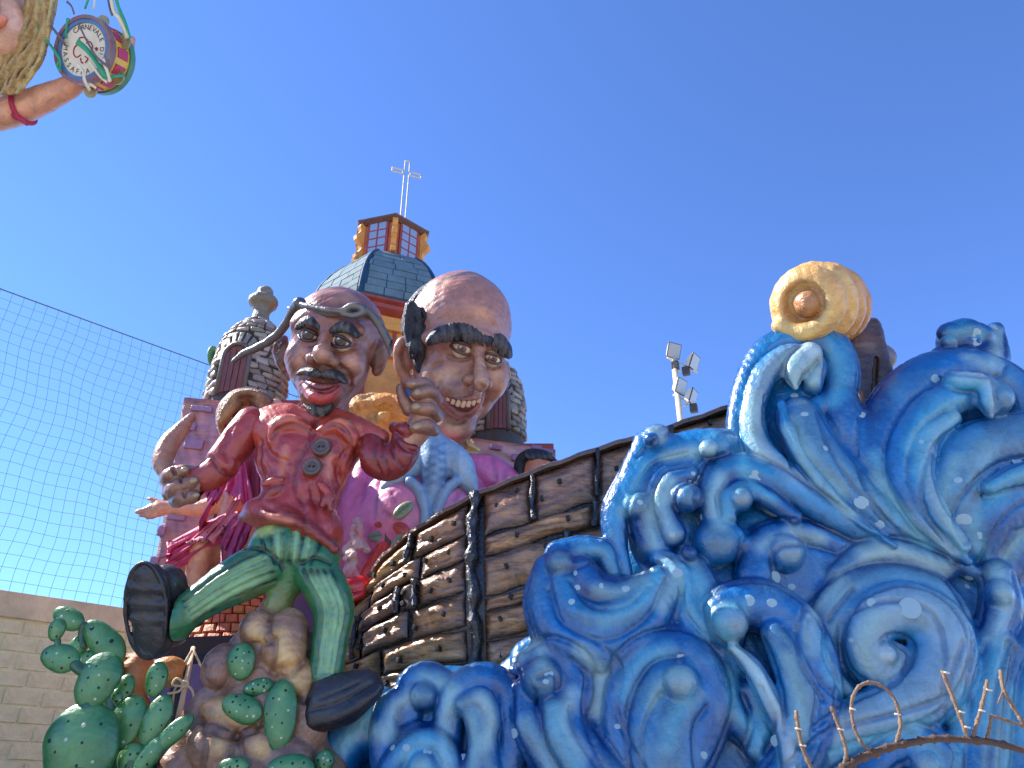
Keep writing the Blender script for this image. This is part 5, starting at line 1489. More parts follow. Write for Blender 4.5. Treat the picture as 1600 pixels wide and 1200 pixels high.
S.ell(FG.at(733, 593, 78), (9, 8, 11), k=7, col=GL); S.ell(FG.at(763, 599, 78), (7, 8, 10), k=7, col=GL)
S.ell(FG.at(742, 606, 88), (5, 3, 7), k=3, col=(40, 24, 24), mode='sub')
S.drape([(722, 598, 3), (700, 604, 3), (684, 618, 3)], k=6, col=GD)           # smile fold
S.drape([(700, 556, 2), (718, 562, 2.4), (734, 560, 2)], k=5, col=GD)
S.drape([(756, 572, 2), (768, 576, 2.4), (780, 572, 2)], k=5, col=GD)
S.ell(FG.at(716, 612, 58), (36, 14, 18), -8, k=12, col=(126, 100, 98))
# open grin
S.ell(FG.at(719, 635, 86), (31, 12, 24), -14, k=4, col=(66, 22, 26), mode='sub')
S.chain(grow([(684, 607, 3.4, 54), (700, 617, 4, 66), (720, 624, 4, 75), (738, 622, 4, 77), (753, 620, 3.4, 72)]), k=3, col=(132, 72, 66))
S.chain(grow([(685, 611, 3.4, 54), (696, 631, 5.5, 63), (712, 645, 7.5, 69), (729, 648, 7.5, 71), (744, 638, 5.5, 72), (753, 624, 3.4, 70)]), k=3, col=(146, 76, 70))
# ears
S.chain(grow([(640, 532, 7), (627, 536, 8), (621, 556, 8), (627, 580, 8), (640, 592, 7)], -8), k=4, col=GL)
S.ell(FG.at(634, 560, -10), (13, 27, 7), k=4, col=GB); S.chain(grow([(634, 545, 4), (632, 560, 5), (637, 574, 4)], 2), k=4, col=GD, mode='sub')
S.chain(grow([(786, 576, 5), (793, 580, 6), (792, 592, 5), (785, 598, 4)], 4), k=4, col=GL)
S.chain([(0, -80, -10, 40), (-6, -130, -20, 42), (-10, -158, -24, 46)], k=14, col=GB)
S.ell(FG.at(760, 488, 88), (26, 7, 20), -10, k=8, col=(196, 136, 92), mode='paint')
S.ell(FG.at(747, 613, 80), (6, 6, 6), 0, k=4, col=(190, 186, 190))
S.chain(grow([(655, 600, 8), (680, 585, 10), (672, 610, 8)], 40), k=10, col=(186, 150, 130), mode='paint')
for l in ([(686, 600, 2), (680, 622, 2.6), (684, 646, 2)], [(752, 602, 1.6), (760, 616, 2), (756, 634, 1.6)], [(690, 568, 1.6), (676, 574, 2)], [(700, 658, 2), (716, 660, 2.4), (730, 654, 2)]): S.drape(l, k=7, col=GD)
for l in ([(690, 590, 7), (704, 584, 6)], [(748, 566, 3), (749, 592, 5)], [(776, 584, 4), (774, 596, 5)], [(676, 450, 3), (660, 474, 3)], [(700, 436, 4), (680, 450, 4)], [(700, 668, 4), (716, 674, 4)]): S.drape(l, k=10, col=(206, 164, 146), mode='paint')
for l in ([(700, 434, 3), (728, 426, 4), (756, 430, 3)], [(716, 430, 3), (744, 427, 4), (772, 444, 2.5)], [(672, 452, 3), (690, 440, 3), (712, 432, 3)]): S.drape(l, k=5, col=(92, 84, 90), mode='paint')
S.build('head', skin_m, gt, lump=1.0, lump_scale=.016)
for (px, py, s) in ((720, 544, 16), (768, 560, 14)):
    e = eyeball(FG, px, py, 58, s, 7.4, gt, look=(-2.0, -1), ic=(120, 74, 50), white=(226, 206, 190))
    lids(FG, px, py, 58, s, (96, 62, 58), gt, lo=.40, up=.34, rot=-12)
# teeth
def tooth(px, py, w, wd, h):
    S = Sculpt(FG, FG.at(px, py, w) - 14, FG.at(px, py, w) + 14, 1.0, (214, 178, 158))
    S.boxp(FG.at(px, py, w), (wd, h, 4), rot=-14, rnd=2.2, k=1, col=(190, 152, 134)); S.build('tooth', bone_m, gt)
for i in range(8):
    t = i / 7
    tooth(693 + 54 * t, 616.5 + 14 * math.sin(t * 2.5) + 1 * t, 60 + 17 * math.sin(t * 2.2), 3.4, 4.4 + 2.2 * math.sin(math.pi * min(1, t + .1)))
hairy(FG, [(672, 533, .6), (688, 523, 1), (712, 519, 1.1), (736, 522, 1.1), (757, 529, .9), (768, 533, .6)], 70, 12, 'eyebrow', gt, strands=34, lean=(.1, -1, .2), lite=(96, 92, 96))
hairy(FG, [(764, 530, .8), (776, 535, 1.1), (787, 544, 1), (795, 555, .5)], 64, 12, 'eyebrow', gt, strands=18, lean=(-.1, -1, .2), lite=(96, 92, 96))
# hair round the back and side, combed
S = Sculpt(FG, (-130, -60, -130), (110, 150, 60), 2.2, (34, 36, 44))
S.ell((-4, 44, -26), (82, 78, 92), k=2, col=(40, 42, 50))
S.ell((14, 62, 44), (84, 96, 84), k=4, mode='sub', col=(40, 42, 50))
S.ell((0, -80, 0), (200, 60, 200), k=4, mode='sub', col=(40, 42, 50))
g = random.Random(4)
for i in range(46):
    a = R(-100 + 4.1 * i + g.uniform(-2, 2)); ph = g.uniform(.05, .6)
    pts = []
    for t in np.linspace(ph, ph + .55, 5):
        th = R(62) - t * 1.25
        x, y, z = 84 * math.cos(th) * math.sin(a) - 4, 80 * math.sin(th) + 40, -94 * math.cos(th) * math.cos(a) * 1.0 - 24
        pts.append((x, y, z, 3.0))
    if pts[0][2] > 30: continue
    S.chain(pts, k=1.5, col=(70, 72, 80) if g.random() < .3 else (30, 30, 38), n=2)
for l in ([(650, 490, 7), (648, 520, 9), (654, 548, 9), (656, 576, 6)], [(660, 498, 6), (664, 512, 7), (672, 520, 5)], [(642, 480, 8), (640, 510, 9), (645, 540, 8)]):
    S.chain(grow([(a[0], a[1], a[2] * 1.25) for a in l], 26), k=4, col=(34, 36, 44))
for i in range(26):
    px = 640 + g.uniform(0, 22); py = 480 + g.uniform(0, 60)
    S.chain(grow([(px, py, 2, 34), (px + g.uniform(-2, 5), py + 14, 3, 38), (px + g.uniform(-4, 6), py + 26, 1.5, 34)]), k=1.5, col=(86, 90, 98) if g.random() < .4 else (30, 32, 40), n=3)
S.build('hair', hair_m, gt)
# ---- body
FB = Frame(660, 790, 9.3, 'up')
def b4(l, w=0): return [(*FB.at(a[0], a[1], (a[3] if len(a) > 3 else 0) + w), a[2]) for a in l]
PK = (204, 108, 176); PKL = (222, 150, 200); PUR = (126, 66, 140)
S = Sculpt(FB, (-150, -170, -100), (170, 130, 110), 2.8, PK)
S.ell(FB.at(660, 830, 0), (112, 124, 62), k=14, col=PK)
S.ell(FB.at(632, 800, 34), (48, 56, 34), k=6, col=PKL); S.ell(FB.at(700, 800, 30), (40, 52, 32), k=6, col=PKL)
S.chain(b4([(590, 720, 26), (572, 760, 32), (560, 820, 34), (560, 900, 30)], -10), k=6, col=(172, 78, 140), edge=PUR)
S.chain(b4([(730, 735, 28), (765, 742, 32), (795, 765, 28), (815, 800, 26)], -10), k=6, col=PK, edge=(150, 66, 128))
for l in ([(770, 715, 2), (774, 745, 2.4), (772, 780, 2)], [(790, 735, 2), (784, 760, 2)], [(600, 730, 2), (590, 770, 2.4), (584, 810, 2)], [(575, 740, 2), (566, 780, 2.4)]): S.drape(l, k=4, col=PUR)
for l in ([(612, 770, 1.2), (618, 784, 1.4)], [(660, 770, 1.2), (652, 784, 1.4)], [(600, 800, 1.2), (612, 806, 1.2)], [(716, 770, 1.2), (710, 782, 1.2)]): S.drape(l, k=3, r=1.8, col=PUR)
S.build('coat', cloth_m, gt, lump=.9, lump_scale=.015)
BL1 = (92, 146, 212); BL2 = (150, 184, 224); BL3 = (52, 104, 176)
S = Sculpt(FB, (-90, -60, -10), (120, 130, 110), 2.2, BL2)
S.chain(b4([(676, 690, 20), (680, 720, 24), (678, 752, 18), (672, 790, 10), (668, 820, 8)], 56), k=5, col=BL1, edge=BL3)
S.chain(b4([(668, 700, 16), (646, 728, 20), (620, 748, 14), (600, 762, 6)], 50), k=5, col=BL2, edge=BL1)
S.chain(b4([(690, 698, 18), (712, 722, 24), (728, 748, 18), (740, 768, 8)], 48), k=5, col=BL2, edge=BL1)
S.chain(b4([(640, 752, 8), (656, 768, 9), (664, 800, 8), (662, 840, 8)], 64), k=4, col=BL2, edge=BL1)
S.chain(b4([(712, 752, 8), (694, 770, 9), (682, 800, 8)], 62), k=4, col=BL2, edge=BL1)
for i in range(5):
    y = 698 + 13 * i
    S.drape([(664, y + 10, 1.4), (680, y + 2, 1.4), (696, y - 6, 1.4)], k=2, col=BL3, mode='paint'); S.drape([(664, y - 4, 1.4), (680, y + 4, 1.4), (696, y + 12, 1.4)], k=2, col=BL3, mode='paint')
S.build('cravat', cloth_m, gt, lump=.6, lump_scale=.02)
# leaves painted relief
for (px, py, rx, ry, rot, col, w) in ((630, 797, 18, 10, 42, (128, 150, 130), 72), (590, 838, 14, 9, 8, (120, 144, 140), 50), (596, 820, 11, 6, -10, (176, 66, 70), 52), (627, 826, 14, 9, -30, (186, 58, 54), 72), (622, 848, 16, 9, 60, (120, 146, 130), 72)):
    S = Sculpt(FB, FB.at(px, py, w) - 24, FB.at(px, py, w) + 24, 1.5, col)
    c = FB.at(px, py, w); S.ell(c, (rx, ry, 4), rot, k=1, col=col)
    d = np.array([math.cos(R(rot)), math.sin(R(rot)), 0]); e = np.array([-d[1], d[0], 0])
    S.chain([(*(c - d * rx + (0, 0, 4)), .8), (*(c + d * rx + (0, 0, 4)), .8)], k=1.5, col=(40, 60, 56), mode='paint')
    for s in (-.4, 0, .4):
        for sg in (-1, 1): S.chain([(*(c + d * rx * s + (0, 0, 4)), .6), (*(c + d * (rx * s + 5) + e * sg * ry * .7 + (0, 0, 4)), .5)], k=1.2, col=(60, 80, 74), mode='paint')
    S.build('leaf_applique', cloth_m, gt)
# dark picture frame before the coat
frm = thing('picture_frame', 'dark grey empty picture frame in front of the pink coat above the hull', 'frame', P(640, 880, 8.95))
fm = paint('frame_grey', (84, 76, 82), rough=.45, var=.2)
pf = [P(610, 808, 8.9), P(672, 820, 8.9), P(672, 905, 8.9), P(606, 892, 8.9)]
for i in range(4):
    a, b = pf[i], pf[(i + 1) % 4]; d = (b - a) / np.linalg.norm(b - a); n = np.array([0, -1, 0.0]); e = np.cross(n, d)
    mb = MB(); mb.box((a + b) / 2, (np.linalg.norm(b - a) / 2 + .04, .045 + .002 * i, .05), (d, n, e)); mb.build('frame_bar', fm, frm, bevel=.01)
# crumpled pale-pink cloth and red shoe beside the puppet's leg
FR = Frame(560, 870, 8.8, 'up')
def r4(l, w=0): return [(*FR.at(a[0], a[1], (a[3] if len(a) > 3 else 0) + w), a[2]) for a in l]
S = Sculpt(FR, (-60, -110, -50), (60, 80, 60), 1.8, (230, 170, 190))
g = random.Random(8)
for i in range(26):
    px, py = 566 + g.uniform(-12, 10) - (i * .8), 815 + i * 3.3
    S.chain(r4([(px, py, g.uniform(3, 8), g.uniform(-6, 10)), (px + g.uniform(-10, 10), py + g.uniform(6, 18), g.uniform(3, 7), g.uniform(-6, 12))]), k=2, col=g.choice([(236, 176, 196), (214, 130, 160), (240, 200, 212)]))
o = S.build('crumpled_cloth', paint('pale_pink_tissue', rough=.5, var=.1, bump=.9, bscale=36, coat=0), lump=1.0, lump_scale=.06)
tag(o, 'crumpled pale pink tissue cloth hanging beside the purple chimney wall', 'cloth', kind='thing')
sp = thing('red_legged_figure', 'red shoe and red trouser leg poking out beside the ship hull', 'figure', P(560, 1000, 8.7))
S = Sculpt(FR, FR.at(505, 1000, 0) + (0, 0, -40), FR.at(620, 850, 0) + (0, 0, 50), 2.0, (196, 40, 36))
S.chain(r4([(528, 926, 13, 6), (545, 920, 17, 6), (562, 916, 16, 2)], 14), k=4, col=(200, 40, 38))
S.chain(r4([(525, 934, 6, 10), (548, 934, 7, 14), (566, 928, 6, 8)], 16), k=2, col=(170, 30, 32))
S.chain(r4([(522, 930, 1.6), (545, 926, 1.6), (568, 920, 1.6)], 34), k=2, col=(110, 20, 24), mode='sub')
S.build('shoe', paint('red_gloss', rough=.28, var=.1, bump=.15, coat=.5), sp)
S = Sculpt(FR, FR.at(505, 1100, 0) + (0, 0, -60), FR.at(630, 830, 0) + (0, 0, 50), 2.4, (200, 60, 44))
S.chain(r4([(600, 860, 14, -10), (586, 895, 20, -6), (575, 920, 20, -4)], 0), k=4, col=(206, 66, 48))
S.chain(r4([(545, 950, 22, -20), (535, 1000, 26, -30), (530, 1060, 26, -30)], 0), k=4, col=(70, 40, 44))
S.build('trouser_leg', cloth_m, sp, lump=.8, lump_scale=.03)
# ================================================================== woman in pink, straw, capped man
FA = Frame(330, 760, 9.6, 'up')
def a4(l, w=0): return [(*FA.at(a[0], a[1], (a[3] if len(a) > 3 else 0) + w), a[2]) for a in l]
wm = thing('carnival_woman', 'brown-haired woman figure in torn pink chiffon beside the purple house wall', 'figure', P(330, 960, 9.6))
FL = (220, 152, 130); FLD = (160, 98, 90)
S = Sculpt(FA, FA.at(140, 950, 0) + (0, 0, -60), FA.at(480, 600, 0) + (0, 0, 90), 2.6, FL)
S.ell(FA.at(388, 660, 0), (34, 40, 34), k=6, col=(170, 110, 100))
S.chain(a4([(388, 690, 16), (385, 720, 20)], -6), k=6, col=FL)
S.chain(a4([(360, 720, 20), (385, 730, 26), (415, 725, 20)], -8), k=8, col=FL)
S.chain(a4([(385, 740, 36), (380, 790, 34), (370, 840, 36)], -8), k=8, col=FL)
S.chain(a4([(362, 722, 15), (345, 770, 15), (330, 790, 14), (300, 795, 12), (268, 793, 10), (250, 795, 12)], 4), k=5, col=FL)
S.ell(FA.at(244, 794, 6), (16, 11, 7), 6, k=4, col=FL)
for l in ([(240, 792, 5), (226, 797, 4.5), (214, 800, 3.5)], [(242, 798, 5), (230, 804, 4.5), (220, 806, 3.2)], [(246, 802, 4.5), (238, 807, 4), (230, 809, 3)], [(252, 788, 5), (240, 781, 4), (232, 779, 3)]): S.chain(a4(l, 8), k=2, col=FL, edge=FLD, em=(.7, 1.1))
S.chain(a4([(415, 722, 14), (440, 690, 13), (440, 650, 12), (430, 634, 12)], 0), k=5, col=FL)
S.chain(a4([(430, 634, 12), (412, 636, 10), (396, 640, 7)], 30), k=4, col=(206, 160, 140))
S.chain(a4([(360, 850, 24), (330, 862, 22, 16), (300, 880, 18, 16), (275, 905, 15, 8)], 4), k=5, col=FL, edge=FLD, em=(.7, 1.1))
S.chain(a4([(350, 840, 22), (322, 850, 20, 26), (310, 885, 16, 24), (300, 925, 14, 16)], 8), k=5, col=FL, edge=FLD, em=(.7, 1.1))
S.ell(FA.at(370, 648, 34), (9, 5, 6), -20, k=3, col=(60, 40, 40), mode='paint'); S.ell(FA.at(372, 664, 36), (5, 8, 6), k=4, col=(180, 116, 104))
S.build('body', skin_m, wm, lump=.6, lump_scale=.02)
BR = (172, 116, 74); BRL = (212, 164, 108); BRD = (96, 60, 44)
S = Sculpt(FA, FA.at(335, 690, 0) + (0, 0, -60), FA.at(445, 595, 0) + (0, 0, 80), 1.8, BR)
g = random.Random(3)
for i in range(34):
    t = i / 33; a = R(200 - 220 * t)
    x0, y0 = 386 + 14 * math.cos(a), 634 - 10 * math.sin(a)
    x1, y1 = 387 + 43 * math.cos(a), 642 - 34 * math.sin(a)
    S.chain(a4([(386 + 5 * math.cos(a), 618, 7, 34), (387 + 24 * math.cos(a), 632 - 18 * math.sin(a), 7, 46), (x1, y1 + 6, 6.5, 40), (387 + 42 * math.cos(a), 654 - 28 * math.sin(a), 4, 30)]), k=2, col=BRL if g.random() < .4 else BR, edge=BRD, em=(.25, .95), n=4)
S.ell(FA.at(388, 640, -4), (42, 34, 34), k=4, col=BRD)
S.ell(FA.at(387, 628, 14), (36, 18, 34), k=6, col=BR)
S.chain(a4([(348, 640, 9), (346, 660, 9), (350, 680, 6)], 14), k=3, col=BR, edge=BRD)
S.build('hair', hair_m, wm)
# torn chiffon: sheets with real folds
chif = paint('pink_chiffon', rough=.55, var=.16, scale=8, bump=.6, bscale=30, coat=0)
def sheet(rows_, name, par, Y, col, amp=.03, fold=7, seed=0, n=26, mat=None):
    "cloth between two pixel polylines: rows_ = [(top pts), (bottom pts)], rippled"
    a = spline(rows_[0], 8); b = spline(rows_[1], 8)
    g = random.Random(seed); m = 30; V = []; C = []
    for i in range(m + 1):
        s = i / m; pa = np.array([np.interp(s * (len(a) - 1), range(len(a)), a[:, k]) for k in (0, 1)]); pb = np.array([np.interp(s * (len(b) - 1), range(len(b)), b[:, k]) for k in (0, 1)])
        for j in range(n + 1):
            t = j / n; p = pa + (pb - pa) * t
            dy = amp * (math.sin(fold * s * 6.28 + 2 * t + seed) * (.35 + .65 * t) + .5 * math.sin(2.3 * fold * s * 6.28 + 5 * t) * t + .4 * math.sin(9 * t + 7 * s))
            jag = (2.5 * math.sin(s * 47 + seed) + 2 * math.sin(s * 83)) * (t > .96)
            V.append(P(p[0], p[1] + jag, Y + dy - .06 * t)); C.append(lin(np.array(col) * (.84 + .2 * math.sin(fold * s * 6.28 + 2 * t + seed + 1) * .5 + .1)))
    F = grid_faces(m + 1, n + 1)
    me = mesh_np(name, V, F, np.array(C))
    bm = bmesh.new(); bm.from_mesh(me); bmesh.ops.solidify(bm, geom=bm.faces[:], thickness=.012); bm.to_mesh(me); bm.free()
    for p in me.polygons: p.use_smooth = True
    o = obj(name, me, mat or chif, par)
    return o
PNK = (222, 88, 146); PNL = (236, 140, 180); MAG = (170, 76, 146)
sheet([[(345, 805), (378, 800), (400, 812)], [(262, 850), (262, 880), (275, 892)]], 'skirt', wm, 9.25, PNK, .05, 3, 1)
sheet([[(330, 815), (360, 802), (385, 805)], [(290, 850), (330, 842), (362, 830)]], 'skirt', wm, 9.1, PNL, .05, 3, 5)
sheet([[(360, 812), (382, 806), (398, 815)], [(345, 850), (362, 872), (378, 850)]], 'skirt', wm, 9.05, MAG, .05, 3, 8)
sheet([[(350, 705), (366, 700), (384, 702)], [(318, 768), (330, 790), (344, 776)]], 'blouse', wm, 9.12, (196, 78, 150), .05, 3, 2)
sheet([[(362, 722), (372, 716), (382, 716)], [(352, 768), (380, 786), (398, 800)]], 'blouse', wm, 9.0, (206, 84, 156), .05, 2, 4)
sheet([[(356, 690), (385, 700), (412, 690)], [(352, 740), (385, 790), (420, 790)]], 'blouse', wm, 9.18, (150, 54, 84), .05, 3, 3)
S = Sculpt(FA, FA.at(370, 720, 0) + (0, 0, 0), FA.at(430, 670, 0) + (0, 0, 90), 1.8, (190, 150, 90))
S.ell(FA.at(398, 694, 44), (18, 14, 14), k=2, col=(196, 150, 88)); S.ell(FA.at(394, 688, 54), (8, 8, 8), k=2, col=(170, 164, 140))
S.chain(a4([(378, 706, 3), (396, 710, 3), (412, 700, 3)], 54), k=2, col=(40, 34, 40)); S.build('brooch', skin_m, wm)

# straw bundle behind the two heads
stw = paint('golden_straw', rough=.45, var=.3, scale=6, bump=.8, bscale=16, coat=.2, var2=((120, 74, 40), .45))
FT = Frame(600, 660, 9.9, 'up')
S = Sculpt(FT, (-85, -70, -60), (70, 70, 60), 2.2, (196, 142, 66))
for (x, y, rx, ry, rt_) in ((565, 648, 30, 24, 10), (600, 640, 38, 22, 0), (632, 646, 30, 26, -8), (585, 672, 40, 28, 0), (620, 678, 36, 28, 0)): S.ell(FT.at(x, y, 0), (rx, ry, 36), rt_, k=8, col=(196, 144, 70))
S.chain([(*FT.at(x, y, 22), r) for x, y, r in ((538, 640, 6), (560, 624, 7), (590, 620, 7), (620, 624, 7), (648, 634, 6))], k=3, col=(206, 178, 128), edge=(120, 90, 60))
for i in range(8): S.chain([(*FT.at(545 + i * 13, 634, 34), 2), (*FT.at(552 + i * 12, 660, 36), 2.4), (*FT.at(556 + i * 11, 690, 34), 2)], k=5, col=(112, 70, 40), mode='sub')
S.ell(FT.at(600, 652, 34), (12, 12, 8), k=5, col=(214, 164, 84))
tag(S.build('straw_bundle', stw, None, lump=1.0, lump_scale=.03), 'golden straw bundle between the puppet head and the giant grinning head', 'straw', kind='thing')
FT2 = Frame(722, 704, 9.75, 'up')
S = Sculpt(FT2, (-50, -40, -40), (50, 45, 40), 1.8, (206, 168, 96))
for (x, y, r, c) in ((700, 690, 12, (206, 160, 80)), (712, 698, 11, (190, 140, 74)), (724, 704, 12, (206, 184, 130)), (736, 712, 10, (214, 196, 150)), (716, 712, 9, (150, 104, 66)), (704, 704, 9, (176, 124, 64)), (740, 702, 7, (200, 170, 110))): S.ell(FT2.at(x, y, 4), (r * 1.2, r, r), -30, k=2, col=c)
S.chain([(*FT2.at(722, 682, 20), 3), (*FT2.at(734, 694, 22), 4), (*FT2.at(748, 704, 18), 3)], k=2, col=(222, 204, 160))
tag(S.build('flower_garland', stw, None, lump=.6, lump_scale=.05), 'gold and cream garland under the giant head, beside its pink shoulder', 'garland', kind='thing')

# capped man looking over the gunwale
FM = Frame(840, 735, 9.4, 'up')
mn = thing('capped_figure', 'orange-faced figure with black fringe peeping over the ship rail', 'figure', P(838, 800, 9.4))
S = Sculpt(FM, (-50, -90, -40), (50, 45, 50), 1.8, (196, 128, 96))
S.ell(FM.at(842, 738, 0), (26, 30, 26), k=4, col=(198, 128, 98)); S.chain([(*FM.at(840, 770, 0), 14), (*FM.at(836, 810, -4), 30)], k=8, col=(170, 90, 80))
S.chain([(*FM.at(826, 738, 24), 1.4), (*FM.at(834, 731, 27), 1.6), (*FM.at(842, 738, 27), 1.4)], k=2, col=(96, 34, 34), mode='sub')
S.ell(FM.at(852, 742, 26), (5, 8, 6), k=4, col=(210, 140, 104))
S.build('body', skin_m, mn, lump=.5, lump_scale=.04)
S = Sculpt(FM, (-50, -50, -45), (50, 50, 60), 1.6, (30, 30, 36))
S.chain([(*FM.at(x, y, w), r) for x, y, w, r in ((812, 745, 4, 9), (814, 722, 8, 10), (828, 711, 14, 10), (850, 712, 14, 9), (866, 724, 8, 7))], k=3, col=(34, 34, 42))
S.ell(FM.at(840, 726, -14), (30, 26, 24), k=4, col=(28, 28, 34))
for i in range(14): S.chain([(*FM.at(822 + 3 * i, 709, 20), 1.4), (*FM.at(824 + 3 * i, 714, 24), 1.8), (*FM.at(826 + 3 * i, 719, 22), 1)], k=1, col=(120, 122, 130) if i % 3 == 0 else (40, 40, 48), n=3)
S.build('hair', hair_m, mn)
# ================================================================== rock pedestal, prickly pears, jar, stick
rock_m = paint('rock_paint', rough=.42, var=.42, scale=6, bump=.5, bscale=15, coat=.4, var2=((78, 54, 56), .5), scratch=.15)
pad_m = paint('cactus_paint', rough=.34, var=.24, scale=9, bump=.2, bscale=16, coat=.35, var2=((130, 170, 104), .3))
FK2 = Frame(400, 1080, 7.45, 'up')
def k4(l, w=0): return [(*FK2.at(a[0], a[1], (a[3] if len(a) > 3 else 0) + w), a[2]) for a in l]
rk_t = thing('rock_pedestal', 'lumpy brown rock pedestal with cactus pads under the kicking puppet', 'rock', (FK2.O[0], FK2.O[1], 0))
RB = (140, 108, 90); RO = (172, 134, 84); RV = (116, 92, 94); RD = (44, 26, 28)
S = Sculpt(FK2, (-190, -220, -100), (150, 170, 90), 2.6, RB)
S.ell(FK2.at(410, 1150, -30), (100, 120, 56), k=12, col=RB)
S.ell(FK2.at(400, 1260, -20), (150, 110, 70), k=16, col=RB)
S.chain(k4([(432, 945, 22), (428, 975, 36), (420, 1030, 46), (410, 1090, 60)], -24), k=10, col=RB)
def lump(px, py, rx, ry, rot, w, col, k=3): S.ell(FK2.at(px, py, w), (rx, ry, min(rx, ry) * .9), rot, k=k, col=col)
lump(404, 985, 30, 34, 30, 8, RB); lump(446, 1002, 36, 52, -8, 14, RB); lump(452, 1024, 26, 24, 0, 26, RO, 8)
lump(346, 1042, 30, 36, -20, -2, RV); lump(372, 1010, 16, 40, -28, -8, RV); lump(462, 1062, 34, 36, 20, 10, RO)
lump(362, 1118, 50, 28, -14, 22, RO); lump(336, 1168, 42, 36, -30, 26, RB); lump(402, 1168, 40, 34, 20, 26, RB); lump(476, 1130, 36, 52, 8, 6, RB)
lump(300, 1168, 30, 46, -20, 0, RV); lump(278, 1200, 32, 34, -30, 0, (112, 80, 70)); lump(318, 1100, 20, 46, -36, -10, RV); lump(420, 1110, 30, 40, 0, 18, RB); lump(450, 1190, 40, 40, 0, 20, RV); lump(380, 1220, 50, 40, 0, 30, RB)
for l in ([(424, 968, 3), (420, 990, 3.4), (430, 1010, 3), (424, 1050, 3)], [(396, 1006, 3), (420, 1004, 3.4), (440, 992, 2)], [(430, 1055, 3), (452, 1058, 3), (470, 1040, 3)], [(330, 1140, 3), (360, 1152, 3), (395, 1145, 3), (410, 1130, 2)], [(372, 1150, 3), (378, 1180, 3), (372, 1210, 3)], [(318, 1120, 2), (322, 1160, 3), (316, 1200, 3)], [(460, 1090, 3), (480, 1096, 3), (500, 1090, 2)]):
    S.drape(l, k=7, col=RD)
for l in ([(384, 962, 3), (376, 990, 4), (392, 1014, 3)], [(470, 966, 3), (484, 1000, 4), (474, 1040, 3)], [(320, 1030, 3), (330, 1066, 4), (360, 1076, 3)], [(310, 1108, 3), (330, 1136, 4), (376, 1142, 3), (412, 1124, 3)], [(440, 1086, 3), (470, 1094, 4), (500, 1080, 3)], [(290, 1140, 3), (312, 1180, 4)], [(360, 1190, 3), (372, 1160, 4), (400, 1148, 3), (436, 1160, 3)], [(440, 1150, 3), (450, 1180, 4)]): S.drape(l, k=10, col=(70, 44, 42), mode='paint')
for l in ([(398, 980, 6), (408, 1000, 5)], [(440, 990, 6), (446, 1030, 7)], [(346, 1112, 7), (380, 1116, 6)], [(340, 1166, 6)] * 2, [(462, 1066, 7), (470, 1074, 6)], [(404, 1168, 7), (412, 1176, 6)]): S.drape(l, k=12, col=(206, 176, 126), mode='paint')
S.build('rock', rock_m, rk_t, lump=1.2, lump_scale=.014)
spine_m = paint('spine_paint', (168, 184, 172), rough=.4, var=.2, bump=.2)
hole_m = paint('spine_pit', (20, 30, 24), rough=.6, var=.2, bump=.2)
spine_me = disc_mesh('areole', spine_m, 10); pit_me = disc_mesh('areole', hole_m, 8)
def pad(fr, px, py, rx, ry, rot, w, par, col=(38, 100, 62), yaw=0, n=6, seed=0):
    "flat egg-shaped pad, narrower at its foot, with a pale keel and areoles"
    c = fr.at(px, py, w)
    m = max(rx, ry) + 14
    S = Sculpt(fr, c - m, c + m, max(1.3, m / 42), col)
    cr, sr = math.cos(R(rot)), math.sin(R(rot))
    th = max(7, .34 * min(rx, ry))
    S.ell(c, (rx, ry, th), rot, k=2, col=col)
    up = np.array([-sr, cr, 0]) if ry >= rx else np.array([cr, sr, 0])
    big, sm = (ry, rx) if ry >= rx else (rx, ry)
    S.ell(c + up * big * .22, (sm * 1.02 if ry >= rx else big * .72, big * .72 if ry >= rx else sm * 1.02, th * 1.05), rot, k=3, col=col)
    lc = np.array(col) * .35 + np.array((120, 166, 112)) * .65
    S.ell(c + (0, 0, th), (rx * .62, ry * .62, th), rot, k=sm * .45, col=np.array(col) * .75 + np.array((110, 160, 100)) * .3, mode='paint')
    S.chain([(*(c - up * big * .5 + (0, 0, th)), sm * .10), (*(c + up * big * .6 + (0, 0, th)), sm * .16)], k=sm * .5, col=lc, mode='paint')
    o = S.build('pad', pad_m, par, lump=.45, lump_scale=.02)
    b = bvh_of(o); g = random.Random(seed + int(px * 7 + py))
    for i in range(n):
        a = 2.4 * i + seed + g.uniform(-.3, .3); q = math.sqrt((i + .6) / n * .62)
        d = np.array([q * rx * math.cos(a), q * ry * math.sin(a)]); pu = (cr * d[0] - sr * d[1], sr * d[0] + cr * d[1])
        o3 = fr.world(c + np.array([pu[0], pu[1], 40])); dv = Vector(-fr.A[2])
        h = b.ray_cast(Vector(o3), dv)
        if h[0] is None: continue
        e = bpy.data.objects.new('areole', g.choice([spine_me, pit_me, pit_me])); link(e, o)
        rr = fr.s * g.uniform(1.4, 2.6) * (1.5 if rx > 40 else 1)
        e.location = h[0] - Vector(ORG[o.name]); e.rotation_euler = h[1].to_track_quat('Z', 'Y').to_euler(); e.scale = (rr, rr, rr * .5)
    return o
for i, a in enumerate(((377, 1034, 21, 28, 10, 36), (404, 1074, 24, 13, 10, 36), (378, 1107, 33, 19, -20, 50), (438, 1117, 24, 50, 4, 48), (366, 1197, 22, 12, 0, 66), (454, 1200, 34, 18, 0, 62), (506, 1192, 14, 18, -10, 36))):
    pad(FK2, *a, rk_t, n=9, seed=i)
FC = Frame(150, 1090, 7.15, 'up')
c1 = thing('prickly_pear', 'tall prickly pear with the biggest round pad, lower left corner', 'cactus', P(127, 1230, 7.15), 'prickly pears')
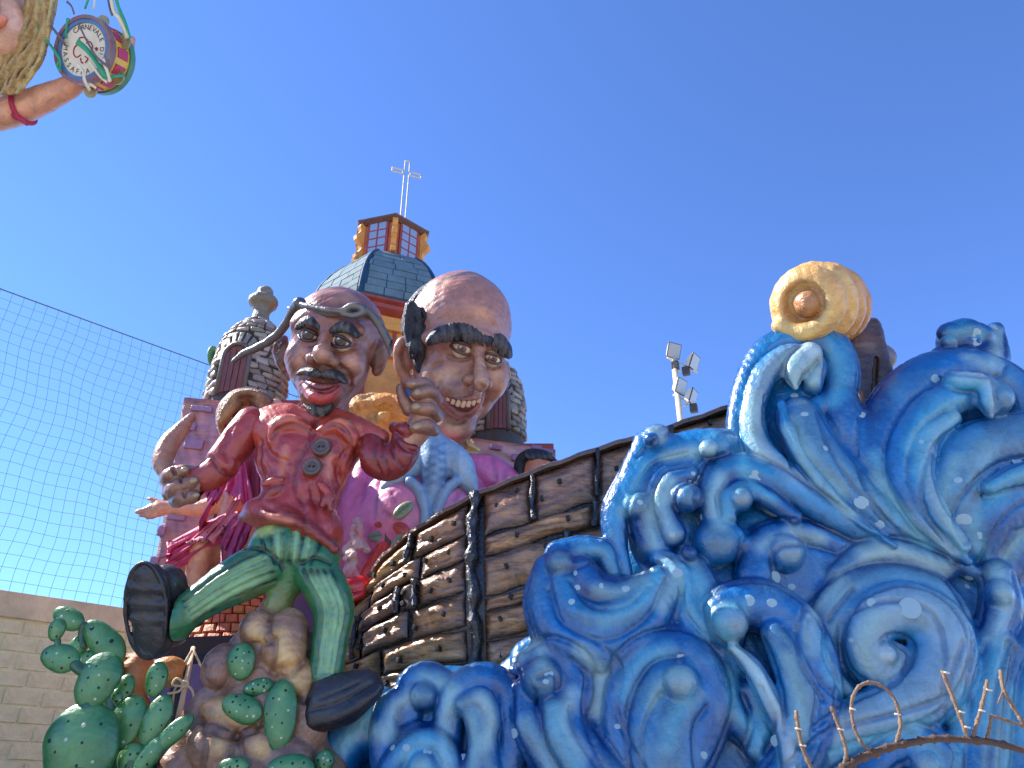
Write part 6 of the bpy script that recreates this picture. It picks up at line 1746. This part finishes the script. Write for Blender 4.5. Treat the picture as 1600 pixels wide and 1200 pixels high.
for i, a in enumerate(((127, 1168, 56, 66, 12, 0), (153, 1063, 33, 44, -18, 4), (94, 1028, 33, 21, -14, 4), (89, 984, 13, 19, 0, 4))): pad(FC, *a, c1, n=(10, 9, 5, 2)[i], seed=i)
def stub(fr, pts, par):
    S = Sculpt(fr, np.array(pts)[:, :3].min(0) - 24, np.array(pts)[:, :3].max(0) + 24, 1.8, (44, 84, 60)); S.chain(pts, k=2, col=(46, 88, 62)); S.build('stem', pad_m, par)
stub(FC, [(*FC.at(137, 1108, 2), 11), (*FC.at(141, 1095, 2), 9)], c1); stub(FC, [(*FC.at(118, 1040, 4), 9), (*FC.at(128, 1048, 4), 9)], c1); stub(FC, [(*FC.at(90, 1000, 4), 5), (*FC.at(91, 1010, 4), 5)], c1); stub(FC, [(*FC.at(127, 1225, -4), 30), (*FC.at(127, 1300, -10), 34), (*FC.at(127, 1520, -10), 34)], c1)
c2 = thing('prickly_pear', 'drooping prickly pear stem with long tilted pads behind the tallest one', 'cactus', P(165, 1060, 7.7), 'prickly pears')
FC2 = Frame(140, 1000, 7.7, 'up')
for i, a in enumerate(((107, 966, 29, 16, -26, 0), (163, 1003, 46, 22, -40, 2), (122, 1012, 14, 20, -14, -6), (137, 1030, 15, 13, 20, -2))): pad(FC2, *a, c2, col=(58, 116, 66), n=4, seed=i + 10)
stub(FC2, [(*FC2.at(132, 978, 0), 7), (*FC2.at(128, 990, -2), 6), (*FC2.at(130, 1010, -4), 6)], c2); stub(FC2, [(*FC2.at(180, 1030, -6), 12), (*FC2.at(180, 1100, -10), 16), (*FC2.at(180, 1400, -10), 20)], c2)
c3 = thing('prickly_pear', 'dense cluster of upright prickly pear pads beside the rock pedestal', 'cactus', P(225, 1240, 7.3), 'prickly pears')
FC3 = Frame(225, 1130, 7.3, 'up')
for i, a in enumerate(((196, 1076, 14, 22, 0, -8), (184, 1090, 8, 14, 20, -4), (244, 1062, 17, 28, 0, -6), (197, 1132, 26, 44, -14, 0), (243, 1128, 21, 42, -14, 4), (266, 1150, 14, 42, -46, 14), (232, 1182, 15, 34, -30, 16), (206, 1186, 22, 22, 0, 8))): pad(FC3, *a, c3, col=(46, 106, 64), n=5, seed=i + 20)
stub(FC3, [(*FC3.at(215, 1190, -8), 24), (*FC3.at(215, 1260, -12), 30), (*FC3.at(215, 1520, -12), 34)], c3)
# terracotta scroll pot behind the pads
terra = paint('terracotta', rough=.45, var=.2, scale=7, bump=.3, coat=.2)
FJ = Frame(205, 1055, 7.95, 'up')
S = Sculpt(FJ, (-70, -110, -50), (80, 60, 50), 2.0, (184, 116, 72))
S.ell(FJ.at(212, 1058, 0), (26, 40, 28), k=4, col=(186, 120, 76)); S.chain([(*FJ.at(x, y, 10), r) for x, y, r in ((190, 1056, 8), (190, 1036, 9), (206, 1030, 9), (222, 1040, 8), (224, 1060, 7))], k=3, col=(200, 136, 88), edge=(150, 88, 60))
S.ell(FJ.at(168, 1104, -4), (20, 22, 20), k=5, col=(206, 128, 66)); S.chain([(*FJ.at(180, 1110, 0), 20), (*FJ.at(210, 1110, 0), 24), (*FJ.at(208, 1160, -6), 26)], k=8, col=(170, 100, 64)); S.ell(FJ.at(262, 1050, -10), (30, 24, 20), k=6, col=(176, 132, 66))
tag(S.build('terracotta_jar', terra, None, lump=.8, lump_scale=.03), 'orange terracotta jar with scrolled handle hidden behind the cactus pads', 'jar', kind='thing')
# white stick tied with cord
stick_m = paint('bare_stick', (196, 184, 176), rough=.7, var=.15, bump=.3, coat=0)
cord_m = paint('cord', (206, 194, 178), rough=.85, var=.15, bump=.3, coat=0)
YS = 7.9
st = thing('tripod_stick', 'pale wooden stick tied with a cord bow, propped beside the rock pedestal', 'stick', P(279, 1120, YS))
mb = MB(); mb.tube([P(302, 1012, YS + .3), P(291, 1066, YS), P(278, 1125, YS - .1)], [.022, .026, .028], 9); mb.build('stick', stick_m, st, smooth=True)
for l in ([(301, 1014), (286, 1040), (268, 1066)], [(301, 1014), (314, 1040), (324, 1062)], [(300, 1016), (272, 1080), (268, 1118)]): mb = MB(); mb.tube([P(*q, YS + .12) for q in l], .011, 6); mb.build('stay', stick_m, st, smooth=True)
mb = MB()
for l in ([(289, 1068), (276, 1060), (270, 1070), (284, 1072)], [(289, 1068), (280, 1080), (262, 1084)], [(289, 1068), (300, 1078), (304, 1096)], [(286, 1064), (294, 1068), (288, 1074), (284, 1066)]): mb.tube(spline([P(*q, YS - .05) for q in l], 5), .012, 6)
mb.build('cord_bow', cord_m, st, smooth=True)
# ================================================================== blonde giant with the drum, upper left
YD = 6.6
FD = Frame(60, 90, YD, 'cam')
def d4(l, w=0): return [(*FD.at(a[0], a[1], (a[3] if len(a) > 3 else 0) + w), a[2]) for a in l]
ld = thing('blonde_giant', 'giant blonde figure with pale face and raised arm, cut off at the upper left edge', 'giant figure', (P(-230, 300, YD + .4)[0], YD + .4, 0))
FS1 = (200, 156, 142); FS2 = (160, 114, 102)
S = Sculpt(FD, (-330, -160, -90), (130, 200, 125), 3.0, FS1)
S.ell(FD.at(-40, -10, 0), (104, 128, 84), k=8, col=(222, 170, 158))
S.ell(FD.at(-30, 40, 40), (70, 60, 40), k=14, col=(224, 168, 158))
S.chain(d4([(-26, 22, 7), (-8, 26, 9), (10, 28, 4)], 84), k=4, col=(206, 100, 78)); S.chain(d4([(-26, 34, 6), (-8, 38, 9), (8, 32, 4)], 82), k=4, col=(200, 96, 76))
S.chain(d4([(-70, 150, 60), (-110, 220, 70)], -30), k=14, col=FS1)
S.chain(d4([(-110, 205, 30), (-40, 186, 26), (10, 176, 24), (50, 162, 23), (92, 144, 19), (122, 128, 15)], 0), k=8, col=FS1, edge=FS2, em=(.5, 1.1))
S.ell(FD.at(128, 122, -6), (18, 15, 16), 30, k=6, col=FS1)
S.chain(d4([(-22, -40, 10), (-18, -6, 14), (-16, 4, 13)], 84), k=10, col=(224, 170, 156))
for px in (-62, 22):
    S.drape([(px - 16, -40, 6), (px, -44, 9), (px + 16, -40, 6)], k=3, col=(226, 220, 214), mode='paint'); S.drape([(px - 1, -42, 7), (px + 1, -42, 7)], k=2, col=(60, 90, 120), mode='paint'); S.drape([(px - 20, -64, 3), (px, -72, 4), (px + 20, -64, 3)], k=2, col=(120, 84, 56), mode='paint')
S.build('body', skin_m, ld, lump=1.0, lump_scale=.012)
# fingers round the far side of the drum
S = Sculpt(FD, (40, -70, -110), (180, 110, 40), 2.0, FS1)
S.ell(FD.at(165, 112, -40), (34, 22, 18), 30, k=5, col=FS1)
for l in ([(150, 120, 9), (180, 110, 9), (196, 92, 7)], [(165, 112, 9), (192, 96, 9), (203, 76, 7)], [(170, 104, 9), (197, 80, 8), (206, 62, 6)], [(128, 124, 9), (140, 130, 8), (150, 128, 6)]): S.chain(d4(l, -44), k=3, col=FS1, edge=FS2)
S.build('hand', skin_m, ld, lump=.5, lump_scale=.03)
HY = (228, 194, 140); HY2 = (146, 106, 72); HY3 = (240, 216, 170)
S = Sculpt(FD, (-240, -100, -100), (60, 260, 110), 2.6, HY)
S.ell(FD.at(-80, -40, -90), (150, 150, 76), k=8, col=HY2)
S.ell(FD.at(-44, -96, -14), (114, 62, 96), k=6, col=HY)
for i in range(12): S.chain(d4([(-40, -170, 8, 30), (-120 + i * 14, -150, 8, 60), (-150 + i * 20, -100, 8, 66), (-152 + i * 19, -70, 5, 60)]), k=2, col=(HY, HY3)[i % 2], edge=HY2, em=(.3, 1))
g = random.Random(6)
for i in range(17):
    o = i * 3.7
    ys = (-60, -20, 4, 26, 48, 70, 92, 112, 130, 146); xe = (76, 82, 84, 84, 80, 72, 62, 52, 44, 34)
    S.chain(d4([(xe[q] - o * (.6 + .09 * q) + 4.2 * math.sin(q * 1.25 + i * .35), ys[q] + i * .3, 4.6 - .2 * q, 40 + 4 * math.sin(q * 1.9 + i * 2.4) + 5 * (i % 2)) for q in range(10)]), k=.6, col=(HY, HY3, HY)[i % 3], edge=HY2, em=(.2, .95))
S.build('hair', hair_m, ld, lump=.8, lump_scale=.02)
mag = paint('magenta_ribbon', (158, 34, 78), rough=.5, var=.2, bump=.3, coat=0)
S = Sculpt(FD, FD.at(5, 215, 0) + (0, 0, -60), FD.at(70, 130, 0) + (0, 0, 60), 1.6, (158, 34, 78))
ctr = FD.at(34, 167, 0); ax = FD.at(50, 162, 0) - FD.at(10, 176, 0); ax /= np.linalg.norm(ax); pv = np.array([-ax[1], ax[0], 0])
S.chain([(*(ctr + pv * 26 * math.cos(a) + np.array([0, 0, 1]) * 26 * math.sin(a) + ax * 3 * math.sin(a * 2)), 4) for a in np.linspace(0, 2 * math.pi, 25)], k=2, col=(158, 34, 78), n=2)
S.chain(d4([(36, 188, 4), (24, 182, 5), (20, 178, 3)], 16), k=2, col=(186, 44, 92)); S.chain(d4([(36, 188, 4), (42, 194, 3)], 16), k=2, col=(186, 44, 92))
S.build('armband', mag, ld)
# dress to the ground, outside the frame
c = P(-150, 250, YD + .2)
V, F = loft([[np.array([c[0] + r * math.cos(a) * (1 + .05 * math.sin(9 * a)), YD + .5 + r * math.sin(a), z]) for a in np.linspace(0, 2 * math.pi, 36, endpoint=False)] for r, z in ((1.7, .02), (1.2, 2.5), (.8, 5.0), (.62, c[2] - .6), (.72, c[2] - .05), (.55, c[2] + .35))])
obj('dress', mesh_np('dress', V, F), paint('green_dress', (50, 120, 90), rough=.5, var=.2), ld)

# ---- the drum she holds
dm = thing('drum', 'round white-faced drum with lettering and ribbons held by the blonde giant', 'drum', P(140, 130, YD))
FQ = Frame(131, 78, YD - .3, 'cam', yaw=-14, roll=-8, pitch=2)
RD_ = 53.0
def disc(r0, r1, w0, w1, n=48):
    V = []; F = []
    for r, w in ((r0, w0), (r1, w0), (r1, w1), (r0, w1)):
        V += [FQ.world((r * math.cos(a), r * math.sin(a), w)) for a in np.linspace(0, 2 * math.pi, n, endpoint=False)]
    for k in range(4):
        k2 = (k + 1) % 4
        for i in range(n): F.append((k * n + i, k * n + (i + 1) % n, k2 * n + (i + 1) % n, k2 * n + i))
    return V, F
def full(r, w0, w1, n=48): return loft([[FQ.world((r * math.cos(a), r * math.sin(a), w)) for a in np.linspace(0, 2 * math.pi, n, endpoint=False)] for w in (w0, w1)])
skinw = paint('drum_skin', (206, 204, 204), rough=.5, var=.08, bump=.1, coat=0)
mb = MB(); mb.add(*full(RD_ * .80, -6, 0)); mb.build('drum_head', skinw, dm)
mb = MB(); mb.add(*disc(RD_ * .79, RD_ * .90, -6, 2.5)); mb.build('blue_ring', paint('drum_blue', (62, 110, 176), rough=.4, var=.15), dm)
mb = MB(); mb.add(*disc(RD_ * .90, RD_ * 1.01, -8, 4)); mb.build('rim', paint('drum_rim', (122, 82, 100), rough=.4, var=.25, var2=((90, 150, 120), .6)), dm, smooth=False)
mb = MB(); mb.add(*full(RD_ * .94, -44, -8)); body_d = mb.build('shell', paint('drum_yellow', (214, 178, 70), rough=.4, var=.15), dm)
mb = MB(); mb.add(*disc(RD_ * .90, RD_ * 1.0, -50, -40)); mb.build('back_rim', paint('drum_teal', (70, 130, 110), rough=.4, var=.2), dm)
mq = paint('drum_magenta', (172, 50, 100), rough=.4, var=.15)
for i in range(12):
    a = 2 * math.pi * i / 12 + .1
    e1 = np.array([math.cos(a), math.sin(a), 0]); e2 = np.array([-math.sin(a), math.cos(a), 0])
    cW = FQ.world(e1 * RD_ * .95 + np.array([0, 0, -25])); mb = MB()
    mb.box(cW, (FQ.s * 8, FQ.s * 10, FQ.s * 1.4), (e2 @ FQ.A, np.array([0, 0, 1.0]) @ FQ.A, e1 @ FQ.A)); mb.build('square', mq, dm, bevel=.004)
jin = paint('jingle', (150, 150, 128), rough=.35, var=.2, metallic=.5)
for i in range(6):
    a = 2 * math.pi * i / 6 + .45; V = []
    mb = MB(); cc = np.array([RD_ * 1.02 * math.cos(a), RD_ * 1.02 * math.sin(a), -26])
    ring = [[FQ.world(cc + np.array([12 * math.cos(b), 12 * math.sin(b), w])) for b in np.linspace(0, 2 * math.pi, 16, endpoint=False)] for w in (-1.5, 1.5)]
    mb.add(*loft(ring)); mb.build('jingle', jin, dm)
ink = paint('drum_ink', (46, 34, 50), rough=.6, var=.1, bump=0, coat=0)
redink = paint('drum_red_ink', (150, 36, 56), rough=.6, var=.1, bump=0, coat=0)
def letter(ch, ang, r, size, flip=False):
    cu = bpy.data.curves.new('letter', 'FONT'); cu.body = ch; cu.size = size; cu.align_x = 'CENTER'; cu.align_y = 'CENTER'; cu.extrude = .01 * size; cu.resolution_u = 3
    o = bpy.data.objects.new('letter_tmp', cu); me = bpy.data.meshes.new_from_object(o)
    bpy.data.objects.remove(o); bpy.data.curves.remove(cu)
    n = len(me.vertices); co = np.empty(n * 3, dtype=np.float32); me.vertices.foreach_get('co', co); co = co.reshape(-1, 3).astype(float)
    t = R(ang) - math.pi / 2 + (math.pi if flip else 0)
    x = co[:, 0] * math.cos(t) - co[:, 1] * math.sin(t); y = co[:, 0] * math.sin(t) + co[:, 1] * math.cos(t)
    L = np.stack([x + r * math.cos(R(ang)), y + r * math.sin(R(ang)), co[:, 2] * .3 + .5], 1)
    me.vertices.foreach_set('co', FQ.world(L).astype(np.float32).ravel()); me.update(); me.name = 'letter'
    obj('letter', me, ink, dm)
for ch_, a in zip('CARNEVALE', np.linspace(124, 28, 9)): letter(ch_, a, RD_ * .66, 11.5)
for ch_, a in zip('DI', (3, -9)): letter(ch_, a, RD_ * .64, 10.5)
for ch_, a in zip('MASSAFRA', np.linspace(176, 290, 8)): letter(ch_, a, RD_ * .66, 11.5, True)
def stroke(pts, r=.9):
    mb = MB(); mb.tube([FQ.world((x, y, .8)) for x, y in spline(pts, 6)], r * FQ.s, 5); mb.build('doodle', redink, dm)
for l in ([(-8, 10), (-17, 4), (-18, -6), (-12, -12), (-4, -8)], [(-13, 12), (-8, 19), (2, 18), (6, 14)], [(4, 10), (10, 13), (16, 6), (14, -4)], [(22, 2), (24, 4), (26, 2), (24, 0), (22, 2)], [(-4, -13), (-1, -20), (2, -20)], [(4, -10), (10, -14), (6, -20)], [(-10, 8), (-4, 6), (0, 2)]): stroke(l)
# ribbons
rg = paint('ribbon_green', (44, 150, 116), rough=.5, var=.15, bump=.1, coat=0); rw = paint('ribbon_white', (210, 206, 200), rough=.5, var=.12, bump=.1, coat=0); rgy = paint('ribbon_grey', (96, 92, 108), rough=.5, var=.12, bump=.1, coat=0)
def ribbon(pts, wd, mat, tw=1.0, w0=46, par=dm):
    q = spline([[a[0], a[1], (a[2] if len(a) > 2 else 0)] for a in pts], 7); V = []; F = []
    for i, p in enumerate(q):
        t = q[min(i + 1, len(q) - 1)] - q[max(i - 1, 0)]; nrm = np.array([-t[1], t[0]]); nrm /= np.linalg.norm(nrm) + 1e-9
        ph = .5 * math.sin(tw * i * .5)
        for s in (-1, 1):
            V.append(FD.world(FD.at(p[0] + nrm[0] * wd / 2 * s * math.cos(ph) ** 2 + s * .6, p[1] + nrm[1] * wd / 2 * s * math.cos(ph) ** 2 + s * .4, w0 + p[2] + s * wd / 2 * math.sin(ph))))
    for i in range(len(q) - 1): F.append((2 * i, 2 * i + 1, 2 * i + 3, 2 * i + 2))
    me = mesh_np('ribbon', V, F)
    bm = bmesh.new(); bm.from_mesh(me); bmesh.ops.solidify(bm, geom=bm.faces[:], thickness=.006); bm.to_mesh(me); bm.free()
    obj('ribbon', me, mat, par)
for l, wd, m_, tw in (([(136, -60), (139, -10), (133, 14)], 6, rg, .2), ([(148, -60), (148, -10), (147, 14)], 5, rw, .2), ([(164, -60), (168, -10), (172, 14), (176, 24)], 5, rgy, .3), ([(174, -60), (182, 0), (196, 36), (203, 60)], 7, rg, .2), ([(170, -60), (176, 10), (188, 30), (198, 60)], 9, rw, .4),
                     ([(56, 30), (64, 52), (80, 72), (92, 92), (93, 108)], 5, rg, .3), ([(68, 26), (84, 46), (102, 70)], 5, rgy, .6), ([(106, 28), (104, 44), (104, 60)], 6, rg, .3), ([(120, 64, 20), (136, 78, 22), (150, 96, 22), (162, 116, 20), (166, 124, 16)], 9, rg, .25), ([(122, 36, 20), (136, 64, 24), (152, 90, 24), (170, 104, 20)], 4, rgy, .3), ([(120, 100, 22), (130, 112, 22), (132, 126, 18), (140, 142, 14)], 6, rw, .5),
                     ([(140, 96, 20), (156, 118, 20), (168, 128, 14)], 6, rw, .4), ([(160, 92, 20), (168, 112, 18), (172, 128, 14)], 7, rw, .4), ([(104, 2), (112, 10), (116, 22)], 4, rgy, .4), ([(172, 120, 10), (184, 118, 6), (195, 118, 0)], 4, rg, .3), ([(92, 96), (90, 104), (96, 110)], 6, rg, .3), ([(134, 136, 14), (140, 132, 14), (150, 138, 12)], 5, rw, .8)):
    ribbon(l, wd, m_, tw)
# ================================================================== pruned vine close to the camera, lower right
vine_m = paint('vine_bark', rough=.75, var=.25, scale=40, bump=.6, bscale=120, coat=0)
vine_m2 = paint('vine_cane', (128, 110, 100), rough=.7, var=.25, scale=50, bump=.5, bscale=160, coat=0, var2=((110, 88, 76), .5))
YV = 2.6
def v3(x, y, dY=0): return P(1200 + x / 4, 900 + y / 4, YV + dY)
vn = thing('vine', 'pruned bare vine cane with a looped tendril at the lower right', 'vine', (v3(300, 1300)[0], YV, 0))
def cane(l, r0, r1, name, mat=vine_m2, nodes=True, dY=0):
    q = spline([v3(a[0], a[1], (a[2] if len(a) > 2 else 0) + dY) for a in l], 8); n = len(q)
    rr = np.linspace(r0, r1, n)
    g = random.Random(int(l[0][0]))
    if nodes:
        for k in range(3, n - 1, 6): rr[k] *= 1.45
    mb = MB(); mb.tube(q, rr, 8); mb.build(name, mat, vn, smooth=True)
cane([(300, 1420, .05), (400, 1270), (480, 1195), (560, 1150), (650, 1110), (760, 1070), (900, 1040), (1020, 1020), (1150, 1018), (1400, 1040), (1600, 1092), (1900, 1190)], .0125, .009, 'cane', paint('vine_dark', (84, 66, 58), rough=.7, var=.3, scale=40, bump=.5, bscale=120, coat=0))
base = v3(300, 1420, .05)
mb = MB(); mb.tube([(base[0] - .05, YV + .1, 0), (base[0] - .02, YV + .08, base[2] * .5), base + (0, 0, .01)], [.03, .024, .014], 8); mb.build('stem', vine_m2, vn, smooth=True)
lp = [(800, 1050), (828, 930), (800, 790), (730, 700), (640, 665), (560, 700), (522, 800), (535, 930), (590, 1050), (680, 1120), (690, 1140)]
cane(lp, .0056, .005, 'loop')
cane([(175, 840), (190, 950), (215, 1070), (270, 1200), (330, 1330), (330, 1400)], .006, .007, 'shoot')
cane([(395, 815), (420, 880), (450, 960), (482, 1060), (488, 1130), (460, 1215)], .0062, .0058, 'shoot')
cane([(1088, 590), (1150, 750), (1205, 890), (1245, 1000), (1270, 1020)], .0056, .0066, 'shoot')
cane([(1372, 650), (1345, 780), (1305, 920), (1280, 1010)], .0058, .006, 'shoot')
cane([(1452, 590, .02), (1472, 710), (1540, 830), (1600, 930), (1700, 1100)], .006, .006, 'shoot', dY=.05)
cane([(1475, 705), (1450, 760), (1436, 800)], .003, .002, 'tendril', dY=.05)
cane([(1395, 870), (1385, 950), (1368, 1015)], .0045, .006, 'shoot')
cane([(1392, 872), (1480, 900), (1600, 940), (1720, 985)], .0045, .005, 'shoot', dY=.04)
cane([(790, 1045), (785, 1085), (778, 1100)], .003, .0022, 'tendril'); cane([(650, 1100), (690, 1112), (690, 1130), (672, 1122)], .0035, .003, 'tendril')
tie = paint('vine_tie', (206, 198, 190), rough=.6, var=.1, bump=0)
for (x, y) in ((805, 865), (525, 832), (452, 958), (1205, 850), (1375, 712), (1332, 842), (1110, 605), (215, 1058), (185, 955), (1240, 945)):
    mb = MB(); c = v3(x, y); mb.tube([c + (-.009, -.005, .001), c + (.009, -.006, -.002)], .0032, 6); mb.build('node', tie, vn, smooth=True)

# ================================================================== float bed carrying everything, below the frame
fb = thing('float_bed', 'low blue-skirted trailer bed under the ship and the puppets', 'float trailer', (0, 10, 0))
bedm = paint('bed_skirt', (40, 90, 160), rough=.5, var=.2)
mb = MB(); mb.box((.6, 10.0, .95), (6.2, 3.1, .64)); mb.build('deck', bedm, fb, bevel=.03)
for (x, y) in ((-4.6, 8.4), (5.6, 8.4), (-4.6, 12.4), (5.6, 12.4)):
    V, F = loft([[np.array([x + w, y + .35 * math.cos(a), .36 + .35 * math.sin(a)]) for a in np.linspace(0, 2 * math.pi, 20, endpoint=False)] for w in (-.14, .14)])
    mb = MB(); mb.add(V, F); mb.build('wheel', shoe_m, fb)
